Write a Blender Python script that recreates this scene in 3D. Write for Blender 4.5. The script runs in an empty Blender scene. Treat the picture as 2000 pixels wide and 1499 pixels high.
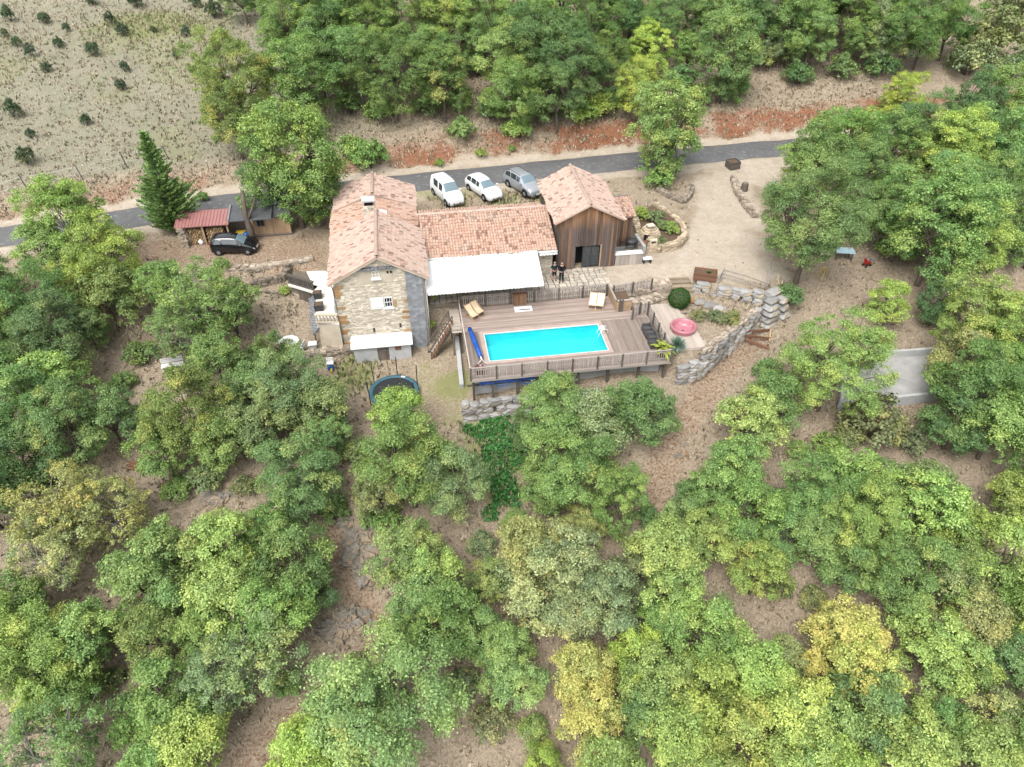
import bpy, bmesh, math, random
import numpy as np
from mathutils import Vector, Matrix
R = math.radians
random.seed(7)
rng = np.random.default_rng(11)
scene = bpy.context.scene
C = scene.collection

# ---------------------------------------------------------------- camera
# x runs along the pool and the wing, y away from the camera, z = 0 is the stone patio
FPX, PITCH, HCAM, YAW = 1400.0, R(40.0), 30.0, R(8.6)
CP, SP, CY, SY = math.cos(PITCH), math.sin(PITCH), math.cos(YAW), math.sin(YAW)
CAM = Vector((-46 * SY, -46 * CY, HCAM))
cam_data = bpy.data.cameras.new('camera')
cam_data.sensor_fit = 'HORIZONTAL'
cam_data.sensor_width = 36.0
cam_data.lens = FPX * 36.0 / 2000.0
cam_data.clip_start, cam_data.clip_end = 0.5, 3000
cam = bpy.data.objects.new('camera', cam_data)
C.objects.link(cam)
cam.location = CAM
cam.rotation_euler = (R(90) - PITCH, 0, -YAW)
scene.camera = cam
scene.render.resolution_x, scene.render.resolution_y = 1024, 767

# ---------------------------------------------------------------- sky, sun, exposure (bright overcast)
SUN_EL, SUN_AZ = R(58), R(215)          # azimuth clockwise from +y
w = bpy.data.worlds.new('World')
scene.world = w
w.use_nodes = True
nt = w.node_tree
nt.nodes.clear()
out = nt.nodes.new('ShaderNodeOutputWorld')
bg = nt.nodes.new('ShaderNodeBackground')
sky = nt.nodes.new('ShaderNodeTexSky')
sky.sky_type = 'NISHITA'
sky.sun_disc = False
sky.sun_elevation = SUN_EL
sky.sun_rotation = SUN_AZ
sky.altitude = 400
sky.air_density, sky.dust_density, sky.ozone_density = 1.0, 4.0, 1.0
hs = nt.nodes.new('ShaderNodeHueSaturation')
hs.inputs['Saturation'].default_value = 0.22
nt.links.new(sky.outputs[0], hs.inputs['Color'])
nt.links.new(hs.outputs[0], bg.inputs[0])
bg.inputs[1].default_value = 0.15
nt.links.new(bg.outputs[0], out.inputs[0])
sd = bpy.data.lights.new('sun', 'SUN')
sd.energy = 1.1
sd.angle = R(34)
sd.color = (1.0, 0.97, 0.92)
so = bpy.data.objects.new('sun', sd)
C.objects.link(so)
dirv = Vector((math.sin(SUN_AZ) * math.cos(SUN_EL), math.cos(SUN_AZ) * math.cos(SUN_EL), math.sin(SUN_EL)))
so.rotation_euler = dirv.to_track_quat('Z', 'Y').to_euler()
so.location = (0, 0, 60)
scene.view_settings.view_transform = 'Standard'
scene.view_settings.look = 'None'
scene.view_settings.exposure = 1.57
scene.view_settings.gamma = 1.0
scene.view_settings.use_curve_mapping = False
scene.render.engine = 'CYCLES'
cy = scene.cycles
cy.max_bounces = 6
cy.diffuse_bounces = 4
cy.glossy_bounces = 2
cy.transmission_bounces = 3
cy.transparent_max_bounces = 6
cy.caustics_reflective = cy.caustics_refractive = False
cy.use_denoising = True

# ---------------------------------------------------------------- pixels of the photograph to directions
def pix(u, v, z):
    a, b = (u - 1000) / FPX, (v - 749.5) / FPX
    d, f = b * CP + SP, CP - b * SP
    t = (HCAM - z) / d
    X, Y = a * t, f * t - 46
    return X * CY + Y * SY, -X * SY + Y * CY
def depth_of(x, y, z):
    X, Y = x * CY - y * SY, x * SY + y * CY + 46
    return Y * CP + (HCAM - z) * SP

# ---------------------------------------------------------------- mesh building
class MB:
    def __init__(s):
        s.v, s.f, s.t = [], [], []
        s.cur = None
    def add(s, vs, fs, tint=None):
        o = len(s.v)
        s.v.extend([tuple(p) for p in vs])
        s.f.extend([tuple(i + o for i in f) for f in fs])
        if tint is not None or s.t:
            while len(s.t) < len(s.f) - len(fs):
                s.t.append(0.5)
            s.t.extend([0.5 if tint is None else tint] * len(fs))
        return s
    def box(s, c, d, rz=0.0, taper=1.0, tint=None, rx=0.0, ry=0.0, jit=0.0):
        hx, hy, hz = d[0] / 2, d[1] / 2, d[2] / 2
        P = []
        m = Matrix.Rotation(rz, 3, 'Z') @ Matrix.Rotation(ry, 3, 'Y') @ Matrix.Rotation(rx, 3, 'X')
        for k in (-1, 1):
            q = taper if k > 0 else 1.0
            for i, j in ((-1, -1), (1, -1), (1, 1), (-1, 1)):
                p = Vector((i * hx * q, j * hy * q, k * hz))
                if jit:
                    p += Vector((random.uniform(-jit, jit), random.uniform(-jit, jit), random.uniform(-jit, jit)))
                P.append(m @ p + Vector(c))
        return s.add(P, [(3, 2, 1, 0), (4, 5, 6, 7), (0, 1, 5, 4), (1, 2, 6, 5), (2, 3, 7, 6), (3, 0, 4, 7)], tint)
    def bar(s, a, b, w_, h_=None, tint=None):
        a, b = Vector(a), Vector(b)
        d = b - a
        L = d.length
        if L < 1e-6:
            return s
        x = d / L
        up = Vector((0, 0, 1)) if abs(x.z) < 0.98 else Vector((0, 1, 0))
        y = up.cross(x).normalized()
        z = x.cross(y)
        h_ = h_ or w_
        P = []
        for e in (a, b):
            for i, j in ((-1, -1), (1, -1), (1, 1), (-1, 1)):
                P.append(e + y * i * w_ / 2 + z * j * h_ / 2)
        return s.add(P, [(0, 1, 2, 3), (7, 6, 5, 4), (0, 4, 5, 1), (1, 5, 6, 2), (2, 6, 7, 3), (3, 7, 4, 0)], tint)
    def tube(s, pts, rad, n=8, caps=True, tint=None):
        pts = [Vector(p) for p in pts]
        if not hasattr(rad, '__len__'):
            rad = [rad] * len(pts)
        P, Fs = [], []
        prev = None
        for k, p in enumerate(pts):
            d = (pts[min(k + 1, len(pts) - 1)] - pts[max(k - 1, 0)])
            d = d.normalized() if d.length > 1e-9 else Vector((0, 0, 1))
            if prev is None:
                ref = Vector((1, 0, 0)) if abs(d.x) < 0.9 else Vector((0, 1, 0))
                a = d.cross(ref).normalized()
            else:
                a = (prev - d * prev.dot(d)).normalized()
            prev = a
            b = d.cross(a)
            for i in range(n):
                t = 2 * math.pi * i / n
                P.append(p + (a * math.cos(t) + b * math.sin(t)) * rad[k])
        for k in range(len(pts) - 1):
            for i in range(n):
                j = (i + 1) % n
                Fs.append((k * n + i, k * n + j, (k + 1) * n + j, (k + 1) * n + i))
        if caps:
            Fs.append(tuple(reversed(range(n))))
            Fs.append(tuple(range((len(pts) - 1) * n, len(pts) * n)))
        return s.add(P, Fs, tint)
    def lathe(s, prof, n=24, c=(0, 0, 0), sx=1.0, sy=1.0, closed=False, tint=None, open0=False):
        P, Fs = [], []
        for r, z in prof:
            for i in range(n):
                t = 2 * math.pi * i / n
                P.append((c[0] + r * sx * math.cos(t), c[1] + r * sy * math.sin(t), c[2] + z))
        m = len(prof)
        for k in range(m - 1 + (1 if closed else 0)):
            for i in range(n):
                j = (i + 1) % n
                q = (k + 1) % m
                Fs.append((k * n + i, k * n + j, q * n + j, q * n + i))
        if not closed:
            if not open0:
                Fs.append(tuple(reversed(range(n))))
            Fs.append(tuple(range((m - 1) * n, m * n)))
        return s.add(P, Fs, tint)
    def prism(s, poly, z0, z1, tint=None, inset=0.0):
        n = len(poly)
        cx = sum(p[0] for p in poly) / n
        cy_ = sum(p[1] for p in poly) / n
        q = 1 - inset
        P = [(x, y, z0) for x, y in poly] + [(cx + (x - cx) * q, cy_ + (y - cy_) * q, z1) for x, y in poly]
        Fs = [tuple(reversed(range(n))), tuple(range(n, 2 * n))]
        for i in range(n):
            j = (i + 1) % n
            Fs.append((i, j, n + j, n + i))
        return s.add(P, Fs, tint)
    def rock(s, c, d, rz=0, seed=0, n=7, m=5, rough=0.16, tint=None, box=0.55):
        rr = random.Random(seed)
        P, Fs = [], []
        ca_, sa_ = math.cos(rz), math.sin(rz)
        P.append((0, 0, -1))
        for k in range(1, m):
            ph = math.pi * k / m
            for i in range(n):
                t = 2 * math.pi * (i + 0.5 * (k % 2)) / n
                v = Vector((math.sin(ph) * math.cos(t), math.sin(ph) * math.sin(t), -math.cos(ph)))
                q = max(abs(v.x), abs(v.y), abs(v.z))
                v = v * (1 - box) + v / q * box * 0.9
                P.append(tuple(v * (1 + rr.uniform(-rough, rough))))
        P.append((0, 0, 1))
        for i in range(n):
            Fs.append((0, 1 + (i + 1) % n, 1 + i))
        for k in range(m - 2):
            for i in range(n):
                a, b = 1 + k * n, 1 + (k + 1) * n
                Fs.append((a + i, a + (i + 1) % n, b + (i + 1) % n, b + i))
        e = len(P) - 1
        for i in range(n):
            Fs.append((1 + (m - 2) * n + i, 1 + (m - 2) * n + (i + 1) % n, e))
        Q = []
        for x, y, z in P:
            x, y, z = x * d[0] / 2, y * d[1] / 2, z * d[2] / 2
            Q.append((c[0] + x * ca_ - y * sa_, c[1] + x * sa_ + y * ca_, c[2] + z))
        return s.add(Q, Fs, tint)
    def crag(s, c, d, rz=0, seed=0, n=30, m=18):
        """rough weathered rock with ledges"""
        P, Fs = [], []
        ca_, sa_ = math.cos(rz), math.sin(rz)
        o = seed * 3.7
        for k in range(m + 1):
            ph = math.pi * min(max(k, .15), m - .15) / m
            for i in range(n):
                t = 2 * math.pi * i / n
                v = Vector((math.sin(ph) * math.cos(t), math.sin(ph) * math.sin(t), -math.cos(ph)))
                q = max(abs(v.x), abs(v.y), abs(v.z))
                f = 1 + .42 * float(vnoise(v.x * 2 + o, v.y * 2 + v.z * 1.3 + o, 1.1)) + .45 * float(vnoise(v.x * 2 + v.z + o, v.y * 2 - v.z + o, .42)) + .34 * float(vnoise(v.x * 3 + v.z * 2, v.y * 3 + o, .2))
                v = (v * .6 + v / q * .36) * f
                x, y, z = v.x * d[0] / 2, v.y * d[1] / 2, v.z * d[2] / 2
                z = z * .7 + .3 * round(z / .16) * .16
                P.append((c[0] + x * ca_ - y * sa_, c[1] + x * sa_ + y * ca_, c[2] + z))
        for k in range(m):
            for i in range(n):
                Fs.append((k * n + i, k * n + (i + 1) % n, (k + 1) * n + (i + 1) % n, (k + 1) * n + i))
        return s.add(P, Fs)
    def mesh(s, name, m, smooth=False):
        me = bpy.data.meshes.new(name)
        me.from_pydata(s.v, [], s.f)
        if s.t:
            while len(s.t) < len(s.f):
                s.t.append(0.5)
            at = me.attributes.new('tint', 'FLOAT', 'FACE')
            at.data.foreach_set('value', s.t)
        if smooth:
            me.polygons.foreach_set('use_smooth', [True] * len(me.polygons))
        me.materials.append(m)
        me.update()
        return me
    def build(s, name, m, parent=None, loc=(0, 0, 0), rz=0.0, smooth=False, bevel=0.0, kind=None):
        me = s.mesh(name, m, smooth)
        if bevel:
            bm = bmesh.new()
            bm.from_mesh(me)
            bmesh.ops.bevel(bm, geom=[e for e in bm.edges], offset=bevel, segments=1, affect='EDGES', clamp_overlap=True)
            bm.to_mesh(me)
            bm.free()
        return put(name, me, parent, loc, rz, kind=kind)

def put(name, me, parent=None, loc=(0, 0, 0), rz=0.0, scale=None, rot=None, kind=None, color=None):
    o = bpy.data.objects.new(name, me)
    C.objects.link(o)
    o.parent = parent
    o.location = loc
    o.rotation_euler = rot if rot else (0, 0, rz)
    if scale is not None:
        o.scale = (scale,) * 3 if not hasattr(scale, '__len__') else scale
    if kind:
        o['kind'] = kind
    if color:
        o.color = color
    return o
def thing(name, label, cat, loc=(0, 0, 0), rz=0.0, group=None):
    o = bpy.data.objects.new(name, None)
    C.objects.link(o)
    o.empty_display_size = 0.2
    o.location = loc
    o.rotation_euler = (0, 0, rz)
    return tag(o, label, cat, group)
def tag(o, label, cat, group=None):
    o['label'] = label
    o['category'] = cat
    if group:
        o['group'] = group
    return o
def structure(o):
    o['kind'] = 'structure'
    return o

# ---------------------------------------------------------------- materials
def _mix(nt_, a, b, fac, mode='MIX'):
    n = nt_.nodes.new('ShaderNodeMix')
    n.data_type = 'RGBA'
    n.blend_type = mode
    for sock, val in ((n.inputs[6], a), (n.inputs[7], b), (n.inputs[0], fac)):
        if isinstance(val, (int, float)):
            sock.default_value = val
        elif isinstance(val, tuple):
            sock.default_value = (*val[:3], 1)
        else:
            nt_.links.new(val, sock)
    return n.outputs[2]
def _noise(nt_, co, scale, detail=4, rough=0.6, dist=0.0):
    n = nt_.nodes.new('ShaderNodeTexNoise')
    n.inputs['Scale'].default_value = scale
    n.inputs['Detail'].default_value = detail
    n.inputs['Roughness'].default_value = rough
    n.inputs['Distortion'].default_value = dist
    nt_.links.new(co, n.inputs['Vector'])
    return n.outputs['Fac']
def _ramp(nt_, fac, stops, interp='LINEAR'):
    n = nt_.nodes.new('ShaderNodeValToRGB')
    n.color_ramp.interpolation = interp
    el = n.color_ramp.elements
    while len(el) < len(stops):
        el.new(0.5)
    for e, (p, c) in zip(el, stops):
        e.position = p
        e.color = (*c, 1) if hasattr(c, '__len__') else (c, c, c, 1)
    nt_.links.new(fac, n.inputs[0])
    return n.outputs[0]
def _attr(nt_, name, t='GEOMETRY'):
    n = nt_.nodes.new('ShaderNodeAttribute')
    n.attribute_type = t
    n.attribute_name = name
    return n
def _map(nt_, scale=(1, 1, 1), kind='Object'):
    tc = nt_.nodes.new('ShaderNodeTexCoord')
    mp = nt_.nodes.new('ShaderNodeMapping')
    mp.inputs['Scale'].default_value = scale
    nt_.links.new(tc.outputs[kind], mp.inputs[0])
    return mp.outputs[0]
def base_mat(name, rough=0.8, spec=0.3, metal=0.0):
    m = bpy.data.materials.new(name)
    m.use_nodes = True
    b = m.node_tree.nodes['Principled BSDF']
    b.inputs['Roughness'].default_value = rough
    b.inputs['Specular IOR Level'].default_value = spec
    b.inputs['Metallic'].default_value = metal
    return m, m.node_tree, b
def _bump(nt_, b, fac, strength, dist=0.02):
    n = nt_.nodes.new('ShaderNodeBump')
    n.inputs['Strength'].default_value = strength
    n.inputs['Distance'].default_value = dist
    nt_.links.new(fac, n.inputs['Height'])
    nt_.links.new(n.outputs[0], b.inputs['Normal'])
def M(name, c1, c2=None, scale=3.0, rough=0.8, spec=0.25, metal=0.0, bump=0.2, stretch=(1, 1, 1), rnd=0.0, spots=None, tint=0.0, world=False, k=0.71):
    """two-tone noise material; rnd varies it from object to object, tint from face group to face group"""
    m, n_, b = base_mat(name, rough, spec, metal)
    c2 = c2 or tuple(x * 0.7 for x in c1)
    c1, c2 = tuple(x * k for x in c1), tuple(x * k for x in c2)
    if spots:
        spots = (tuple(x * k for x in spots[0]), *spots[1:])
    if world:
        g = n_.nodes.new('ShaderNodeNewGeometry')
        mp = n_.nodes.new('ShaderNodeMapping')
        mp.inputs['Scale'].default_value = stretch
        n_.links.new(g.outputs['Position'], mp.inputs[0])
        co = mp.outputs[0]
    else:
        co = _map(n_, stretch)
    f = _noise(n_, co, scale, 5, 0.65)
    fr = _ramp(n_, f, [(0.3, 0.0), (0.7, 1.0)])
    col = _mix(n_, c1, c2, fr)
    if spots:
        f2 = _noise(n_, co, spots[1], 3, 0.6)
        col = _mix(n_, col, spots[0], _ramp(n_, f2, [(spots[2], 0.0), (spots[2] + 0.08, 1.0)]))
    for amt, src in ((rnd, 'o'), (tint, 't')):
        if amt:
            if src == 'o':
                val = n_.nodes.new('ShaderNodeObjectInfo').outputs['Random']
            else:
                val = _attr(n_, 'tint').outputs['Fac']
            mr = n_.nodes.new('ShaderNodeMapRange')
            mr.inputs['To Min'].default_value = 1 - amt
            mr.inputs['To Max'].default_value = 1 + amt
            n_.links.new(val, mr.inputs['Value'])
            col = _mix(n_, col, mr.outputs[0], 1.0, 'MULTIPLY')
    n_.links.new(col, b.inputs['Base Color'])
    if bump:
        _bump(n_, b, f, bump)
    return m

def tile_mat(name, a, b_, dark):
    m, n_, b = base_mat(name, 0.85, 0.2)
    t = _attr(n_, 'tint').outputs['Fac']
    col = _ramp(n_, t, [(0.0, dark), (0.10, tuple(x * 1.4 for x in dark)), (0.17, a), (0.55, b_), (1.0, tuple(min(1, x * 1.08) for x in b_))])
    co = _map(n_)
    f = _noise(n_, co, 1.1, 5, 0.7)
    col = _mix(n_, col, (0.31, 0.27, 0.225), _ramp(n_, f, [(0.48, 0.0), (0.72, 0.65)]))
    f2 = _noise(n_, co, 9.0, 3, 0.7)
    col = _mix(n_, col, (0.18, 0.12, 0.09), _ramp(n_, f2, [(0.6, 0.0), (0.85, 0.5)]))
    n_.links.new(col, b.inputs['Base Color'])
    _bump(n_, b, f2, 0.25)
    return m

def wood(name, c1, c2, rnd=0.25, axis='z', rough=0.8, top=None):
    c1, c2 = tuple(x * .71 for x in c1), tuple(x * .71 for x in c2)
    st = {'x': (0.35, 6, 6), 'y': (6, 0.35, 6), 'z': (6, 6, 0.35)}[axis]
    m, n_, b = base_mat(name, rough, 0.25)
    oi = n_.nodes.new('ShaderNodeObjectInfo')
    co = _map(n_, st)
    ad = n_.nodes.new('ShaderNodeVectorMath')
    n_.links.new(co, ad.inputs[0])
    mu = n_.nodes.new('ShaderNodeVectorMath')
    mu.operation = 'SCALE'
    mu.inputs['Scale'].default_value = 40
    cb = n_.nodes.new('ShaderNodeCombineXYZ')
    for i in range(3):
        n_.links.new(oi.outputs['Random'], cb.inputs[i])
    n_.links.new(cb.outputs[0], mu.inputs[0])
    n_.links.new(mu.outputs[0], ad.inputs[1])
    f = _noise(n_, ad.outputs[0], 2.2, 5, 0.65, 0.4)
    col = _mix(n_, c1, c2, _ramp(n_, f, [(0.32, 0.0), (0.68, 1.0)]))
    if top:                                   # boards keep their fresh colour where rain does not reach them
        tc = n_.nodes.new('ShaderNodeTexCoord')
        sp = n_.nodes.new('ShaderNodeSeparateXYZ')
        n_.links.new(tc.outputs['Object'], sp.inputs[0])
        ma = n_.nodes.new('ShaderNodeMath')
        ma.operation = 'MULTIPLY_ADD'
        ma.inputs[1].default_value = 3.2
        n_.links.new(f, ma.inputs[0])
        n_.links.new(sp.outputs[2], ma.inputs[2])
        mq = n_.nodes.new('ShaderNodeMapRange')
        mq.inputs['From Min'].default_value = top[0] + 1.4
        mq.inputs['From Max'].default_value = top[1] + 1.4
        n_.links.new(ma.outputs[0], mq.inputs['Value'])
        col = _mix(n_, col, top[2], mq.outputs[0])
    mr = n_.nodes.new('ShaderNodeMapRange')
    mr.inputs['To Min'].default_value = 1 - rnd
    mr.inputs['To Max'].default_value = 1 + rnd
    n_.links.new(oi.outputs['Random'], mr.inputs['Value'])
    col = _mix(n_, col, mr.outputs[0], 1.0, 'MULTIPLY')
    n_.links.new(col, b.inputs['Base Color'])
    _bump(n_, b, f, 0.3)
    return m

def leaf_mat(name, rough=0.55, trans=0.32):
    """object colour = summer green, its alpha = how many clumps have turned; tint = clump, lv = leaf"""
    m, n_, b = base_mat(name, rough, 0.3)
    oi = n_.nodes.new('ShaderNodeObjectInfo')
    cl = _attr(n_, 'tint').outputs['Fac']
    lv = _attr(n_, 'lv').outputs['Fac']
    green = _mix(n_, oi.outputs['Color'], _ramp(n_, lv, [(0.0, 0.62), (0.5, 1.0), (1.0, 1.55)]), 1.0, 'MULTIPLY')
    green = _mix(n_, green, _ramp(n_, cl, [(0.0, (0.68, 0.76, 0.80)), (0.5, (1, 1, 1)), (1.0, (1.38, 1.22, 1.05))]), 1.0, 'MULTIPLY')
    turned = _ramp(n_, lv, [(0.0, (0.33, 0.28, 0.09)), (0.35, (0.44, 0.40, 0.11)), (0.75, (0.54, 0.48, 0.16)), (1.0, (0.50, 0.38, 0.16))])
    su = n_.nodes.new('ShaderNodeMath')
    su.operation = 'ADD'
    n_.links.new(oi.outputs['Alpha'], su.inputs[0])
    n_.links.new(cl, su.inputs[1])
    su2 = n_.nodes.new('ShaderNodeMath')
    su2.operation = 'MULTIPLY_ADD'
    su2.inputs[1].default_value = 0.3
    n_.links.new(lv, su2.inputs[0])
    n_.links.new(su.outputs[0], su2.inputs[2])
    fac = _ramp(n_, su2.outputs[0], [(0.0, 0.0), (1.0, 1.0)])
    mr = n_.nodes.new('ShaderNodeMapRange')
    mr.inputs['From Min'].default_value = 1.08
    mr.inputs['From Max'].default_value = 1.45
    n_.links.new(su2.outputs[0], mr.inputs['Value'])
    col = _mix(n_, green, turned, mr.outputs[0])
    n_.links.new(col, b.inputs['Base Color'])
    tr = n_.nodes.new('ShaderNodeBsdfTranslucent')
    col2 = _mix(n_, col, (1.0, 1.25, 0.55), 1.0, 'MULTIPLY')
    n_.links.new(col2, tr.inputs[0])
    mx = n_.nodes.new('ShaderNodeMixShader')
    mx.inputs[0].default_value = trans
    n_.links.new(b.outputs[0], mx.inputs[1])
    n_.links.new(tr.outputs[0], mx.inputs[2])
    n_.links.new(mx.outputs[0], n_.nodes['Material Output'].inputs[0])
    return m

MAT = {}
def mats():
    m = MAT
    m['tile'] = tile_mat('roof_tile', (0.295, 0.200, 0.158), (0.345, 0.255, 0.208), (0.15, 0.096, 0.076))
    m['tile_red'] = tile_mat('roof_tile_red', (0.295, 0.178, 0.126), (0.342, 0.230, 0.174), (0.142, 0.085, 0.062))
    m['stone'] = M('wall_stone', (0.68, 0.615, 0.51), (0.57, 0.495, 0.39), 2.5, 0.9, 0.15, bump=0.4, tint=0.26)
    m['mortar'] = M('mortar', (0.64, 0.585, 0.48), (0.54, 0.475, 0.38), 5, 0.95, 0.1, bump=0.3)
    m['ochre'] = M('ochre_stone', (0.42, 0.24, 0.10), (0.34, 0.22, 0.12), 3, 0.9, 0.15, bump=0.4, rnd=0.25)
    m['rubble'] = M('rubble_stone', (0.36, 0.31, 0.25), (0.25, 0.20, 0.15), 2.5, 0.92, 0.12, bump=0.5, rnd=0.3, tint=0.35)
    m['boulder'] = M('boulder_limestone', (0.34, 0.33, 0.315), (0.22, 0.215, 0.205), 1.9, 0.9, 0.15, bump=0.8, rnd=0.28, spots=((0.40, 0.31, 0.20), 0.8, 0.58), k=.72)
    m['rockgrey'] = M('rock_grey', (0.27, 0.245, 0.205), (0.13, 0.115, 0.097), 2.2, 0.92, 0.12, bump=0.9, rnd=0.15, spots=((0.30, 0.235, 0.17), 1.1, 0.47))
    m['render'] = M('lime_render', (0.60, 0.53, 0.42), (0.46, 0.39, 0.30), 1.2, 0.92, 0.1, bump=0.2)
    m['white_slab'] = M('white_terrace', (0.80, 0.76, 0.70), (0.70, 0.64, 0.56), 1.5, 0.8, 0.2, bump=0.1)
    m['concrete'] = M('concrete', (0.42, 0.41, 0.39), (0.30, 0.29, 0.28), 1.4, 0.9, 0.15, bump=0.3)
    m['concrete_light'] = M('concrete_light', (0.52, 0.52, 0.51), (0.38, 0.39, 0.39), 1.1, 0.9, 0.15, bump=0.25)
    m['slate'] = M('slate', (0.27, 0.28, 0.295), (0.18, 0.19, 0.205), 2.0, 0.6, 0.35, bump=0.3, rnd=0.12, tint=0.22)
    m['whitepaint'] = M('white_paint', (0.80, 0.80, 0.79), (0.72, 0.72, 0.70), 2, 0.5, 0.4, bump=0.05)
    m['canvas'] = M('white_canvas', (0.80, 0.80, 0.78), (0.70, 0.70, 0.68), .6, 0.85, 0.15, bump=0.08, k=.84)
    m['barn'] = wood('barn_board', (0.145, 0.110, 0.092), (0.075, 0.058, 0.052), 0.36, 'z', top=(3.6, 5.2, (0.27, 0.145, 0.075)))
    m['barn_fresh'] = wood('barn_board_fresh', (0.26, 0.145, 0.082), (0.17, 0.10, 0.065), 0.3, 'z')
    m['deck_x'] = wood('deck_board_long', (0.385, 0.305, 0.26), (0.265, 0.208, 0.178), 0.2, 'x')
    m['deck_y'] = wood('deck_board_cross', (0.31, 0.25, 0.21), (0.20, 0.16, 0.135), 0.24, 'y')
    m['deck_pale'] = wood('deck_board_pale', (0.52, 0.45, 0.38), (0.42, 0.35, 0.29), 0.12, 'y')
    m['fence'] = wood('weathered_picket', (0.46, 0.41, 0.36), (0.33, 0.28, 0.245), 0.25, 'z')
    m['rail'] = wood('weathered_rail', (0.44, 0.39, 0.345), (0.32, 0.28, 0.245), 0.2, 'x')
    m['post'] = wood('dark_post', (0.14, 0.12, 0.105), (0.09, 0.08, 0.07), 0.2, 'z')
    m['planter_wood'] = wood('planter_wood', (0.24, 0.12, 0.07), (0.15, 0.08, 0.05), 0.2, 'x')
    m['hut_wood'] = wood('hut_wood', (0.44, 0.31, 0.19), (0.34, 0.23, 0.14), 0.18, 'z')
    m['lightwood'] = wood('light_wood', (0.50, 0.35, 0.20), (0.42, 0.28, 0.15), 0.1, 'x')
    m['oldwood'] = wood('old_wood', (0.21, 0.17, 0.14), (0.12, 0.10, 0.085), 0.25, 'z')
    m['fabric_sand'] = M('sand_canvas', (0.66, 0.52, 0.36), (0.60, 0.46, 0.31), 3, 0.9, 0.1, bump=0.05)
    m['fabric_cream'] = M('cream_canvas', (0.72, 0.62, 0.50), (0.66, 0.56, 0.44), 3, 0.9, 0.1, bump=0.05)
    m['liner'] = M('pool_liner', (0.29, 1.0, 1.05), (0.20, 0.86, 0.96), 0.7, 0.5, 0.2, bump=0)
    m['coping'] = M('pool_coping', (0.46, 0.36, 0.31), (0.36, 0.28, 0.235), 2, 0.7, 0.25, bump=0.1)
    m['blue'] = M('blue_tarp', (0.012, 0.085, 0.40), (0.01, 0.06, 0.30), 3, 0.5, 0.35, bump=0.15)
    m['pink'] = M('pink_tub', (0.46, 0.175, 0.21), (0.40, 0.15, 0.18), 1.5, 0.3, 0.5, bump=0)
    m['redpot'] = M('red_glaze', (0.14, 0.012, 0.015), (0.10, 0.01, 0.012), 2, 0.25, 0.6, bump=0)
    m['wicker'] = M('dark_wicker', (0.10, 0.092, 0.085), (0.06, 0.055, 0.05), 14, 0.7, 0.3, bump=0.5, stretch=(1, 1, 3))
    m['metal'] = M('grey_metal', (0.42, 0.43, 0.44), (0.34, 0.35, 0.36), 4, 0.35, 0.5, metal=0.7, bump=0.05)
    m['darkmetal'] = M('dark_metal', (0.045, 0.045, 0.048), (0.03, 0.03, 0.032), 4, 0.5, 0.4, bump=0.1)
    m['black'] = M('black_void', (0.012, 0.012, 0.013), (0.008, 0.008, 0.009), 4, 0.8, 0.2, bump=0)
    m['bark'] = M('bark', (0.17, 0.135, 0.11), (0.085, 0.07, 0.058), 5, 0.95, 0.1, bump=0.6, stretch=(1, 1, 0.3))
    m['twig'] = M('pale_twig', (0.33, 0.30, 0.27), (0.22, 0.20, 0.18), 5, 0.95, 0.1, bump=0.4)
    m['leaf'] = leaf_mat('oak_leaf')
    m['needle'] = leaf_mat('conifer_needle', 0.6, 0.1)
    m['soil'] = M('soil', (0.16, 0.11, 0.075), (0.10, 0.07, 0.05), 6, 0.98, 0.05, bump=0.5)
    m['redsheet'] = M('red_roof_sheet', (0.36, 0.17, 0.155), (0.29, 0.125, 0.115), 1.0, 0.5, 0.4, bump=0.05, stretch=(1, 1, 1))
    m['greyfelt'] = M('grey_roof_felt', (0.10, 0.105, 0.11), (0.075, 0.078, 0.08), 2, 0.8, 0.25, bump=0.15)
    m['log_end'] = M('log_end', (0.50, 0.36, 0.21), (0.36, 0.24, 0.13), 6, 0.9, 0.1, bump=0.2, rnd=0.4)
    m['yellow'] = M('yellow_plastic', (0.62, 0.42, 0.03), (0.52, 0.35, 0.03), 2, 0.4, 0.4, bump=0)
    m['blueplastic'] = M('blue_plastic', (0.02, 0.12, 0.38), (0.02, 0.09, 0.30), 2, 0.4, 0.4, bump=0)
    m['redplastic'] = M('red_plastic', (0.42, 0.02, 0.02), (0.34, 0.02, 0.02), 2, 0.4, 0.4, bump=0)
    m['paleblue'] = M('pale_blue_paint', (0.42, 0.58, 0.64), (0.36, 0.50, 0.56), 2, 0.5, 0.4, bump=0)
    m['teal'] = M('teal_pad', (0.05, 0.14, 0.18), (0.04, 0.11, 0.14), 2, 0.5, 0.3, bump=0.05)
    m['net'] = M('black_mat', (0.035, 0.037, 0.04), (0.025, 0.026, 0.028), 6, 0.8, 0.2, bump=0.05)
    m['tyre'] = M('tyre_rubber', (0.022, 0.022, 0.023), (0.016, 0.016, 0.017), 6, 0.85, 0.2, bump=0.1)
    m['rim'] = M('wheel_rim', (0.45, 0.46, 0.47), (0.36, 0.37, 0.38), 6, 0.35, 0.5, metal=0.6, bump=0)
    m['carglass'] = M('car_glass', (0.035, 0.045, 0.05), (0.028, 0.038, 0.042), 2, 0.06, 0.9, bump=0)
    m['windscreen'] = M('windscreen_glass', (0.16, 0.23, 0.26), (0.13, 0.19, 0.22), 1, 0.08, 0.9, bump=0)
    m['paint_white'] = M('white_car_paint', (0.80, 0.80, 0.80), (0.76, 0.76, 0.76), 1, 0.22, 0.6, bump=0)
    m['paint_silver'] = M('silver_car_paint', (0.42, 0.44, 0.46), (0.38, 0.40, 0.42), 1, 0.28, 0.6, metal=0.4, bump=0)
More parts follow.
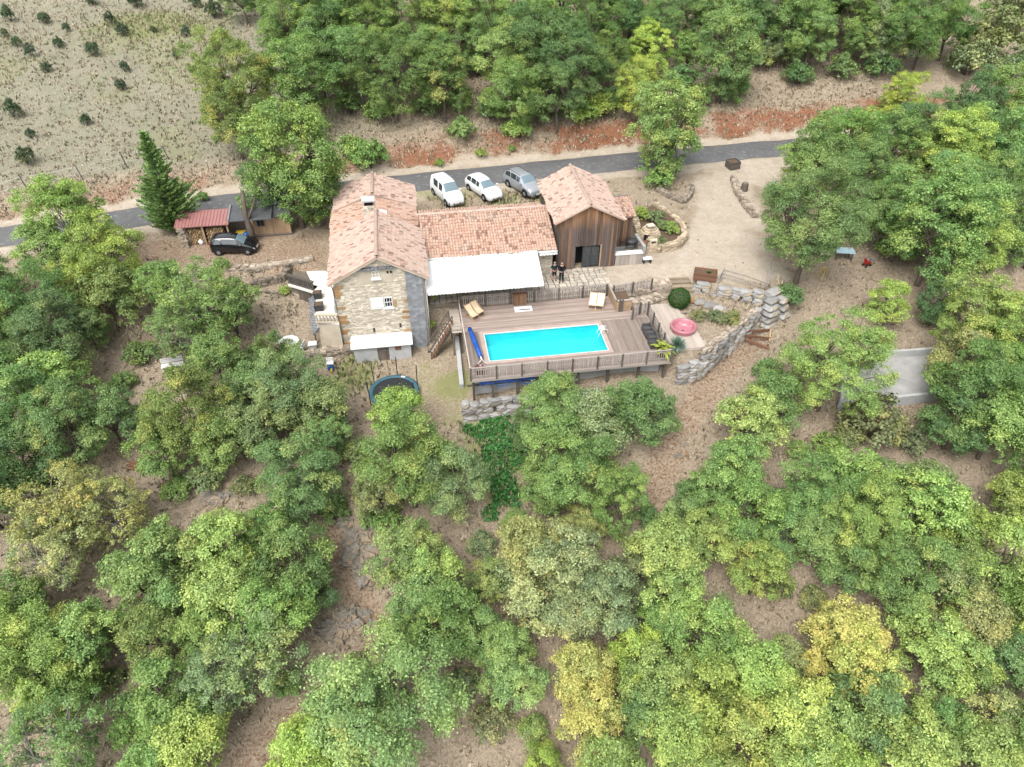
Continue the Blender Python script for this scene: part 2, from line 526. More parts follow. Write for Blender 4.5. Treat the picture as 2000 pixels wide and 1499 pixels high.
    m['paint_black'] = M('black_car_paint', (0.012, 0.012, 0.014), (0.010, 0.010, 0.012), 1, 0.12, 0.7, bump=0)
    m['bumper'] = M('dark_bumper', (0.055, 0.062, 0.07), (0.045, 0.05, 0.058), 5, 0.6, 0.3, bump=0.05)
    m['lamp'] = M('lamp_glass', (0.55, 0.57, 0.60), (0.45, 0.47, 0.50), 6, 0.12, 0.8, bump=0)
    m['plate'] = M('number_plate', (0.75, 0.75, 0.74), (0.70, 0.70, 0.69), 6, 0.4, 0.4, bump=0)
    m['skin'] = M('skin', (0.50, 0.31, 0.23), (0.44, 0.27, 0.20), 6, 0.6, 0.3, bump=0)
    m['hair'] = M('dark_hair', (0.035, 0.025, 0.02), (0.025, 0.018, 0.014), 9, 0.7, 0.3, bump=0.2)
    m['cloth_dark'] = M('navy_cloth', (0.02, 0.024, 0.036), (0.014, 0.017, 0.026), 6, 0.9, 0.1, bump=0.2)
    m['cloth_teal'] = M('dark_teal_cloth', (0.025, 0.05, 0.062), (0.018, 0.036, 0.046), 6, 0.9, 0.1, bump=0.2)
    m['cloth_black'] = M('black_cloth', (0.014, 0.014, 0.016), (0.01, 0.01, 0.012), 6, 0.9, 0.1, bump=0.2)
    m['paver'] = M('patio_stone', (0.55, 0.50, 0.42), (0.42, 0.37, 0.30), 2.5, 0.85, 0.2, bump=0.3, tint=0.22)
    m['asphalt'] = M('asphalt', (0.100, 0.099, 0.098), (0.070, 0.070, 0.072), 0.45, 0.92, 0.2, bump=0.2, spots=((0.135, 0.13, 0.125), 2.4, 0.58), world=True, k=1.05)
    m['oven'] = M('oven_stone', (0.46, 0.38, 0.27), (0.34, 0.27, 0.19), 3, 0.9, 0.15, bump=0.4, rnd=0.2, tint=0.3)
    m['parpaing'] = M('pale_block', (0.66, 0.58, 0.46), (0.56, 0.48, 0.37), 3, 0.9, 0.15, bump=0.2)
    # pool water: clear, tinted, with a fresnel sheen
    wm = bpy.data.materials.new('pool_water')
    wm.use_nodes = True
    n_ = wm.node_tree
    n_.nodes.clear()
    o_ = n_.nodes.new('ShaderNodeOutputMaterial')
    tp = n_.nodes.new('ShaderNodeBsdfTransparent')
    tp.inputs[0].default_value = (0.36, 0.97, 0.97, 1)
    gl = n_.nodes.new('ShaderNodeBsdfGlossy')
    gl.inputs['Roughness'].default_value = 0.04
    fr = n_.nodes.new('ShaderNodeFresnel')
    fr.inputs[0].default_value = 1.33
    mx = n_.nodes.new('ShaderNodeMixShader')
    co = _map(n_, (1, 1, 1))
    bp = n_.nodes.new('ShaderNodeBump')
    bp.inputs['Strength'].default_value = 0.3
    bp.inputs['Distance'].default_value = 0.05
    n_.links.new(_noise(n_, co, 2.5, 3, 0.5), bp.inputs['Height'])
    n_.links.new(bp.outputs[0], gl.inputs['Normal'])
    n_.links.new(bp.outputs[0], fr.inputs['Normal'])
    n_.links.new(fr.outputs[0], mx.inputs[0])
    n_.links.new(tp.outputs[0], mx.inputs[1])
    n_.links.new(gl.outputs[0], mx.inputs[2])
    n_.links.new(mx.outputs[0], o_.inputs[0])
    m['water'] = wm
mats()

# ---------------------------------------------------------------- the lie of the land
CTRL = np.array([
 (-45,8,-.6),(-30,6,-1.0),(-20,4,-1.2),(-17,0,-2.0),(-14.5,-2.2,-2.3),(-12,-3,-3.2),(-8,-4,-3.3),(-5,-2,-2.9),(-5,-8,-3.3),
 (0,-8.8,-2.4),(5,-8.8,-2.2),(9.5,-8.6,-2.1),(12.5,-9.5,-2.4),(16,-7,-1.95),(19,-4.8,-1.65),(22,-3,-1.5),(25,0,-.9),(28,4,-.3),(36,8,-.2),
 (28,-8,-2.4),(24,-13,-3.4),(35,-10,-2.6),(0,-1,-1.6),(5,-2,-1.5),(0,-5,-2.0),(9,-4,-1.8),(14,-3,-1.4),
 (-30,-2,-2.6),(-30,-12,-4.6),(-15,-12,-5.0),(0,-16,-5.2),(12,-16,-4.6),(20,-18,-4.8),(-30,-25,-7.5),(-10,-25,-7.6),(10,-25,-7.0),
 (30,-25,-6.2),(-20,-40,-11),(0,-40,-11),(20,-40,-10),(45,-25,-6.2),(-45,-25,-7.2),(60,0,-1.2),(-60,0,-2.2),(60,-45,-11),(-60,-45,-12),
 (50,12,0),(-60,9,-.5)], dtype=float)
def _phi(r):
    return np.where(r > 0, r * r * np.log(np.maximum(r, 1e-9)), 0)
_d = np.linalg.norm(CTRL[:, None, :2] - CTRL[None, :, :2], axis=2)
_n = len(CTRL)
_A = np.zeros((_n + 3, _n + 3))
_A[:_n, :_n] = _phi(_d) + np.eye(_n) * 2.0
_A[:_n, _n:] = np.c_[np.ones(_n), CTRL[:, :2]]
_A[_n:, :_n] = _A[:_n, _n:].T
_W = np.linalg.solve(_A, np.r_[CTRL[:, 2], 0, 0, 0])
def low(x, y):
    x = np.clip(x, -60, 60)
    y = np.clip(y, -46, 14)
    s = _W[_n] + _W[_n + 1] * x + _W[_n + 2] * y
    for (cx, cy_, _), wt in zip(CTRL, _W[:_n]):
        s = s + wt * _phi(np.hypot(x - cx, y - cy_))
    return s
ROAD_X = np.array([-400, -60, -42, -33, -24.8, -10, 11.2, 30.8, 45, 70, 400.])
ROAD_Y = np.array([-60, 11.5, 15.2, 17.0, 18.8, 20.6, 22.4, 23.6, 24.0, 24.0, 20.])
def road_d(x, y):
    return y - np.interp(x, ROAD_X, ROAD_Y)
def high(x, y):
    d = road_d(x, y)
    hb = np.interp(x, [-22, -10, -4, 60], [0.7, 0.9, 1.7, 1.9])
    z = np.interp(d, [-6, -3, 2.6, 3.4], [0, .28, .28, .42])
    z = z + hb * np.clip((d - 3.6) / 2.3, 0, 1) ** 0.8
    z = z + np.clip(d - 6, 0, 70) * 0.19 + np.clip(d - 76, 0, 400) * 0.05
    return z
YARD = [(-400, 6), (-60, 7.5), (-38, 7.8), (-27, 7.5), (-21, 7.0), (-17.4, 7.2), (-15.7, 7.6), (-15.2, 5.6), (-13.2, 5.4), (-12.6, -0.8), (-6.8, -0.8),
        (-6.2, 0.0), (-4, -.15), (7.7, -.15), (8.4, .4), (12.4, .7), (14.4, .6), (15.6, -.4), (19.3, -2.4), (20.6, -1.9), (22.5, 2), (28, 6), (40, 10), (400, 12),
        (400, 900), (-400, 900)]
TUBT = [(9.85, -7.9), (11.0, -8.3), (13.4, -7.5), (17.6, -4.6), (18.9, -3.2), (16.5, -1.5), (14.5, .3), (12.3, .5), (8.5, .2), (7.6, -.2), (9.7, -3.2)]
def sdist(x, y, poly):
    """signed distance, positive inside"""
    best = np.full(np.shape(x), 1e9)
    ins = np.zeros(np.shape(x), bool)
    n = len(poly)
    for i in range(n):
        ax, ay = poly[i]
        bx, by = poly[(i + 1) % n]
        dx, dy = bx - ax, by - ay
        t = np.clip(((x - ax) * dx + (y - ay) * dy) / (dx * dx + dy * dy), 0, 1)
        best = np.minimum(best, np.hypot(x - ax - t * dx, y - ay - t * dy))
        c_ = ((ay > y) != (by > y))
        with np.errstate(divide='ignore', invalid='ignore'):
            xi = (bx - ax) * (y - ay) / (by - ay if by != ay else 1e-9) + ax
        ins ^= c_ & (x < xi)
    return np.where(ins, best, -best)
_perm = np.random.default_rng(3).random((256, 256))
def vnoise(x, y, s):
    x, y = np.asarray(x) / s + 1000.3, np.asarray(y) / s + 1000.7
    i, j = np.floor(x).astype(int), np.floor(y).astype(int)
    fx, fy = x - i, y - j
    fx, fy = fx * fx * (3 - 2 * fx), fy * fy * (3 - 2 * fy)
    g = lambda a, b: _perm[a % 256, b % 256]
    return (g(i, j) * (1 - fx) + g(i + 1, j) * fx) * (1 - fy) + (g(i, j + 1) * (1 - fx) + g(i + 1, j + 1) * fx) * fy - 0.5
def sstep(a, b, t):
    t = np.clip((t - a) / (b - a), 0, 1)
    return t * t * (3 - 2 * t)
PATHS = []   # filled below: (polyline, half width, depth)
def pdist(x, y, line):
    best = np.full(np.shape(x), 1e9)
    for (ax, ay), (bx, by) in zip(line[:-1], line[1:]):
        dx, dy = bx - ax, by - ay
        t = np.clip(((x - ax) * dx + (y - ay) * dy) / (dx * dx + dy * dy), 0, 1)
        best = np.minimum(best, np.hypot(x - ax - t * dx, y - ay - t * dy))
    return best
def T(x, y):
    x, y = np.asarray(x, float), np.asarray(y, float)
    L, U = low(x, y), high(x, y)
    sy = sdist(x, y, YARD)
    wide = np.interp(x, [-60, -24, -20, 19, 24, 60], [3.0, 1.5, .35, .35, 2.5, 5.0])
    a = sstep(-1.0, 0.0, sy / wide)
    z = L + (U - L) * a
    st = sdist(x, y, TUBT)
    b = sstep(-.3, .05, st) * (1 - a)
    z = z + (-0.62 - z) * b
    rough = np.clip(np.maximum(-sy / 2, (road_d(x, y) - 3) / 3), 0, 1) * (1 - b)
    z = z + rough * (vnoise(x, y, 4.3) * .5 + vnoise(x, y, 1.4) * .16 + vnoise(x, y, .6) * .07)
    z = z + vnoise(x, y, .9) * .03 * np.clip(np.abs(road_d(x, y)) - 3, 0, 1)
    for line, hw, dep in PATHS:
        d = pdist(x, y, line)
        z = z - dep * sstep(hw * 1.25, hw * 0.75, d)
    return z
def Tz(x, y):
    return float(T(np.array([x]), np.array([y]))[0])
def hit(u, v, h=0.0):
    """where the line of sight through a pixel meets the ground (or a height h above it)"""
    z = 0.0 + h
    for _ in range(40):
        x, y = pix(u, v, z)
        y = min(y, 140)
        z = 0.55 * z + 0.45 * (Tz(x, y) + h)
    x, y = pix(u, v, z)
    return x, y, Tz(x, y)
_p1 = [hit(*p)[:2] for p in ((655, 1020), (665, 1090), (720, 1180), (735, 1260), (640, 1340), (560, 1400), (470, 1490))]
_p2 = [hit(*p)[:2] for p in ((1470, 665), (1400, 735), (1345, 800), (1300, 900), (1270, 1000))]
PATHS.append((_p1, 0.85, 0.5))
PATHS.append((_p2, 1.1, 0.22))

def poly_px(pts):
    return [hit(*p)[:2] for p in pts]
G_DRIVE = poly_px([(1188, 522), (1245, 500), (1290, 505), (1345, 470), (1345, 400), (1360, 345), (1440, 322), (1560, 318), (1600, 340), (1480, 370), (1480, 480), (1540, 540), (1500, 560), (1420, 545), (1360, 545), (1300, 555), (1200, 575)])
G_YARDL = poly_px([(235, 470), (400, 465), (640, 460), (660, 530), (430, 515), (250, 505)])
G_PARK = [(-6.7, 10), (3.5, 10), (9, 11), (9.5, 19.6), (-6.7, 19.0)]
G_LITTER = [(20, -20), (20, -1), (27, 8), (48, 8), (48, -20)]
G_GREEN = poly_px([(905, 835), (990, 820), (1030, 900), (1010, 985), (950, 1000), (930, 900)])
def ground_masks(x, y):
    sy = sdist(x, y, YARD)
    d = road_d(x, y)
    n1, n2 = vnoise(x, y, 2.2), vnoise(x, y, 0.8)
    nz = n1 * .9 + n2 * .6
    red = sstep(3.2, 4.0, d + nz) * sstep(7.6, 6.0, d + nz * 2.4) * np.interp(x, [-48, -40, -30, -16, -8, 60], [.3, .6, .55, .5, 1.0, 1.0])
    red = red * np.clip(.72 + n1 * 1.3 + n2 * .5, .1, 1)
    grav = sstep(-1.2, 1.2, sdist(x, y, G_DRIVE) + nz * 2.2)
    side = sstep(1.8, 2.3, np.abs(d)) * sstep(4.0, 3.0, np.abs(d) + nz * 1.1)
    grav = np.maximum(grav, side * .9)
    yl = sstep(-1.5, 1.0, sdist(x, y, G_YARDL) + nz * 1.5)
    red = np.maximum(red, yl * .38)
    for line, hw, dep in PATHS:
        red = np.maximum(red, .36 * sstep(hw * 1.7, hw * .6, pdist(x, y, line) + nz * .6))
    grass = sstep(-1, 1, sdist(x, y, G_PARK) + nz) * (.45 + n1)
    grass = np.maximum(grass, sstep(-1, 1, sdist(x, y, G_GREEN) + nz) * 1.0)
    lawn = sstep(-.6, .6, np.minimum(np.minimum(x + 13, -4.4 - x), np.minimum(y + 9.5, -1.8 - y)) + nz * 1.5)
    grass = np.maximum(grass, lawn * np.clip(.35 + n1 * 2.0, 0, 1))
    field = sstep(6, 9, d) * sstep(-5, -20, x + n1 * 4)
    grass = np.maximum(grass, field * np.clip(vnoise(x, y, 7.0) * 1.8 + n1 * .9 + .05, 0, .42))
    gl = [pix(300, 30, 8.5), pix(370, 15, 8.8)]
    grass = np.maximum(grass, .9 * sstep(6, 1, np.hypot((x - gl[0][0]) * .5, y - gl[0][1]) + nz * 2))
    litter = sstep(-2, 3, sdist(x, y, G_LITTER) + n1 * 3)
    litter = np.maximum(litter, sstep(-2, -9, sy + n1 * 3) * .6)
    return np.clip(np.stack([red, grav, grass, litter], 1), 0, 1), np.clip(field, 0, 1)

def ground_mat():
    m, n_, b = base_mat('ground_earth', 0.97, 0.08)
    g = n_.nodes.new('ShaderNodeNewGeometry').outputs['Position']
    k = _attr(n_, 'mask')
    sep = n_.nodes.new('ShaderNodeSeparateColor')
    n_.links.new(k.outputs['Color'], sep.inputs[0])
    red, grav, grass = sep.outputs[0], sep.outputs[1], sep.outputs[2]
    lit = k.outputs['Alpha']
    fld = _attr(n_, 'field').outputs['Fac']
    nA = _noise(n_, g, 0.35, 6, 0.7)
    nB = _noise(n_, g, 1.7, 6, 0.75, 0.6)
    nC = _noise(n_, g, 6.0, 5, 0.75)
    nD = _noise(n_, g, 17.0, 3, 0.7)
    dry = _mix(n_, (0.33, 0.275, 0.21), (0.235, 0.185, 0.14), _ramp(n_, nB, [(0.35, 0), (0.65, 1)]))
    dry = _mix(n_, dry, (0.105, 0.085, 0.062), _ramp(n_, nC, [(0.47, 0), (0.62, 0.85)]))
    dry = _mix(n_, dry, (0.50, 0.44, 0.36), _ramp(n_, nD, [(0.52, 0), (0.66, 0.75)]))
    straw = _mix(n_, (0.265, 0.245, 0.198), (0.192, 0.194, 0.148), _ramp(n_, nA, [(0.4, 0), (0.6, 1)]))
    straw = _mix(n_, straw, (0.125, 0.128, 0.082), _ramp(n_, nC, [(0.46, 0), (0.60, 0.85)]))
    straw = _mix(n_, straw, (0.43, 0.39, 0.31), _ramp(n_, nD, [(0.53, 0), (0.68, 0.6)]))
    col = _mix(n_, dry, straw, fld)
    leaf = _mix(n_, (0.305, 0.25, 0.195), (0.19, 0.155, 0.12), _ramp(n_, nC, [(0.4, 0), (0.6, 1)]))
    leaf = _mix(n_, leaf, (0.46, 0.37, 0.29), _ramp(n_, nD, [(0.56, 0), (0.70, 0.9)]))
    lm = n_.nodes.new('ShaderNodeMath')
    lm.operation = 'MULTIPLY'
    n_.links.new(lit, lm.inputs[0])
    n_.links.new(_ramp(n_, nB, [(0.25, 0.35), (0.6, 1)]), lm.inputs[1])
    col = _mix(n_, col, leaf, lm.outputs[0])
    gcol = _mix(n_, (0.42, 0.375, 0.32), (0.33, 0.275, 0.22), _ramp(n_, nB, [(0.35, 0), (0.7, 1)]))
    gcol = _mix(n_, gcol, (0.19, 0.155, 0.115), _ramp(n_, nC, [(0.53, 0), (0.68, 0.75)]))
    gcol = _mix(n_, gcol, (0.56, 0.51, 0.45), _ramp(n_, nD, [(0.55, 0), (0.70, 0.6)]))
    col = _mix(n_, col, gcol, _edge(n_, grav, nC))
    rcol = _mix(n_, (0.25, 0.118, 0.070), (0.14, 0.062, 0.040), _ramp(n_, nC, [(0.38, 0), (0.62, 1)]))
    rcol = _mix(n_, rcol, (0.42, 0.25, 0.155), _ramp(n_, nD, [(0.56, 0), (0.74, 0.8)]))
    col = _mix(n_, col, rcol, _edge(n_, red, nC))
    grc = _mix(n_, (0.135, 0.17, 0.052), (0.21, 0.215, 0.09), _ramp(n_, nC, [(0.35, 0), (0.65, 1)]))
    col = _mix(n_, col, grc, _edge(n_, grass, nC, .75))
    col = _mix(n_, col, _ramp(n_, nA, [(0.3, (.77, .75, .70)), (0.7, (.97, .955, .915))]), 1.0, 'MULTIPLY')
    n_.links.new(col, b.inputs['Base Color'])
    su = n_.nodes.new('ShaderNodeMath')
    su.operation = 'ADD'
    n_.links.new(nC, su.inputs[0])
    n_.links.new(nD, su.inputs[1])
    _bump(n_, b, su.outputs[0], 0.9, 0.06)
    return m
def _edge(n_, mask, noise, top=1.0):
    """mask eaten away by noise so that its edge is ragged"""
    a = n_.nodes.new('ShaderNodeMath')
    a.operation = 'SUBTRACT'
    n_.links.new(noise, a.inputs[0])
    a.inputs[1].default_value = 0.5
    c_ = n_.nodes.new('ShaderNodeMath')
    c_.operation = 'MULTIPLY_ADD'
    n_.links.new(a.outputs[0], c_.inputs[0])
    c_.inputs[1].default_value = 2.6
    n_.links.new(mask, c_.inputs[2])
    return _ramp(n_, c_.outputs[0], [(0.25, 0.0), (0.75, top)])

def axis_grid(lo, hi, step, far_lo, far_hi):
    a = list(np.arange(lo, hi + 1e-6, step))
    g = step
    p = hi
    while p < far_hi:
        g *= 1.25
        p += g
        a.append(p)
    g = step
    p = lo
    while p > far_lo:
        g *= 1.25
        p -= g
        a.insert(0, p)
    return np.array(a)
gx = axis_grid(-56, 52, 0.45, -900, 900)
gy = axis_grid(-36, 64, 0.45, -700, 1500)
GX, GY = np.meshgrid(gx, gy)
fx, fy = GX.ravel(), GY.ravel()
fz = T(fx, fy)
PLAT = [pix(*p) for p in ((1640, 792, -2.75), (1830, 772, -2.75), (1850, 688, -2.55), (1655, 702, -2.55))]
fz = np.where(sdist(fx, fy, PLAT) > -.35, np.minimum(fz, -2.95), fz)
def keep_out(x, y, x0, x1, y0, y1):
    return (x > x0) & (x < x1) & (y > y0) & (y < y1)
# the pool basin needs room: the ground under the deck is dug out round it
dig = keep_out(fx, fy, -3.1, 6.2, -7.6, -3.4)
fz = np.where(dig, np.minimum(fz, -2.6), fz)
gm = bpy.data.meshes.new('ground')
nx, ny = len(gx), len(gy)
gm.vertices.add(nx * ny)
gm.vertices.foreach_set('co', np.stack([fx, fy, fz], 1).ravel())
idx = np.arange(nx * ny).reshape(ny, nx)
q = np.stack([idx[:-1, :-1], idx[:-1, 1:], idx[1:, 1:], idx[1:, :-1]], 2).reshape(-1, 4)
gm.loops.add(q.size)
gm.loops.foreach_set('vertex_index', q.ravel())
gm.polygons.add(len(q))
gm.polygons.foreach_set('loop_start', np.arange(0, q.size, 4))
gm.polygons.foreach_set('use_smooth', np.ones(len(q), bool))
mk, fl = ground_masks(fx, fy)
at = gm.attributes.new('mask', 'FLOAT_COLOR', 'POINT')
at.data.foreach_set('color', mk.ravel().astype(np.float32))
at = gm.attributes.new('field', 'FLOAT', 'POINT')
at.data.foreach_set('value', fl.astype(np.float32))
gm.update()
gm.validate()
gm.materials.append(ground_mat())
structure(put('ground', gm))

# road: an asphalt strip laid on its bed
mb = MB()
rx = np.arange(-120, 121, 1.5)
P = []
for x in rx:
    yc = float(np.interp(x, ROAD_X, ROAD_Y))
    for o, dz in ((-2.05, -.03), (-1.98, .012), (0, .04), (1.98, .012), (2.05, -.03)):
        jx = 0.34 * float(vnoise(x, o * 9, 1.6)) if abs(o) > 1 else 0
        P.append((x, yc + o + jx, .30 + dz))
Fs = []
for i in range(len(rx) - 1):
    for j in range(4):
        a = i * 5 + j
        Fs.append((a, a + 5, a + 6, a + 1))
mb.add(P, [tuple(reversed(f)) for f in Fs])
structure(mb.build('road', MAT['asphalt'], smooth=True))

# ---------------------------------------------------------------- quick height lookup on the finished ground sheet
GZ = fz.reshape(ny, nx)
def Tz(x, y):
    i = int(np.clip(np.searchsorted(gx, x) - 1, 0, nx - 2))
    j = int(np.clip(np.searchsorted(gy, y) - 1, 0, ny - 2))
    a = min(max((x - gx[i]) / (gx[i + 1] - gx[i]), 0), 1)
    b = min(max((y - gy[j]) / (gy[j + 1] - gy[j]), 0), 1)
    return float((GZ[j, i] * (1 - a) + GZ[j, i + 1] * a) * (1 - b) + (GZ[j + 1, i] * (1 - a) + GZ[j + 1, i + 1] * a) * b)

# ---------------------------------------------------------------- foliage
def quad_mesh(name, V, tint, lv, mat_):
    """V: (n,4,3) quads"""
    n = len(V)
    me = bpy.data.meshes.new(name)
    me.vertices.add(n * 4)
    me.vertices.foreach_set('co', V.astype(np.float32).ravel())
    me.loops.add(n * 4)
    me.loops.foreach_set('vertex_index', np.arange(n * 4))
    me.polygons.add(n)
    me.polygons.foreach_set('loop_start', np.arange(0, n * 4, 4))
    for nm, a in (('tint', tint), ('lv', lv)):
        at_ = me.attributes.new(nm, 'FLOAT', 'FACE')
        at_.data.foreach_set('value', a.astype(np.float32))
    me.update()
    me.validate()
    me.materials.append(mat_)
    return me
def unit(v):
    return v / np.maximum(np.linalg.norm(v, axis=-1, keepdims=True), 1e-9)
def leaf_quads(pos, nrm, size, r, ratio=0.62):
    n = len(pos)
    a = unit(np.cross(nrm, r.normal(size=(n, 3))))
    b = np.cross(nrm, a)
    L = (size * r.uniform(.5, 1.5, n))[:, None]
    W_ = L * ratio
    bend = nrm * L * 0.12
    return np.stack([pos - a * L * .5 - bend, pos - b * W_ * .5 + bend, pos + a * L * .5 - bend, pos + b * W_ * .5 + bend], 1)
def crown_shape(seed, zs, nclump, cr, low_cut=-0.5):
    r = np.random.default_rng(seed)
    lobes = unit(r.normal(size=(7, 3)))
    amp = r.uniform(-.2, .26, 7)
    C_ = []
    k = 0
    while len(C_) < nclump and k < 20000:
        k += 1
        d = unit(r.normal(size=3))
        if d[2] < low_cut:
            continue
        rad = r.uniform(.62, 1.0) if r.random() < .84 else r.uniform(.25, .62)
        f = 1 + sum(a_ * max(0, float(d @ l)) ** 3 for a_, l in zip(amp, lobes))
        p = d * rad * f * (.5 - cr * .62)
        p[2] *= zs
        c_ = cr * r.uniform(.62, 1.22)
        if all(np.linalg.norm(p - q_[0]) > .52 * min(c_, q_[1]) * 1.55 for q_ in C_):
            C_.append((p, c_))
    return C_, r
def crown_mesh(name, seed, zs=.95, nclump=60, cr=.105, spr=13, nl=26, leaf=.026, low_cut=-.82, zc=.66, mat_=None, jut=.13):
    Cs, r = crown_shape(seed, zs, nclump, cr, low_cut)
    pos, nrm, tn = [], [], []
    for p, c_ in Cs:
        out_ = unit(p + np.array([0, 0, .12]))
        k = max(4, int(spr * (c_ / cr) ** 1.6))
        d = unit(r.normal(size=(k, 3)) + out_ * .75 + np.array([0, 0, .45]))
        d[:, 2] *= .85
        sp = p + d * c_ * r.uniform(.72, 1.08 + jut, (k, 1))
        t0 = r.random()
        for q_, dd in zip(sp, d):
            n_ = int(nl * r.uniform(.6, 1.35))
            off = r.normal(size=(n_, 3)) * np.array([1, 1, .62]) * c_ * .235
            pos.append(q_ + off)
            nrm.append(unit(dd * .55 + np.array([0, 0, .65]) + unit(off) * .35 + r.normal(size=(n_, 3)) * .42))
            tn.append(np.full(n_, np.clip(t0 * .8 + r.random() * .2 + r.normal() * .04, 0, 1)))
    pos, nrm, tn = np.concatenate(pos), np.concatenate(nrm), np.concatenate(tn)
    V = leaf_quads(pos, nrm, np.full(len(pos), leaf), r)
    V[:, :, 2] += zc
    return quad_mesh(name, V, tn, r.random(len(pos)), mat_ or MAT['leaf']), Cs
def trunk_mesh(name, Cs, seed, zc=.66, thick=.03, stems=1, mat_=None):
    rr = random.Random(seed)
    mb_ = MB()
    for s_ in range(stems):
        ox, oy = (rr.uniform(-.05, .05), rr.uniform(-.05, .05)) if stems > 1 else (0, 0)
        fork = Vector((rr.uniform(-.03, .03) + ox * 2, rr.uniform(-.03, .03) + oy * 2, zc - .30))
        mb_.tube([(ox, oy, -.06), (ox * 1.2, oy * 1.2, .02), (ox * 1.5, oy * 1.5, zc * .25), fork], [thick * 1.5, thick * 1.1, thick * .95, thick * .8], 7)
        mine = [c_ for i, c_ in enumerate(Cs) if i % stems == s_]
        hubs = []
        for k in range(5):
            a = k * 2 * math.pi / 5 + rr.uniform(-.4, .4)
            h_ = fork + Vector((math.cos(a) * .17, math.sin(a) * .17, rr.uniform(.12, .32)))
            hubs.append(h_)
            mid = (fork + h_) / 2 + Vector((rr.uniform(-.03, .03), rr.uniform(-.03, .03), .03))
            mb_.tube([fork - Vector((0, 0, .03)), mid, h_], [thick * .62, thick * .45, thick * .32], 6, caps=False)
        for p, c_ in mine:
            p = Vector(p) + Vector((0, 0, zc))
            h_ = min(hubs, key=lambda q_: (q_ - p).length)
            m_ = (h_ + p) / 2 + Vector((rr.uniform(-.03, .03), rr.uniform(-.03, .03), rr.uniform(-.02, .05)))
            e = p + (p - Vector((0, 0, zc))).normalized() * c_ * rr.uniform(.2, 1.1)
            mb_.tube([h_, m_, p, e], [thick * .26, thick * .17, thick * .1, thick * .04], 4, caps=False)
            for _ in range(2):
                t_ = e + Vector((rr.uniform(-1, 1), rr.uniform(-1, 1), rr.uniform(-.4, 1))) * c_ * .75
                mb_.tube([p, t_], [thick * .06, thick * .03], 3, caps=False)
    return mb_.mesh(name, mat_ or MAT['bark'], True)
VAR = {'L': [], 'M': [], 'S': [], 'P': [], 'B': [], 'T': []}
for k in range(3):
    me, Cs = crown_mesh('crown_leaves', 100 + k, (1.14, 1.24, 1.05)[k], 88, .088, 16, 62, .0118)
    VAR['L'].append((me, trunk_mesh('trunk', Cs, k, thick=.026)))
for k in range(4):
    me, Cs = crown_mesh('crown_leaves', 200 + k, (1.18, 1.3, 1.08, 1.22)[k], 56, .108, 16, 50, .0172)
    VAR['M'].append((me, trunk_mesh('trunk', Cs, 20 + k, thick=.027)))
for k in range(3):
    me, Cs = crown_mesh('crown_leaves', 300 + k, (1.2, 1.34, 1.1)[k], 32, .145, 15, 42, .0265)
    VAR['S'].append((me, trunk_mesh('trunk', Cs, 40 + k, thick=.026)))
for k in range(2):      # thin crowns with bare twigs showing
    me, Cs = crown_mesh('crown_leaves', 400 + k, 1.08, 74, .088, 10, 24, .020, jut=.3)
    VAR['P'].append((me, trunk_mesh('trunk', Cs, 60 + k, thick=.028, stems=2, mat_=MAT['twig'])))
for k in range(2):      # tall crowns
    me, Cs = crown_mesh('crown_leaves', 500 + k, 1.45, 76, .108, 15, 44, .0182, low_cut=-.93, zc=.69)
    VAR['T'].append((me, trunk_mesh('trunk', Cs, 80 + k, zc=.69, thick=.028)))
for k in range(3):      # bushes down to the ground
    me, Cs = crown_mesh('bush_leaves', 600 + k, .8, 22, .17, 10, 20, .05, low_cut=-.35, zc=.30)
    VAR['B'].append((me, trunk_mesh('stem', Cs, 90 + k, zc=.34, thick=.016, stems=3)))
ZC = {'L': .66, 'M': .66, 'S': .66, 'P': .66, 'T': .69, 'B': .30}
HUE = {  # colour of the summer leaf, share of turned clumps
 'g': ((.180, .278, .090), .02), 'd': ((.142, .228, .080), .0), 'k': ((.065, .100, .055), .0), 'yg': ((.262, .355, .104), .03), 'br': ((.208, .312, .100), .02),
 'ol': ((.190, .222, .100), .03), 'tan': ((.300, .328, .138), .18), 'ye': ((.320, .400, .098), .05), 'go': ((.42, .42, .14), .38), 'gs': ((.200, .268, .118), .01),
 'mx': ((.200, .275, .085), .20)}
WORD = {'k': 'dark', 'g': 'mid green', 'd': 'dark green', 'yg': 'yellowish green', 'br': 'bright green', 'ol': 'olive green', 'tan': 'pale tan and green',
        'ye': 'lemon green', 'go': 'golden yellow', 'gs': 'grey green', 'mx': 'green and amber'}
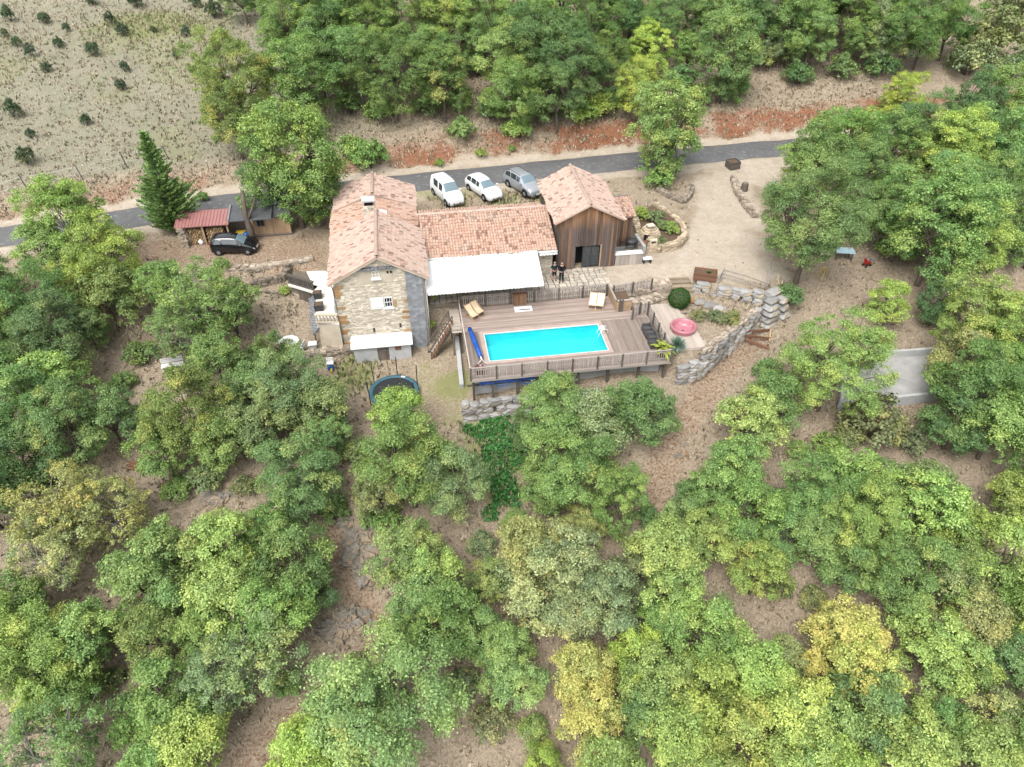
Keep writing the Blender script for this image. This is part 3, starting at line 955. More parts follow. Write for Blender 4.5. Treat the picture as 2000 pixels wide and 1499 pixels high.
LAND = [(*hit(*p)[:2], nm) for p, nm in [((700, 1180), 'the bend of the sunken path'), ((655, 1020), 'the head of the sunken path'), ((560, 1410), 'the foot of the sunken path'), ((710, 1090), 'the long rock ledge'), ((1140, 1400), 'the golden oak of the bare hollow'),
    ((1660, 1310), 'the golden oaks of the brush hollow'), ((1350, 790), 'the red earth path'), ((1285, 960), 'the lower end of the red earth path'), ((1745, 745), 'the concrete platform'), ((1645, 505), 'the pale blue table'), ((1692, 520), 'the red ride-on toy'),
    ((1480, 640), 'the end of the boulder wall'), ((975, 900), 'the bright green ground cover'), ((340, 722), 'the white slatted bench'), ((568, 682), 'the white round table'), ((268, 912), 'the reddish plank stack'), ((415, 972), 'the dark rough rocks'),
    ((1600, 170), 'the pale clearing'), ((870, 240), 'the grassy gap behind the parked cars'), ((700, 330), 'the road behind the stone house'), ((230, 440), 'the road left of the conifer'), ((1250, 1290), 'the yellow hollow'), ((960, 1110), 'the shaded hollow below the ground cover'), ((240, 1300), 'the bare litter patch of the lower wood'),
    ((1000, 1440), 'the bare hollow at the bottom of the slope'), ((1600, 1180), 'the grey brush hollow'), ((1740, 870), 'the leaf-strewn glade'), ((1900, 110), 'the dry slope behind the wood'), ((620, 210), 'the field side of the wood'), ((1150, 240), 'the red bank opposite the barn'), ((1470, 250), 'the red bank above the gravel')]]
_tk = 0
def tree(u, v, w_, hue, place, kind=None, group=None, name='oak_tree', word=None, label=None):
    """crown centre and width in pixels; the tree stands where a crown of that size rests on the slope"""
    global _tk
    _tk += 1
    W_ = 6.0
    k0 = kind
    if kind != 'B':
        w_ *= 1.01
    for _ in range(6):
        cls = k0 or ('L' if W_ > 7.6 else 'M' if W_ > 4.6 else 'S')
        x, y, z = hit(u, v, ZC[cls] * W_)
        W_ = w_ * depth_of(x, y, z + ZC[cls] * W_) / FPX
    rr = random.Random(_tk * 13 + 5)
    me, tr = VAR[cls][_tk % len(VAR[cls])]
    rgb, al = HUE[hue]
    j = rr.uniform(.86, 1.14)
    col = (rgb[0] * j * rr.uniform(.92, 1.1), rgb[1] * j, rgb[2] * j * rr.uniform(.85, 1.15), min(1, max(0, al + rr.uniform(-.05, .07))))
    size = 'huge' if W_ > 9 else 'broad' if W_ > 7.2 else 'medium' if W_ > 5.4 else 'modest' if W_ > 4.0 else 'small'
    if cls in 'PT':
        size += {'P': ' thin-crowned', 'T': ' tall'}[cls]
    near = [(math.hypot(x - lx, y - ly), nm) for lx, ly, nm in LAND]
    dn, nm = min(near)
    if dn < 5.0 and not place.startswith(('with', 'standing', 'narrow')):
        place = ('beside ' if dn < 3.0 else 'near ') + nm
    lab = label or (f'{size} {WORD[hue]} bush {place}' if cls == 'B' else f'{size} {WORD[hue]} oak {place}')
    t = thing(name, lab, 'bush' if cls == 'B' else 'tree', (x, y, z), rr.uniform(0, 6.28), lab)
    t.scale = (W_ * rr.uniform(.96, 1.06), W_ * rr.uniform(.96, 1.06), W_ * rr.uniform(.93, 1.07))
    if name == 'young_tree':
        t.scale.z *= 1.55
    put('foliage' if cls == 'B' else 'crown', me, t, color=col)
    put('stem' if cls == 'B' else 'trunk', tr, t)
    return t

WOOD = 'in the wood beyond the road'
for a in [(565, 51, 150, 'g'), (640, 41, 150, 'd'), (620, 105, 130, 'g'), (725, 51, 150, 'g'), (700, 130, 130, 'd'), (765, 140, 150, 'd'), (800, 51, 150, 'g'),
          (840, 120, 110, 'g'), (870, 31, 140, 'yg'), (945, 46, 140, 'g'), (985, 115, 130, 'yg'), (1000, 185, 115, 'g'), (1025, 31, 140, 'g'),
          (1060, 80, 170, 'd'), (1115, 125, 150, 'd'), (1145, 51, 140, 'd'), (1090, 185, 110, 'd'), (1190, 120, 95, 'g'), (1205, 21, 120, 'd'), (1310, 26, 130, 'd'),
          (1345, 100, 70, 'g'), (1380, 31, 110, 'g'), (1510, 21, 130, 'd'), (1555, 46, 125, 'g'), (1585, 82, 95, 'g'), (1690, 78, 85, 'br'), (1640, 26, 130, 'g'), (1745, 51, 120, 'gs'),
          (1785, 41, 150, 'g'), (1860, 41, 110, 'd'), (1805, 74, 90, 'br'), (1520, 80, 70, 'gs'), (470, -15, 90, 'd'), (1440, -10, 150, 'g'), (690, -30, 170, 'g'), (900, -35, 170, 'g'), (1100, -35, 170, 'd'), (1700, -20, 150, 'ol'), (560, -30, 150, 'g'), (1240, -40, 160, 'g'), (1600, -40, 160, 'g')]:
    tree(*a, WOOD)
tree(1420, 105, 135, 'g', 'standing tall at the edge of the pale clearing', 'T')
tree(1272, 95, 95, 'ye', 'standing tall and bright in the wood beyond the road', 'T')
tree(1250, 175, 95, 'ye', 'low at the front of the wood beyond the road')
tree(865, 165, 110, 'mx', 'at the front of the wood beyond the road')
for a in [(1165, 205, 72, 'ye'), (1060, 215, 70, 'g'), (960, 215, 60, 'g'), (1010, 250, 60, 'yg'), (1145, 225, 50, 'yg'), (720, 305, 75, 'g'), (690, 290, 60, 'yg'), (905, 258, 55, 'g'), (1360, 190, 60, 'd'), (1430, 165, 70, 'g')]:
    tree(*a, 'above the red bank beside the road', 'B', name='bush')
for a in [(1950, 85, 120, 'ol'), (1900, 120, 90, 'ol'), (1985, 130, 80, 'gs'), (1975, 25, 110, 'ol')]:
    tree(*a, 'on the dry slope behind the wood', 'B', name='bush')
tree(455, 165, 165, 'mx', 'beside the dry field, behind the taller walnut-dark oak')
tree(575, 160, 140, 'g', 'between the field and the wood, above the big roadside oak')
tree(455, 235, 120, 'mx', 'leaning over the dry field edge')
tree(565, 318, 200, 'g', 'rising behind the timber hut and shading the house', 'T', label='huge dark oak rising behind the timber hut beside the house')
tree(520, 370, 110, 'd', 'low over the timber hut roof')
tree(620, 380, 100, 'd', 'close to the rear roof of the stone house')
tree(1298, 250, 150, 'br', 'alone beside the drive and the road', 'T', label='lone bright oak in a stone ring beside the drive')
for a in [(600, 190, 60, 'd'), (680, 205, 60, 'd'), (740, 215, 60, 'g'), (830, 205, 60, 'd'), (900, 195, 60, 'g'), (1030, 180, 70, 'd'), (1190, 190, 60, 'd'), (1330, 160, 60, 'd'), (1480, 110, 70, 'gs'), (1560, 145, 60, 'd'), (1640, 135, 60, 'gs'), (1720, 130, 60, 'd'), (780, 120, 60, 'd'), (930, 130, 60, 'd'), (1010, 100, 60, 'd'), (500, 130, 60, 'd'), (1460, 50, 80, 'd'), (1600, 20, 80, 'd')]:
    tree(*a, 'in the undergrowth of the wood beyond the road', 'B', name='bush')
RIGHT = 'right of the gravel drive'
for a in [(1762, 188, 85, 'ye'), (1810, 248, 165, 'd'), (1900, 222, 120, 'd'), (1970, 205, 125, 'br'), (1640, 278, 135, 'g'), (1675, 252, 85, 'yg'), (1590, 320, 140, 'g'),
          (1745, 290, 140, 'g'), (1850, 300, 150, 'yg'), (1935, 290, 150, 'g'), (1790, 330, 90, 'tan'), (1680, 345, 130, 'd'), (1830, 390, 190, 'g'), (1755, 420, 130, 'd'), (1920, 400, 150, 'g'), (1985, 380, 110, 'g'),
          (1835, 452, 185, 'g'), (1905, 470, 145, 'yg'), (1760, 455, 95, 'g'), (1975, 480, 70, 'd'), (2030, 300, 150, 'g'), (2040, 450, 130, 'g')]:
    tree(*a, RIGHT)
tree(1590, 430, 215, 'g', 'with a dense crown spreading over the edge of the gravel drive', label='dense dark oak spreading over the edge of the gravel drive')
tree(1655, 418, 85, 'd', 'over the pale blue table')
tree(1540, 575, 60, 'd', 'against the end of the boulder wall', 'B', name='bush')
tree(1740, 590, 80, 'yg', 'young and pointed on the leaf-strewn slope', 'S', label='young pointed yellow-green tree on the leaf-strewn slope')
tree(1632, 704, 195, 'yg', 'left of the concrete platform', 'L', label='bright round oak beside the concrete platform')
for a in [(1835, 590, 80, 'd'), (1905, 625, 150, 'yg'), (1960, 660, 140, 'yg'), (1880, 700, 110, 'tan'), (1905, 755, 160, 'd'), (1985, 740, 130, 'g'), (1870, 820, 120, 'd'), (1945, 835, 130, 'yg'), (2040, 800, 150, 'g'), (2030, 620, 120, 'yg')]:
    tree(*a, 'hiding the end of the concrete platform')
for a in [(1500, 725, 58, 'g'), (1705, 828, 120, 'ol'), (1660, 850, 60, 'ol')]:
    tree(*a, 'on the leaf-strewn slope below the boulder wall', 'B', name='bush')
tree(1515, 785, 110, 'g', 'on the slope below the boulder wall')
tree(1460, 828, 120, 'yg', 'on the slope below the boulder wall')
DECK = 'below the pool deck'
for a in [(1075, 810, 140, 'g'), (1155, 830, 140, 'gs'), (1090, 775, 90, 'g'), (1030, 835, 80, 'd'), (1270, 805, 115, 'd'), (1240, 780, 90, 'd'), (1200, 800, 90, 'g')]:
    tree(*a, DECK)
tree(1120, 910, 180, 'g', 'with a rounded crown below the pool deck shrubs')
tree(1215, 975, 115, 'g', 'narrow, beside the red earth path', 'T')
tree(1065, 940, 110, 'g', 'below the pool deck shrubs')
tree(779, 818, 116, 'yg', 'in front of the trampoline', label='pale yellow-green oak in front of the trampoline')
tree(800, 905, 190, 'mx', 'beside the bright green ground cover')
tree(885, 945, 150, 'gs', 'beside the bright green ground cover')
tree(740, 960, 110, 'ol', 'beside the bright green ground cover')
LEFT = 'left of the house garden'
for a in [(130, 430, 165, 'yg'), (200, 500, 150, 'yg'), (90, 490, 110, 'yg'), (205, 580, 120, 'mx'), (150, 555, 110, 'yg'), (55, 600, 150, 'd'), (110, 660, 150, 'd'), (20, 650, 130, 'd'), (170, 640, 80, 'd'),
          (95, 755, 130, 'yg'), (40, 800, 160, 'g'), (130, 830, 150, 'g'), (215, 820, 110, 'd'), (40, 900, 140, 'd'), (-40, 720, 150, 'g'), (-30, 560, 110, 'd')]:
    tree(*a, LEFT)
for a in [(385, 585, 160, 'g'), (320, 560, 100, 'g'), (450, 600, 105, 'g'), (350, 640, 130, 'g'), (415, 690, 110, 'g')]:
    tree(*a, 'standing over the garden terraces beside the house', 'P' if a[2] > 120 else None)
tree(432, 518, 34, 'br', 'behind the black car', 'B', name='bush')
for a in [(370, 815, 165, 'mx'), (440, 850, 120, 'g'), (320, 880, 120, 'g'), (560, 755, 150, 'gs'), (620, 800, 120, 'gs'), (500, 830, 120, 'gs'), (530, 690, 80, 'd'), (480, 760, 100, 'g'), (640, 850, 90, 'g')]:
    tree(*a, 'below the rubble wall of the house garden')
tree(580, 925, 165, 'd', 'at the top of the sunken path', label='dark blue-green oak at the top of the sunken path')
tree(115, 985, 190, 'tan', 'spreading in the lower wood', 'P')
tree(215, 1000, 150, 'tan', 'spreading in the lower wood', 'P')
tree(100, 1080, 150, 'tan', 'spreading in the lower wood', 'P')
LOW = 'in the lower wood left of the path'
for a in [(60, 1290, 190, 'yg'), (150, 1250, 150, 'yg'), (110, 1340, 150, 'yg'), (10, 1190, 140, 'g'), (270, 1130, 150, 'g'), (350, 1080, 150, 'mx'), (440, 1080, 140, 'yg'), (520, 1045, 110, 'g'), (570, 1090, 150, 'g'),
          (450, 1170, 150, 'yg'), (540, 1190, 150, 'g'), (360, 1180, 130, 'g'), (310, 1240, 130, 'mx'), (390, 1220, 120, 'yg'), (330, 1370, 160, 'br'), (350, 1450, 160, 'yg'), (280, 1420, 110, 'br'), (620, 1150, 80, 'd'), (300, 1500, 140, 'br')]:
    tree(*a, LOW)
tree(500, 1260, 190, 'gs', 'with bare twigs in the lower wood left of the path', 'P')
tree(430, 1330, 160, 'gs', 'with bare twigs in the lower wood left of the path', 'P')
tree(100, 1460, 200, 'g', 'with bare twigs at the bottom of the slope', 'P')
tree(745, 1385, 290, 'br', 'broad and round below the path bend', label='broad round bright oak below the bend of the path')
tree(660, 1400, 130, 'g', 'below the bend of the path')
tree(600, 1485, 150, 'ye', 'below the bend of the path')
RLOW = 'in the lower wood right of the path'
for a in [(790, 1075, 130, 'mx'), (850, 1130, 130, 'yg'), (820, 1180, 130, 'g'), (880, 1220, 140, 'g'), (790, 1250, 100, 'g'), (990, 1260, 110, 'br'), (1010, 1330, 120, 'br'), (940, 1240, 110, 'g'),
          (1040, 1075, 140, 'tan'), (1100, 1110, 150, 'tan'), (1050, 1160, 150, 'tan'), (1110, 1195, 120, 'tan'), (1130, 1030, 80, 'tan'), (960, 1130, 90, 'mx'), (1005, 1020, 60, 'g'),
          (1195, 1180, 130, 'gs'), (1240, 1120, 100, 'ol'), (1290, 1080, 140, 'yg'), (1380, 1050, 120, 'yg'), (1330, 1020, 90, 'g'), (1395, 960, 110, 'br'), (1450, 920, 130, 'g'), (1470, 1000, 130, 'g'), (1420, 1010, 80, 'gs'),
          (1320, 1165, 130, 'br'), (1370, 1230, 150, 'br'), (1290, 1210, 100, 'g'), (1480, 1115, 115, 'mx'), (1545, 1050, 100, 'g'), (1600, 960, 150, 'g'), (1660, 930, 120, 'yg'), (1690, 1020, 160, 'br'), (1600, 1050, 110, 'g'), (1740, 960, 120, 'g'),
          (1660, 1100, 110, 'g'), (1830, 960, 130, 'gs'), (1800, 1010, 150, 'yg'), (1870, 1030, 120, 'yg'), (1780, 1130, 170, 'br'), (1860, 1100, 110, 'mx'), (1950, 1080, 150, 'yg'), (1990, 970, 120, 'yg'), (1985, 1180, 120, 'g'),
          (1850, 1175, 150, 'tan'), (1900, 1210, 130, 'tan'), (1810, 1260, 150, 'yg'), (1880, 1290, 120, 'yg'), (1960, 1290, 120, 'd'), (1300, 1330, 150, 'yg'), (1380, 1370, 170, 'yg'), (1460, 1310, 150, 'yg'), (1530, 1390, 170, 'ye'),
          (1440, 1440, 170, 'ye'), (1310, 1430, 150, 'yg'), (1610, 1440, 150, 'yg'), (1700, 1390, 160, 'g'), (1640, 1490, 150, 'ye'), (1760, 1470, 170, 'yg'), (1840, 1420, 120, 'g'), (1900, 1470, 150, 'yg'), (1960, 1420, 130, 'tan'), (1990, 1500, 120, 'yg'), (1200, 1500, 140, 'yg'), (1240, 1400, 110, 'g'), (1060, 1500, 90, 'ye'), (1540, 1290, 90, 'tan'), (1560, 1500, 150, 'yg'), (1360, 1510, 150, 'yg')]:
    tree(*a, RLOW)
tree(1145, 1310, 130, 'go', 'by the bare hollow of the lower wood', 'S')
tree(1140, 1395, 140, 'go', 'by the bare hollow of the lower wood', 'S')
tree(1245, 1275, 120, 'ye', 'beside the golden oak of the lower wood')
tree(1650, 1230, 140, 'go', 'by the grey brush hollow')
tree(1690, 1300, 150, 'go', 'by the grey brush hollow')
tree(1610, 1310, 110, 'go', 'by the grey brush hollow')
for a in [(650, 1000, 60, 'g'), (400, 935, 70, 'gs'), (345, 955, 60, 'g'), (480, 950, 50, 'ol'), (760, 1015, 60, 'g'), (940, 1065, 60, 'gs'), (1265, 1010, 50, 'g'), (1520, 1150, 50, 'ol'), (1590, 1170, 55, 'ol'), (250, 1235, 60, 'ol'), (215, 1330, 50, 'ol'),
          (560, 1335, 60, 'g'), (905, 1335, 70, 'ol'), (960, 1405, 80, 'ol'), (1040, 1425, 60, 'yg'), (1785, 870, 60, 'ol'), (1620, 875, 60, 'g'), (1560, 880, 50, 'yg'), (1420, 885, 50, 'g'), (270, 690, 60, 'd'), (240, 745, 50, 'd'), (1340, 960, 50, 'g'), (720, 1015, 40, 'g'), (690, 880, 60, 'gs'), (500, 705, 70, 'gs'), (700, 1290, 40, 'ol'), (1010, 1040, 60, 'g')]:
    tree(*a, 'in the undergrowth of the lower slope', 'B', name='bush')
tree(1292, 352, 56, 'br', 'round the foot of the lone oak beside the drive', 'B', name='bush', label='bright leafy bush round the foot of the lone oak')
# the clump behind the camera's view line ends here; a few more oaks close the slope just outside the frame
for a in [(-60, 950, 200, 'g'), (-60, 1250, 200, 'yg'), (2060, 950, 160, 'g'), (2080, 1200, 200, 'yg'), (2070, 1420, 200, 'g')]:
    tree(*a, 'at the outer edge of the lower wood')

# young trees planted in the dry field
for k, (u, v, w_) in enumerate([(18, 35, 28), (88, 40, 24), (115, 88, 22), (62, 105, 24), (33, 85, 22), (240, 62, 28), (215, 42, 22), (180, 102, 28), (265, 5, 34), (380, 8, 26), (417, 25, 34), (364, 66, 22), (344, 112, 16), (237, 170, 24), (168, 238, 24),
                                (25, 220, 36), (50, 312, 36), (178, 3, 26), (10, 68, 16), (130, 58, 18), (90, 135, 24), (243, 135, 20), (60, 265, 20), (300, 60, 14)]):
    tree(u, v, w_ * .85, 'k', 'planted alone in the dry field above the road', 'B', name='young_tree', label='small dark young tree planted in the dry field above the road')

# conifer by the woodshed
def conifer():
    r = np.random.default_rng(77)
    Hc, Rb = 9.0, 2.25
    pos, dirs, tn = [], [], []
    for k in range(520):
        f = r.random() ** 1.35
        z = .25 + f * (Hc - .5)
        prof = Rb * (1 - z / Hc) ** .85 * (1 if z > .9 else .8) + .06
        a = r.uniform(0, 2 * math.pi)
        L = prof * r.uniform(.6, 1.1) * (1 + .95 * float(vnoise(a * 1.9 + 9, z, 1.15)))
        d = np.array([math.cos(a), math.sin(a), .42])
        n_ = int(18 + L * 34)
        t = r.uniform(.12, 1, n_) ** .7
        base = np.array([0, 0, z]) + d * (L * t)[:, None]
        base[:, 2] += (t ** 2) * L * .12
        side = np.cross(d, [0, 0, 1])
        off = r.uniform(-1, 1, n_)
        base += side * (off * (1.05 - t) * .42 * (L * .55 + .15))[:, None] + r.normal(size=(n_, 3)) * .035
        pos.append(base)
        dd = unit(d + side * off[:, None] * .8 + r.normal(size=(n_, 3)) * .25 + np.array([0, 0, .25]))
        dirs.append(dd)
        tn.append(np.full(n_, r.random() * .7))
    pos, dirs, tn = np.concatenate(pos), np.concatenate(dirs), np.concatenate(tn)
    n = len(pos)
    nr = unit(np.cross(dirs, r.normal(size=(n, 3))))
    b_ = np.cross(nr, dirs)
    L = r.uniform(.16, .32, n)[:, None]
    V = np.stack([pos - dirs * L * .5, pos - b_ * L * .2, pos + dirs * L * .6, pos + b_ * L * .2], 1)
    me = quad_mesh('needles', V, tn, r.random(n), MAT['needle'])
    x, y, z = hit(345, 455)
    t = thing('conifer_tree', 'pointed dark green conifer beside the red-roofed woodshed', 'tree', (x, y, z))
    put('crown', me, t, color=(.190, .285, .095, 0))
    MB().tube([(0, 0, -.3), (0, 0, 3), (.03, 0, 6.8)], [.17, .11, .02], 8).build('trunk', MAT['bark'], t, smooth=True)
conifer()

# ---------------------------------------------------------------- ground cover nobody could count
def tuft_mat():
    m, n_, b = base_mat('dry_grass', 0.9, 0.1)
    t = _attr(n_, 'tint').outputs['Fac']
    n_.links.new(_ramp(n_, t, [(0, (.13, .10, .07)), (.3, (.31, .265, .19)), (.62, (.24, .21, .14)), (.74, (.12, .14, .055)), (1, (.09, .15, .04))]), b.inputs['Base Color'])
    return m
def scatter_tufts():
    r = np.random.default_rng(5)
    n = 150000
    x = r.uniform(-56, 50, n)
    y = r.uniform(-34, 62, n)
    mk_, fl_ = ground_masks(x, y)
    sy = sdist(x, y, YARD)
    d = road_d(x, y)
    ok = (np.abs(d) > 2.3) & (mk_[:, 1] < .35)
    ok &= ~keep_out(x, y, -16.2, 9.4, -1.3, 14.6) & ~keep_out(x, y, -8.4, 14, -9.5, .6) & ~keep_out(x, y, -27, -17, 9, 15)
    for line, hw, dep in PATHS:
        ok &= pdist(x, y, line) > hw
    ok &= ~((sy > .1) & (d < -2) & (mk_[:, 2] < .2) & (r.random(n) < .85))
    keep = r.random(n) < np.clip(.45 + mk_[:, 2] * .6 - mk_[:, 3] * .3, .1, 1)
    ok &= keep & ~((fl_ > .5) & (r.random(n) < .45))
    x, y, g_, f_ = x[ok], y[ok], mk_[ok, 2], fl_[ok]
    z = np.array([Tz(a, b) for a, b in zip(x, y)])
    V, tn = [], []
    for k in range(3):
        n = len(x)
        h = r.uniform(.08, .30, n) * (1 + .5 * g_)
        a = r.uniform(0, 6.28, n)
        lean = r.uniform(.02, .2, n)
        wd = r.uniform(.03, .10, n)
        ox, oy = r.normal(size=n) * .08, r.normal(size=n) * .08
        bx, by = x + ox, y + oy
        dx, dy = np.cos(a), np.sin(a)
        p0 = np.stack([bx - dy * wd, by + dx * wd, z - .02], 1)
        p1 = np.stack([bx + dy * wd, by - dx * wd, z - .02], 1)
        p2 = np.stack([bx + dx * lean + dy * wd * .3, by + dy * lean - dx * wd * .3, z + h], 1)
        p3 = np.stack([bx + dx * lean - dy * wd * .5, by + dy * lean + dx * wd * .5, z + h * .9], 1)
        V.append(np.stack([p0, p1, p2, p3], 1))
        tn.append(np.clip(r.random(n) * .62 + (r.random(n) < g_) * .38, 0, 1))
    me = quad_mesh('grass_tufts', np.concatenate(V), np.concatenate(tn), np.concatenate(tn), tuft_mat())
    o = put('dry_grass', me, kind='stuff')
    tag(o, 'short dry grass and weeds over the slopes and the field', 'grass')
scatter_tufts()
def scatter_ivy():
    """the patch of bright green ground cover, and leafy weeds by the road"""
    r = np.random.default_rng(6)
    xs, ys = [p[0] for p in G_GREEN], [p[1] for p in G_GREEN]
    n = 9000
    x = r.uniform(min(xs) - 1, max(xs) + 1, n)
    y = r.uniform(min(ys) - 1, max(ys) + 1, n)
    ok = sdist(x, y, G_GREEN) + vnoise(x, y, 1.2) * 2.4 + vnoise(x, y, .5) * .9 > 0
    x, y = x[ok], y[ok]
    z = np.array([Tz(a, b) for a, b in zip(x, y)]) + r.uniform(.03, .45, len(x)) * (.6 + vnoise(x, y, .9))
    pos = np.stack([x, y, z], 1)
    nr = unit(np.array([0, 0, 1.0]) + r.normal(size=(len(x), 3)) * .5)
    me = quad_mesh('ground_cover', leaf_quads(pos, nr, np.full(len(x), .2), r), r.random(len(x)) * .5, r.random(len(x)), MAT['leaf'])
    o = put('ground_cover', me, kind='stuff', color=(.060, .185, .045, 0))
    tag(o, 'bright green ivy-like ground cover below the deck wall', 'ground cover')
scatter_ivy()
def scatter_litter():
    """fallen leaves and loose stones"""
    r = np.random.default_rng(8)
    n = 60000
    x, y = r.uniform(-45, 46, n), r.uniform(-34, 30, n)
    mk_, _ = ground_masks(x, y)
    d, sy = road_d(x, y), sdist(x, y, YARD)
    ok = (np.abs(d) > 2.2) & (r.random(n) < mk_[:, 3] * .9 + mk_[:, 0] * .25) & ~keep_out(x, y, -16, 9.5, -9.2, 14.6) & ~keep_out(x, y, 9, 14, -8, 0)
    x, y = x[ok], y[ok]
    z = np.array([Tz(a, b) for a, b in zip(x, y)]) + .015
    pos = np.stack([x, y, z], 1)
    nr = unit(np.array([0, 0, 1.0]) + r.normal(size=(len(x), 3)) * .35)
    m = M('fallen_leaf', (.40, .31, .22), (.25, .17, .12), .7, .9, .1, bump=0, tint=.45, world=True)
    me = quad_mesh('fallen_leaves', leaf_quads(pos, nr, r.uniform(.06, .16, len(x)), r, .7), r.random(len(x)), r.random(len(x)), m)
    tag(put('fallen_leaves', me, kind='stuff'), 'brown fallen oak leaves on the slopes', 'leaves')
    mb_ = MB()
    n = 5200
    x, y = r.uniform(-45, 44, n), r.uniform(-30, 34, n)
    mk_, _ = ground_masks(x, y)
    d = road_d(x, y)
    for i in range(n):
        p_ = .12 + mk_[i, 1] * .12 + mk_[i, 0] * .55 + mk_[i, 3] * .12
        if abs(d[i]) < 2.5 or r.random() > p_ or keep_out(x[i], y[i], -16, 9.5, -9.2, 14.6) or keep_out(x[i], y[i], 9, 14, -8, 0):
            continue
        s_ = r.uniform(.06, .2) * (1.4 if mk_[i, 0] > .5 else 1)
        mb_.box((x[i], y[i], Tz(x[i], y[i]) + s_ * .1), (s_, s_ * r.uniform(.6, 1), s_ * .5), r.uniform(0, 3), .7, tint=r.random(), jit=s_ * .14)
    m = M('loose_stone', (.42, .35, .28), (.32, .22, .16), .9, .9, .1, bump=.2, tint=.35, world=True)
    tag(mb_.build('loose_stones', m, kind='stuff'), 'loose small stones lying on the earth', 'stones')
scatter_litter()

# ---------------------------------------------------------------- helpers for buildings
def onY(u, v, yp):
    """where the line of sight through a pixel meets the upright plane y = yp: (x, z)"""
    a, b = (u - 1000) / FPX, (v - 749.5) / FPX
    d, f = b * CP + SP, CP - b * SP
    dx, dy = a * CY + f * SY, -a * SY + f * CY
    t = (yp - CAM.y) / dy
    return CAM.x + t * dx, HCAM - t * d
def roof_plane(parent, o, u, s, Lu, Ls, mat_, seed=0, cw=.205, tl=.31, clip=None):
    """one slope of half-round tiles: o eave corner, u along the eave, s up the slope"""
    o, u, s = Vector(o), Vector(u).normalized(), Vector(s).normalized()
    n = u.cross(s).normalized()
    if n.z < 0:
        n = -n
    rr = random.Random(seed)
    bd = MB()
    P = [o - n * .10, o + u * Lu - n * .10, o + u * Lu + s * Ls - n * .10, o + s * Ls - n * .10]
    P += [p + n * .115 for p in P]
    bd.add(P, [(3, 2, 1, 0), (4, 5, 6, 7), (0, 1, 5, 4), (1, 2, 6, 5), (2, 3, 7, 6), (3, 0, 4, 7)], .3)
    roof = bd.build('roof_slope', mat_, parent)
    mb_ = MB()
    nc, nr_ = int(round(Lu / cw)), int(math.ceil(Ls / tl))
    cw = Lu / nc
    for i in range(nc):
        for j in range(nr_):
            s0 = j * tl - .04 + rr.uniform(-.045, .045) + .05 * math.sin(i * .37 + j * .2)
            s1 = min(s0 + tl * 1.14, Ls)
            uc = (i + .5) * cw + rr.uniform(-.02, .02)
            if clip and not clip(uc, s0):
                continue
            t = rr.random() ** .85
            t = .17 + t * .83
            if rr.random() < .15:
                t = rr.random() * .16
            P = []
            for sv, rad, lift in ((s0, cw * .47, .055), (s1, cw * .40, .025)):
                for k in range(5):
                    a = math.pi * k / 4
                    P.append(o + u * (uc + math.cos(a) * rad) + s * sv + n * (math.sin(a) * rad * .95 + lift - .035))
            mb_.add(P, [(k, k + 1, k + 6, k + 5) for k in range(4)] + [(0, 1, 2, 3, 4)], t)
    t = mb_.build('roof_tiles', mat_, roof, kind='stuff')
    return roof
def ridge_tiles(parent, a, b, mat_, seed=0, r=.14):
    a, b = Vector(a), Vector(b)
    L = (b - a).length
    x = (b - a) / L
    y = Vector((0, 0, 1)).cross(x).normalized()
    rr = random.Random(seed)
    mb_ = MB()
    n = int(L / .36)
    for i in range(n):
        P = []
        for e, rad, up in ((i * L / n - .02, r, .03), ((i + 1) * L / n + .03, r * .9, .0)):
            for k in range(6):
                t = math.pi * k / 5
                P.append(a + x * e + y * math.cos(t) * rad + Vector((0, 0, 1)) * (math.sin(t) * rad * .8 + up))
        mb_.add(P, [(k, k + 1, k + 7, k + 6) for k in range(5)], .3 + rr.random() * .7)
    return mb_.build('ridge_tiles', mat_, parent, kind='stuff')
def gable_roof(parent, x0, x1, xr, y0, y1, zl, zr_, zt, mat_, seed):
    """ridge along y"""
    g = []
    sl = Vector((xr - x0, 0, zt - zl))
    g.append(roof_plane(parent, (x0, y0, zl), (0, 1, 0), sl, y1 - y0, sl.length, mat_, seed))
    sr = Vector((xr - x1, 0, zt - zr_))
    g.append(roof_plane(parent, (x1, y0, zr_), (0, 1, 0), sr, y1 - y0, sr.length, mat_, seed + 1))
    ridge_tiles(g[0], (xr, y0, zt + .03), (xr, y1, zt + .03), mat_, seed + 2)
    return g
def profile_prism(prof, y0, y1, name, mat_, parent):
    """upright outline in x,z pushed along y"""
    n = len(prof)
    P = [(x, y0, z) for x, z in prof] + [(x, y1, z) for x, z in prof]
    Fs = [tuple(range(n)), tuple(reversed(range(n, 2 * n)))] + [(i, i + n, (i + 1) % n + n, (i + 1) % n) for i in range(n)]
    return MB().add(P, Fs).build(name, mat_, parent)
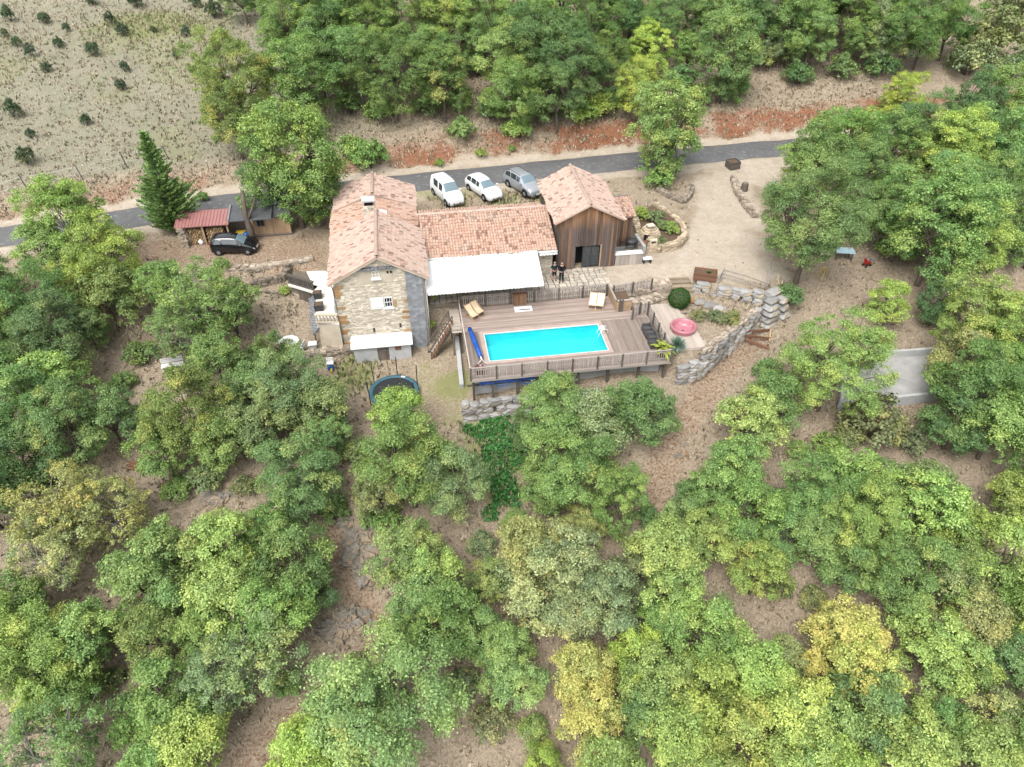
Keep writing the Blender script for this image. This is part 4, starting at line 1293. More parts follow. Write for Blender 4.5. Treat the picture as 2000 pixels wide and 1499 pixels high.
def stones_face(parent, x0, x1, z0, ztop, yp, holes, mat_, seed, rh=(.08, .16), rw=(.16, .46), name='facing_stones'):
    rr = random.Random(seed)
    mb_ = MB()
    z = z0
    while z < 6:
        h = rr.uniform(*rh)
        x = x0 + rr.uniform(-.2, 0)
        any_ = False
        while x < x1:
            w_ = rr.uniform(*rw)
            a, b = max(x, x0) + .012, min(x + w_, x1) - .012
            x += w_
            if b - a < .07:
                continue
            zt = min(ztop(a), ztop(b))
            if z + h > zt:
                continue
            any_ = True
            if any(a < hx1 and b > hx0 and z < hz1 and z + h > hz0 for hx0, hx1, hz0, hz1 in holes):
                continue
            d = rr.uniform(.02, .06)
            t = rr.random()
            if rr.random() < .12:
                t *= .15
            mb_.box(((a + b) / 2, yp - d / 2 + .015, z + h / 2), (b - a, d + .03, h - .022), tint=t, jit=.010)
        if not any_ and z > z0 + 2:
            break
        z += h
    return mb_.build(name, mat_, parent, kind='stuff')
def window(parent, x0, x1, z0, z1, yp, cols, rows, frame='whitepaint', glass='black', sill=True):
    mb_ = MB()
    fw = .06
    for xa, xb, za, zb in ((x0, x0 + fw, z0, z1), (x1 - fw, x1, z0, z1), (x0 + fw, x1 - fw, z0, z0 + fw), (x0 + fw, x1 - fw, z1 - fw, z1)):
        mb_.box(((xa + xb) / 2, yp - .02, (za + zb) / 2), (xb - xa, .09, zb - za))
    for i in range(1, cols):
        mb_.box((x0 + (x1 - x0) * i / cols, yp - .005, (z0 + z1) / 2), (.035, .05, z1 - z0 - 2 * fw))
    for j in range(1, rows):
        mb_.box(((x0 + x1) / 2, yp - .008, z0 + (z1 - z0) * j / rows), (x1 - x0 - 2 * fw, .05, .035))
    f = mb_.build('window', MAT[frame], parent)
    for i in range(cols):
        for j in range(rows):
            pw, ph = (x1 - x0 - 2 * fw) / cols, (z1 - z0 - 2 * fw) / rows
            MB().box((x0 + fw + pw * (i + .5), yp + .012, z0 + fw + ph * (j + .5)), (pw, .012, ph)).build('pane', MAT['carglass' if glass == 'black' else glass], f)
    if sill:
        MB().box(((x0 + x1) / 2, yp - .06, z0 - .05), (x1 - x0 + .2, .22, .09)).build('sill', MAT[frame], f)
    return f
def rubble(mb_, line, z0, z1, th=.45, size=.3, seed=0, top=True, zfun=None):
    """dry-stone wall along a polyline; z0/z1 numbers or functions of the point"""
    rr = random.Random(seed)
    for (ax, ay), (bx, by) in zip(line[:-1], line[1:]):
        L = math.hypot(bx - ax, by - ay)
        rz = math.atan2(by - ay, bx - ax)
        n = max(1, int(L / (size * .8)))
        for i in range(n):
            t = (i + .5) / n
            x, y = ax + (bx - ax) * t, ay + (by - ay) * t
            za = z0(x, y) if callable(z0) else z0
            zb = z1(x, y) if callable(z1) else z1
            z = za
            k = 0
            while z < zb - .03:
                h = size * rr.uniform(.3, .62)
                for side in (-1, 1):
                    o = side * th * .27
                    mb_.box((x - math.sin(rz) * o + rr.uniform(-.06, .06), y + math.cos(rz) * o + rr.uniform(-.06, .06), z + h / 2),
                            (size * rr.uniform(.75, 1.35), th * .56, h * rr.uniform(.9, 1.12)), rz + rr.uniform(-.12, .12), .92, tint=rr.random(), jit=size * .06)
                z += h * .9
                k += 1
    return mb_
def rubble_wall(name, label, line, z0, z1, th=.45, size=.3, seed=0, mat_='rubble', cat='wall'):
    t = thing(name, label, cat, (line[0][0], line[0][1], 0))
    mb_ = rubble(MB(), line, z0, z1, th, size, seed)
    mb_.v = [(x - line[0][0], y - line[0][1], z) for x, y, z in mb_.v]
    mb_.build('stones', MAT[mat_], t, kind='stuff')
    return t
GND = lambda d: (lambda x, y: Tz(x, y) + d)

# ---------------------------------------------------------------- the stone house
FY = -1.2                                     # plane of the front wall
HX0, HX1, HXR = -12.85, -6.5, -9.6
ZE, ZT = 3.42, 5.2
house = thing('stone_house', 'tall stone house with pink tiled gable roof beside the pool terrace', 'house', (0, 0, 0))
ztop = lambda x: (ZE + (ZT - ZE) * (x - HX0) / (HXR - HX0) if x < HXR else ZE + (ZT - ZE) * (HX1 - x) / (HX1 - HXR)) - .14
wall = profile_prism([(HX0, -3.6), (HX1, -3.6), (HX1, ZE - .14), (HXR, ZT - .14), (HX0, ZE - .14)], FY, 5.6, 'wall', MAT['mortar'], house)
wx0, wz1 = onY(749, 581, FY)
wx1, wz0 = onY(768, 599, FY)
ux0, uz1 = onY(725, 529, FY)
ux1, uz0 = onY(742, 542, FY)
px0, pz1 = onY(697, 526, FY)
px1, pz0 = onY(768, 550, FY)
sx0, sz1 = onY(791, 534, FY)
sx1 = HX1 - .15
hutx0, hutx1 = -12.1, -7.95
holes = [(wx0 - .1, wx1 + .1, wz0 - .12, wz1 + .1), (px0, px1, pz0, pz1), (sx0, sx1, -4, sz1), (wx0 - 1.05, wx0, wz0 - .05, wz1 + .05), (hutx0, hutx1, -4, -1.5)]
stones_face(wall, HX0, HX1, -3.3, ztop, FY, holes, MAT['stone'], 5)
rr = random.Random(9)
z = -2.2
k = 0
while z < 3.0:                                # rust-coloured corner stones
    h = rr.uniform(.2, .3)
    w_ = (.62, .38)[k % 2] * rr.uniform(.85, 1.2)
    MB().box((HX0 + w_ / 2 - .03, FY - .03, z + h / 2), (w_, .13, h - .03), jit=.012).build('brick' if 0 else 'corner_stone', MAT['ochre'] if rr.random() < .55 else MAT['stone'], wall)
    if k % 3 != 1:
        MB().box((sx0 - w_ * .4 - .02, FY - .03, z + h / 2), (w_ * .8, .12, h - .04), jit=.012).build('corner_stone', MAT['ochre'] if rr.random() < .4 else MAT['stone'], wall)
    z += h * (1.0 if k % 4 else 2.2)
    k += 1
window(house, wx0, wx1, wz0, wz1, FY - .015, 3, 2)
sh = MB().box((wx0 - .50, FY - .07, (wz0 + wz1) / 2), (.92, .05, wz1 - wz0 + .12)).build('shutter', MAT['whitepaint'], house)
for q_ in (-.28, .28):
    MB().box((wx0 - .50, FY - .105, (wz0 + wz1) / 2 + q_), (.9, .03, .07)).build('batten', MAT['whitepaint'], sh)
MB().box((wx1 + .14, FY - .05, (wz0 + wz1) / 2 - .1), (.2, .08, .5)).build('jamb_stone', MAT['ochre'], house)
MB().box(((px0 + px1) / 2, FY - .02, (pz0 + pz1) / 2), (px1 - px0, .05, pz1 - pz0)).build('render_panel', MAT['render'], house)
mb = MB()
for i in range(26):
    x = px0 + (px1 - px0) * i / 25
    mb.box((x, FY - .12, pz1 + rr.uniform(-.02, .06)), (.17, .3, rr.uniform(.06, .16)), rr.uniform(-.2, .2), tint=rr.random(), jit=.03)
mb.build('stone_hood', MAT['slate'], house)
window(house, ux0, ux1, uz0, uz1, FY - .05, 2, 2)
for xx in (.32, .55):
    MB().box((ux1 + xx + .25, FY - .06, uz1 - .18), (.13, .06, .16)).build('pigeon_hole', MAT['black'], house)
mb = MB().box(((sx0 + sx1) / 2, FY - .10, (sz1 - 3.0) / 2), (sx1 - sx0, .24, sz1 + 3.0))
sl = mb.build('slate_cladding', MAT['slate'], house)
mb = MB()
z = -2.9
j = 0
while z < sz1:
    x = sx0 - (.13 if j % 2 else 0)
    while x < sx1:
        a, b = max(x, sx0), min(x + .27, sx1)
        if b - a > .03:
            mb.box(((a + b) / 2, FY - .23, z + .12), (b - a - .008, .018, .25), tint=rr.random(), rx=-.05)
        x += .27
    z += .2
    j += 1
mb.build('slates', MAT['slate'], sl, kind='stuff')
g = gable_roof(house, HX0 - .35, HX1 + .3, HXR, FY - .38, 5.5, ZE - .19, ZE - .16, ZT, MAT['tile'], 31)
mb = MB()                                     # verge mortar under the front edge of the roof
mb.bar((HX0 - .3, FY - .2, ZE - .32), (HXR, FY - .2, ZT - .15), .34, .1).bar((HXR, FY - .2, ZT - .15), (HX1 + .25, FY - .2, ZE - .3), .34, .1)
mb.build('verge', MAT['render'], g[0])
# rear parts of the house
profile_prism([(-13.1, -.3), (-6.75, -.3), (-6.75, 2.95), (-9.95, 4.0), (-13.1, 2.95)], 5.6, 10.2, 'rear_wall', MAT['mortar'], house)
gable_roof(house, -13.4, -6.55, -9.95, 5.45, 10.4, 2.9, 2.9, 4.1, MAT['tile_red'], 41)
profile_prism([(-13.0, -.3), (-6.75, -.3), (-6.75, 3.05), (-9.95, 4.3), (-13.0, 3.15)], 10.2, 14.0, 'rear_wall', MAT['mortar'], house)
gable_roof(house, -13.3, -6.5, -9.95, 10.1, 14.25, 3.1, 3.0, 4.38, MAT['tile'], 51)
# chimney
cx, cy0 = -10.1, 6.0
ch = MB().box((cx, cy0, 4.6), (.85, .7, 1.7)).build('chimney', MAT['render'], house)
mb = MB()
rubble(mb, [(cx - .42, cy0 - .36), (cx + .42, cy0 - .36)], 3.9, 5.4, .12, .22, 3)
mb.build('chimney_stones', MAT['stone'], ch, kind='stuff')
MB().box((cx, cy0, 5.62), (.62, .5, .34)).build('flue', MAT['black'], ch)
MB().box((cx, cy0, 5.86), (1.0, .85, .12)).build('chimney_cap', MAT['concrete_light'], ch)
MB().box((cx + .85, cy0 + .1, 4.35), (.62, .5, .9), ry=.32).build('flashing', MAT['whitepaint'], ch)
mb = MB()
mb.tube([(HX0 - .12, FY - .16, ZE - .35), (HX0 - .06, FY - .1, ZE - .7), (HX0 - .06, FY - .1, -2.1)], .05, 8)
mb.build('downpipe', MAT['metal'], house, smooth=True)
mb = MB()
mb.tube([(HX1 + .08, FY - .1, ZE - .4), (HX1 + .08, FY - .1, -2.6)], .045, 8)
mb.build('downpipe', MAT['concrete_light'], house, smooth=True)
for ux_, uv_ in ((731, 644), (782, 635)):
    x, z = onY(ux_, uv_, FY)
    MB().box((x, FY - .05, z), (.14, .1, .3)).build('vent', MAT['darkmetal'], house)

# lean-to hut at the foot of the house
HZ = -3.55
hut = thing('lean_to_hut', 'small block hut with white sheet roof against the stone house', 'hut', (-10, -2.5, 0))
LO = lambda x, y, z: (x + 10, y + 2.5, z)
hx0, hx1, hyf = -12.1, -7.95, -2.45
dx0, dz1 = onY(736, 679, hyf)
dx1, _ = onY(759, 679, hyf)
mb = MB()
for a, b in ((hx0, dx0), (dx1, hx1)):
    mb.box(LO((a + b) / 2, hyf + .1, (HZ - 1.72) / 2), (b - a, .2, -1.72 - HZ))
mb.box(LO((dx0 + dx1) / 2, hyf + .1, (dz1 - 1.72) / 2), (dx1 - dx0, .2, -1.72 - dz1 + .01))
for x in (hx0 + .1, hx1 - .1):
    mb.box(LO(x, (hyf + FY) / 2 + .1, (HZ - 1.66) / 2), (.2, FY - hyf - .2, -1.66 - HZ))
mb.build('wall', MAT['concrete_light'], hut)
MB().box(LO((hx0 + hx1) / 2, (hyf + FY) / 2 - .12, -1.58), (hx1 - hx0 + .35, FY - hyf + .22, .07), rx=.10).build('roof_sheet', MAT['whitepaint'], hut)
dr = MB().box(LO((dx0 + dx1) / 2, hyf + .12, (HZ + dz1) / 2), (dx1 - dx0 - .02, .06, dz1 - HZ)).build('door', MAT['oldwood'], hut)
for i in range(6):
    w_ = (dx1 - dx0) / 6
    MB().box(LO(dx0 + w_ * (i + .5), hyf + .07, (HZ + dz1) / 2), (w_ * .9, .05, dz1 - HZ - .04)).build('plank', MAT['oldwood'], dr)
MB().box(LO((dx0 + dx1) / 2, hyf + .03, HZ + 1.35), (dx1 - dx0 - .1, .03, .06)).build('strap', MAT['metal'], dr)
bx0, bz1 = onY(771, 676, hyf)
bx1, bz0 = onY(784, 683, hyf)
MB().box(LO((bx0 + bx1) / 2, hyf - .01, (bz0 + bz1) / 2), (bx1 - bx0, .04, bz1 - bz0)).build('vent_hatch', MAT['planter_wood'], hut)

# terrace on the left of the house
ter = thing('terrace', 'white paved terrace with stone balustrade beside the stone house', 'terrace', (-14.2, 1.5, 0))
TL = lambda p: (p[0] + 14.2, p[1] - 1.5)
t_poly = [pix(599, 531, 0), (-12.9, pix(640, 531, 0)[1]), (-12.9, -1.55), pix(618, 628, 0), pix(617, 583, 0), pix(611, 556, 0)]
MB().prism([TL(p) for p in t_poly][::-1], -2.9, -.12).build('base', MAT['render'], ter)
sc_ = [((p[0] + 14.0) * 1.02 - 14.0, (p[1] - 2) * 1.012 + 2) for p in t_poly]
MB().prism([TL(p) for p in sc_][::-1], -.12, 0.0).build('paving', MAT['white_slab'], ter)
def balustrade(parent, a, b, z0, h=.78, sp=.26, fat=.1, mat_='render', tl=TL):
    (ax, ay), (bx, by) = tl(a), tl(b)
    L = math.hypot(bx - ax, by - ay)
    rz = math.atan2(by - ay, bx - ax)
    MB().box(((ax + bx) / 2, (ay + by) / 2, z0 + h - .05), (L + .2, .24, .1), rz).build('coping', MAT[mat_], parent)
    MB().box(((ax + bx) / 2, (ay + by) / 2, z0 + .05), (L + .2, .22, .1), rz).build('plinth', MAT[mat_], parent)
    n = max(2, int(L / sp))
    prof = [(fat * .7, .1), (fat * .5, .16), (fat * 1.05, .3), (fat * .6, .5), (fat * .55, h - .18), (fat * .75, h - .1)]
    me = MB().lathe(prof, 8).mesh('baluster', MAT[mat_], True)
    for i in range(n + 1):
        t = i / n
        put('baluster', me, parent, (ax + (bx - ax) * t, ay + (by - ay) * t, z0))
balustrade(ter, pix(620, 630, 0), (-13.0, -1.42), 0.0, .72, .24)
# angled cellar front with its own balustrade
A_, B_ = pix(566, 552, 0), pix(613, 566, 0)
cel = thing('cellar_front', 'angled cellar wall with dark plank door and balustrade beside the terrace', 'wall', (A_[0], A_[1], 0))
CL = lambda p: (p[0] - A_[0], p[1] - A_[1])
L = math.hypot(B_[0] - A_[0], B_[1] - A_[1])
rz = math.atan2(B_[1] - A_[1], B_[0] - A_[0])
ex, ey = math.cos(rz), math.sin(rz)
mb = MB().box((ex * L / 2 - ey * .25, ey * L / 2 + ex * .25, -1.1), (L, .5, 2.2), rz)
mb.build('wall', MAT['render'], cel)
MB().prism([CL(A_), CL(B_), CL(pix(600, 532, 0)), CL(pix(575, 528, 0))], -.9, -.02).build('top', MAT['rubble'], cel)
dw = MB().box((ex * L * .58 + ey * .03, ey * L * .58 - ex * .03, -1.25), (L * .52, .08, 1.75), rz).build('door', MAT['oldwood'], cel)
for i in range(8):
    q_ = L * (.335 + .49 * (i + .5) / 8)
    MB().box((ex * q_ + ey * .09, ey * q_ - ex * .09, -1.25), (L * .49 / 8 * .86, .05, 1.66), rz).build('plank', MAT['oldwood'], dw)
MB().box((ex * L * .5 + ey * .12, ey * L * .5 - ex * .12, -.14), (L * 1.02, .3, .12), rz).build('lintel', MAT['white_slab'], cel)
balustrade(cel, A_, (A_[0] + ex * L * .98, A_[1] + ey * L * .98), 0, .72, .2, .085, 'post', CL)
# slate lean-to strip along the terrace
P4 = [(*pix(604, 584, -.5), -.5), (*pix(615, 577, -.3), -.3), (*pix(623, 640, -.5), -.5), (*pix(611, 655, -.9), -.9)]
mb = MB().add(P4 + [(x, y, z - .1) for x, y, z in P4], [(0, 1, 2, 3), (7, 6, 5, 4), (0, 4, 5, 1), (1, 5, 6, 2), (2, 6, 7, 3), (3, 7, 4, 0)])
sl2 = thing('slate_lean_to', 'narrow dark slate lean-to roof running along the terrace side', 'roof', (P4[0][0], P4[0][1], -.5))
mb.v = [(x - P4[0][0], y - P4[0][1], z + .5) for x, y, z in mb.v]
mb.build('slope', MAT['slate'], sl2)
mb = MB()
for i in range(14):
    for j in range(3):
        a, b = (i + .5) / 14, (j + .5) / 3
        p = [(P4[0][k] * (1 - b) + P4[1][k] * b) * (1 - a) + (P4[3][k] * (1 - b) + P4[2][k] * b) * a for k in range(3)]
        mb.box((p[0] - P4[0][0], p[1] - P4[0][1], p[2] + .52), (.2, .28, .02), rz=1.2, tint=rr.random(), ry=.2)
mb.build('slates', MAT['slate'], sl2, kind='stuff')
mb = MB()
for i in range(4):
    a = (i + .3) / 4
    p = [P4[0][k] * (1 - a) + P4[3][k] * a for k in range(3)]
    mb.box((p[0] - P4[0][0] + .1, p[1] - P4[0][1], p[2] - .6), (.1, .1, 2.2))
mb.build('props', MAT['oldwood'], sl2)
for k, (u, v, s_, lab) in enumerate([(621, 577, .55, 'dark square planter at the terrace edge beside the slate strip'), (623, 600, .6, 'dark square planter at the terrace edge nearest the balusters')]):
    x, y = pix(u, v, .2)
    t = thing('terrace_planter', lab, 'planter', (x, y, 0))
    MB().box((0, 0, .24), (s_, s_, .48), taper=1.08).build('tub', MAT['darkmetal'], t)
    MB().box((0, 0, .47), (s_ * .86, s_ * .86, .06)).build('soil', MAT['soil'], t)
x, y = pix(659, 600, .3)
t = thing('heat_pump', 'grey heat pump unit against the house wall on the terrace', 'appliance', (x, y, 0))
MB().box((0, 0, .38), (.42, .85, .62)).build('case', MAT['concrete_light'], t, bevel=.02)
MB().box((0, -.25, .04), (.36, .08, .08)).box((0, .25, .04), (.36, .08, .08)).build('feet', MAT['darkmetal'], t)
MB().tube([(-.215, 0, .38), (-.235, 0, .38)], .24, 16).build('grille', MAT['darkmetal'], t)

# ---------------------------------------------------------------- the low wing behind the awning
wing = thing('low_wing', 'long low wing with terracotta tiled roof joining house and barn', 'building')
mb = MB().box((-1.4, 5.6, 1.0), (10.1, 5.4, 2.6))
ww = mb.build('wall', MAT['mortar'], wing)
stones_face(ww, -6.45, 3.6, 0, lambda x: 2.3, 2.9, [(-4.5, -2.6, -1, 2.1), (-1.2, .6, -1, 2.1)], MAT['stone'], 12)
for a, b in ((-4.4, -2.7), (-1.1, .5)):
    d_ = MB().box(((a + b) / 2, 2.86, 1.02), (b - a, .08, 2.04)).build('glazed_door', MAT['oldwood'], wing)
    for q_ in range(3):
        w_ = (b - a) / 3
        MB().box((a + w_ * (q_ + .5), 2.81, 1.05), (w_ - .1, .03, 1.85)).build('pane', MAT['carglass'], d_)
g_ang = math.atan2(3.95 - 2.5, 6.65 - 2.3)
sv = Vector((0, 6.65 - 2.3, 3.95 - 2.5))
s1 = roof_plane(wing, (-6.4, 2.3, 2.5), (1, 0, 0), sv, 10.25, sv.length, MAT['tile_red'], 61, cw=.215)
sv = Vector((0, 6.65 - 8.5, 3.95 - 3.35))
s2 = roof_plane(wing, (-6.4, 8.5, 3.35), (1, 0, 0), sv, 10.0, sv.length, MAT['tile_red'], 62, cw=.215)
ridge_tiles(s1, (-6.6, 6.65, 3.97), (3.75, 6.65, 3.97), MAT['tile'], 63)
MB().box((-1.3, 2.22, 2.38), (10.3, .12, .12)).build('gutter', MAT['concrete_light'], wing)
profile_prism([(-6.4, 2.2), (3.6, 2.2), (3.6, 2.6), (-6.4, 2.6)], 2.95, 8.3, 'loft', MAT['mortar'], wing)
for sx in (3.5,):
    mb = MB().add([(sx, 2.9, 2.3), (sx, 8.3, 2.3), (sx, 8.3, 3.25), (sx, 6.65, 3.85), (sx, 2.9, 2.62), (sx - .2, 2.9, 2.3), (sx - .2, 8.3, 2.3), (sx - .2, 8.3, 3.25), (sx - .2, 6.65, 3.85), (sx - .2, 2.9, 2.62)],
                  [(0, 1, 2, 3, 4), (9, 8, 7, 6, 5)] + [(i, i + 5, (i + 1) % 5 + 5, (i + 1) % 5) for i in range(5)])
    mb.build('gable', MAT['mortar'], wing)

# awning
aw = thing('awning', 'large white canvas awning stretched out from the low wing', 'awning', (-2, 2.35, 2.45))
y0, z0, y1, z1 = 2.3, 2.42, -1.62, 2.02
P, Fs = [], []
nu, ns = 30, 12
for j in range(ns + 1):
    for i in range(nu + 1):
        a, b = i / nu, j / ns
        xl, xr_ = -6.36, 2.30 + (2.10 - 2.30) * b
        sag = -.05 * math.sin(math.pi * b) - .012 * math.sin(a * math.pi * 9) * math.sin(math.pi * b)
        P.append((xl + (xr_ - xl) * a + 2, y0 + (y1 - y0) * b - 2.35, z0 + (z1 - z0) * b + sag - 2.45))
n_ = len(P)
P += [(x, y, z - .012) for x, y, z in P]
for j in range(ns):
    for i in range(nu):
        a = j * (nu + 1) + i
        Fs.append((a, a + 1, a + nu + 2, a + nu + 1))
        Fs.append((n_ + a + nu + 1, n_ + a + nu + 2, n_ + a + 1, n_ + a))
MB().add(P, Fs).build('fabric', MAT['canvas'], aw, smooth=True)
for i in range(1, 7):
    x = -4.36 + i * 1.21
    MB().tube([(x, -.05 - k * .39, -.03 - k * .04 - .05 * math.sin(math.pi * k / 10)) for k in range(11)], .012, 5).build('seam', MAT['whitepaint'], aw)
def valance(parent, xa, xb, y, z, drop, loc, mat_='canvas'):
    n = int((xb - xa) / .05)
    P, Fs = [], []
    for i in range(n + 1):
        x = xa + (xb - xa) * i / n
        d = drop * (.72 + .28 * abs(math.sin((x - xa) * math.pi / .26)))
        yy = y - .015 * math.sin(x * 5)
        P += [(x - loc[0], yy - loc[1], z - loc[2]), (x - loc[0], yy - .01 - loc[1], z - d - loc[2])]
    for i in range(n):
        Fs.append((i * 2, i * 2 + 2, i * 2 + 3, i * 2 + 1))
    k = len(P)
    P += [(x, yy + .012, z_) for x, yy, z_ in P]
    Fs += [tuple(k + q_ for q_ in reversed(f)) for f in Fs]
    MB().add(P, Fs).build('valance', MAT[mat_], parent)
valance(aw, -6.36, 2.10, y1 - .03, z1, .24, (-2, 2.35, 2.45))
MB().box((-.13, y1 - 2.35, z1 - 2.46), (8.46, .08, .09)).build('front_bar', MAT['whitepaint'], aw)
MB().box((-.05, -.02, -.02), (8.7, .2, .2)).build('cassette', MAT['whitepaint'], aw)
for x in (-5.2, -.9, 1.2):
    MB().bar((x + 2, -.1, -.1), (x + 2.7, -1.9, -.33), .05).bar((x + 2.7, -1.9, -.33), (x + 2.1, -3.9, -.47), .05).build('folding_arm', MAT['whitepaint'], aw)
aw2 = thing('awning_roll', 'short rolled white awning with scalloped edge beside the barn', 'awning', (3, 2.2, 2.4))
MB().tube([(-.55, -.05, 0), (.85, -.05, 0)], .09, 10).build('roll', MAT['whitepaint'], aw2, smooth=True)
valance(aw2, 2.45, 3.85, 2.12, 2.38, .26, (3, 2.2, 2.4))

# ---------------------------------------------------------------- the barn
BX0, BX1, BXR, BY0, BY1 = 4.05, 8.85, 6.45, 3.3, 10.2
BE, BT = 4.42, 5.6
barn = thing('timber_barn', 'tall timber barn with weathered upright boards and pink tiled roof', 'barn', (6.45, 3.3, 0))
BL = lambda x, y, z: (x - 6.45, y - 3.3, z)
bz = lambda x: (BE + (BT - BE) * (x - BX0) / (BXR - BX0) if x < BXR else BE + (BT - BE) * (BX1 - x) / (BX1 - BXR))
ddx0, ddz = onY(1125, 482, BY0)
ddx1, _ = onY(1173, 482, BY0)
pf = [(BX0, -.3), (ddx0, -.3), (ddx0, ddz), (ddx1, ddz), (ddx1, -.3), (BX1, -.3), (BX1, BE - .12), (BXR, BT - .12), (BX0, BE - .12)]
n = len(pf)
P = [BL(x, BY0 + .03, z) for x, z in pf] + [BL(x, BY0 + .09, z) for x, z in pf]
MB().add(P, [tuple(range(n)), tuple(reversed(range(n, 2 * n)))] + [(i, i + n, (i + 1) % n + n, (i + 1) % n) for i in range(n)]).build('front_frame', MAT['barn'], barn)
mb = MB().box(BL(BX0 + .06, (BY0 + BY1) / 2, BE / 2 - .2), (.08, BY1 - BY0, BE + .2)).box(BL(BX1 - .06, (BY0 + BY1) / 2, BE / 2 - .2), (.08, BY1 - BY0, BE + .2))
mb.box(BL(BXR, BY1, BE / 2 - .2), (BX1 - BX0, .08, BE + .2))
mb.build('side_wall', MAT['barn'], barn)
rr = random.Random(21)
x = BX0 - .02
while x < BX1:
    w_ = rr.uniform(.15, .24)
    xb = min(x + w_, BX1 + .02)
    xm = (x + xb) / 2
    zt = min(bz(max(x, BX0)), bz(min(xb, BX1))) - .12
    z0_ = ddz if ddx0 - .05 < xm < ddx1 + .05 else rr.uniform(-.06, .04)
    fresh = rr.random() < .12
    MB().box(BL(xm, BY0 + rr.uniform(-.012, .012), (z0_ + zt) / 2), (xb - x - .014, .045, zt - z0_)).build('plank', MAT['barn_fresh' if fresh else 'barn'], barn)
    x = xb
# paler strips where the boards are sheltered by the eaves, side planks
for j in range(16):
    y = BY0 + .1 + j * .43
    MB().box(BL(BX0 - .01, y + .2, BE / 2), (.045, .4, BE - .05)).build('plank', MAT['barn'], barn)
# door: dark opening and a pushed-back glazed leaf
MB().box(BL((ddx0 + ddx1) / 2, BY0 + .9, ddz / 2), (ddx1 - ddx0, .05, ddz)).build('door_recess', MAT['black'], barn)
lf = MB().box(BL(ddx0 + (ddx1 - ddx0) * .64, BY0 + .14, ddz / 2), ((ddx1 - ddx0) * .70, .05, ddz - .03)).build('sliding_door', MAT['darkmetal'], barn)
for i in range(2):
    w_ = (ddx1 - ddx0) * .33
    MB().box(BL(ddx0 + (ddx1 - ddx0) * (.47 + .345 * i), BY0 + .105, ddz / 2), (w_ - .08, .02, ddz - .16)).build('pane', MAT['carglass'], lf)
MB().box(BL(ddx1 + .03, BY0 - .03, ddz / 2), (.1, .05, ddz + .1)).build('door_post', MAT['hut_wood'], barn)
mb = MB().bar(BL(BX0 - .3, BY0 - .34, BE - .22), BL(BXR, BY0 - .34, BT - .02), .03, .16).bar(BL(BXR, BY0 - .34, BT - .02), BL(BX1 + .4, BY0 - .34, BE - .25), .03, .16)
mb.build('barge_board', MAT['barn_fresh'], barn)
gr = gable_roof(barn, BX0 - .32 - 6.45, BX1 + .42 - 6.45, 0, -.40, BY1 - BY0 + .2, BE - .13, BE - .18, BT + .05, MAT['tile'], 71)
# side annex
ann = thing('barn_annex', 'small board annex with tiled lean-to roof on the side of the barn', 'shed', (9.9, 6.3, 0))
w0 = 8.9
for i in range(11):
    MB().box((w0 - 9.9 + .1 + i * .19, 0, 1.32), (.175, .05, 2.9)).build('plank', MAT['barn_fresh' if i % 3 else 'barn'], ann)
MB().box((.05, 1.1, 1.3), (2.05, 2.1, 2.85)).build('wall', MAT['barn'], ann)
sv = Vector((0, 2.45, .62))
roof_plane(ann, (-.95, -.25, 2.82), (1, 0, 0), sv, 2.25, sv.length, MAT['tile_red'], 81)
MB().box((.18, 2.22, 3.5), (2.3, .06, .1)).build('flashing', MAT['metal'], ann)

# ---------------------------------------------------------------- patio, deck and pool
pat = structure(MB().prism([(-6.4, -.2), (7.75, -.2), (7.95, 3.28), (-6.4, 2.88)], -.25, .01).build('patio', MAT['rubble']))
rr = random.Random(33)
mb = MB()
NX, NY = 32, 8
jx = {(i, j): (-6.3 + i * .445 + rr.uniform(-.12, .12), -.1 + j * .42 + rr.uniform(-.12, .12)) for i in range(NX + 1) for j in range(NY + 1)}
for i in range(NX):
    for j in range(NY):
        q = [jx[i, j], jx[i + 1, j], jx[i + 1, j + 1], jx[i, j + 1]]
        cx, cy_ = sum(p[0] for p in q) / 4, sum(p[1] for p in q) / 4
        if cy_ > 2.85 and cx < 4:
            continue
        if rr.random() < .25:                 # cut a corner so that the stones are not all four-sided
            q = [q[0], q[1], ((q[1][0] + q[2][0]) / 2, (q[1][1] + q[2][1]) / 2), ((q[2][0] + q[3][0]) / 2, (q[2][1] + q[3][1]) / 2), q[3]]
        q = [(cx + (x - cx) * .84, cy_ + (y - cy_) * .84) for x, y in q]
        mb.prism(q, .0, .04 + rr.uniform(-.008, .008), tint=rr.random(), inset=.04)
mb.build('paving_stones', MAT['paver'], pat, kind='stuff')

DZ = -.40
DX0, DX1, DY0, DY1 = -4.1, 9.65, -8.85, -.32
PX0, PX1, PY0, PY1 = -2.66, 5.77, -7.12, -3.88
deck = thing('pool_deck', 'brown plank deck surrounding the turquoise swimming pool', 'deck', (0, 0, 0))
m_, n_ = .145, .132
ncx, ncy = 7.45, -2.45      # the raised bed takes the deck's back corner
y = DY1
while y > PY1 + .38:
    x1 = ncx if y > ncy + .05 else DX1
    MB().box(((DX0 + x1) / 2, y - m_ / 2, DZ - .02 + rr.uniform(-.003, .003)), (x1 - DX0, n_, .04)).build('deck_plank', MAT['deck_x'], deck)
    y -= m_
yb = y
y = PY0 - .30
while y > DY0:
    MB().box(((DX0 + DX1) / 2, y - m_ / 2, DZ - .02 + rr.uniform(-.003, .003)), (DX1 - DX0, n_, .04)).build('deck_plank', MAT['deck_x'], deck)
    y -= m_
ya = PY0 - .30
x = DX0
while x < PX0 - .30:
    MB().box((x + m_ / 2, (ya + yb) / 2, DZ - .02 + rr.uniform(-.003, .003)), (n_, yb - ya - .01, .04)).build('deck_plank', MAT['deck_y'], deck)
    x += m_
x = PX1 + .30
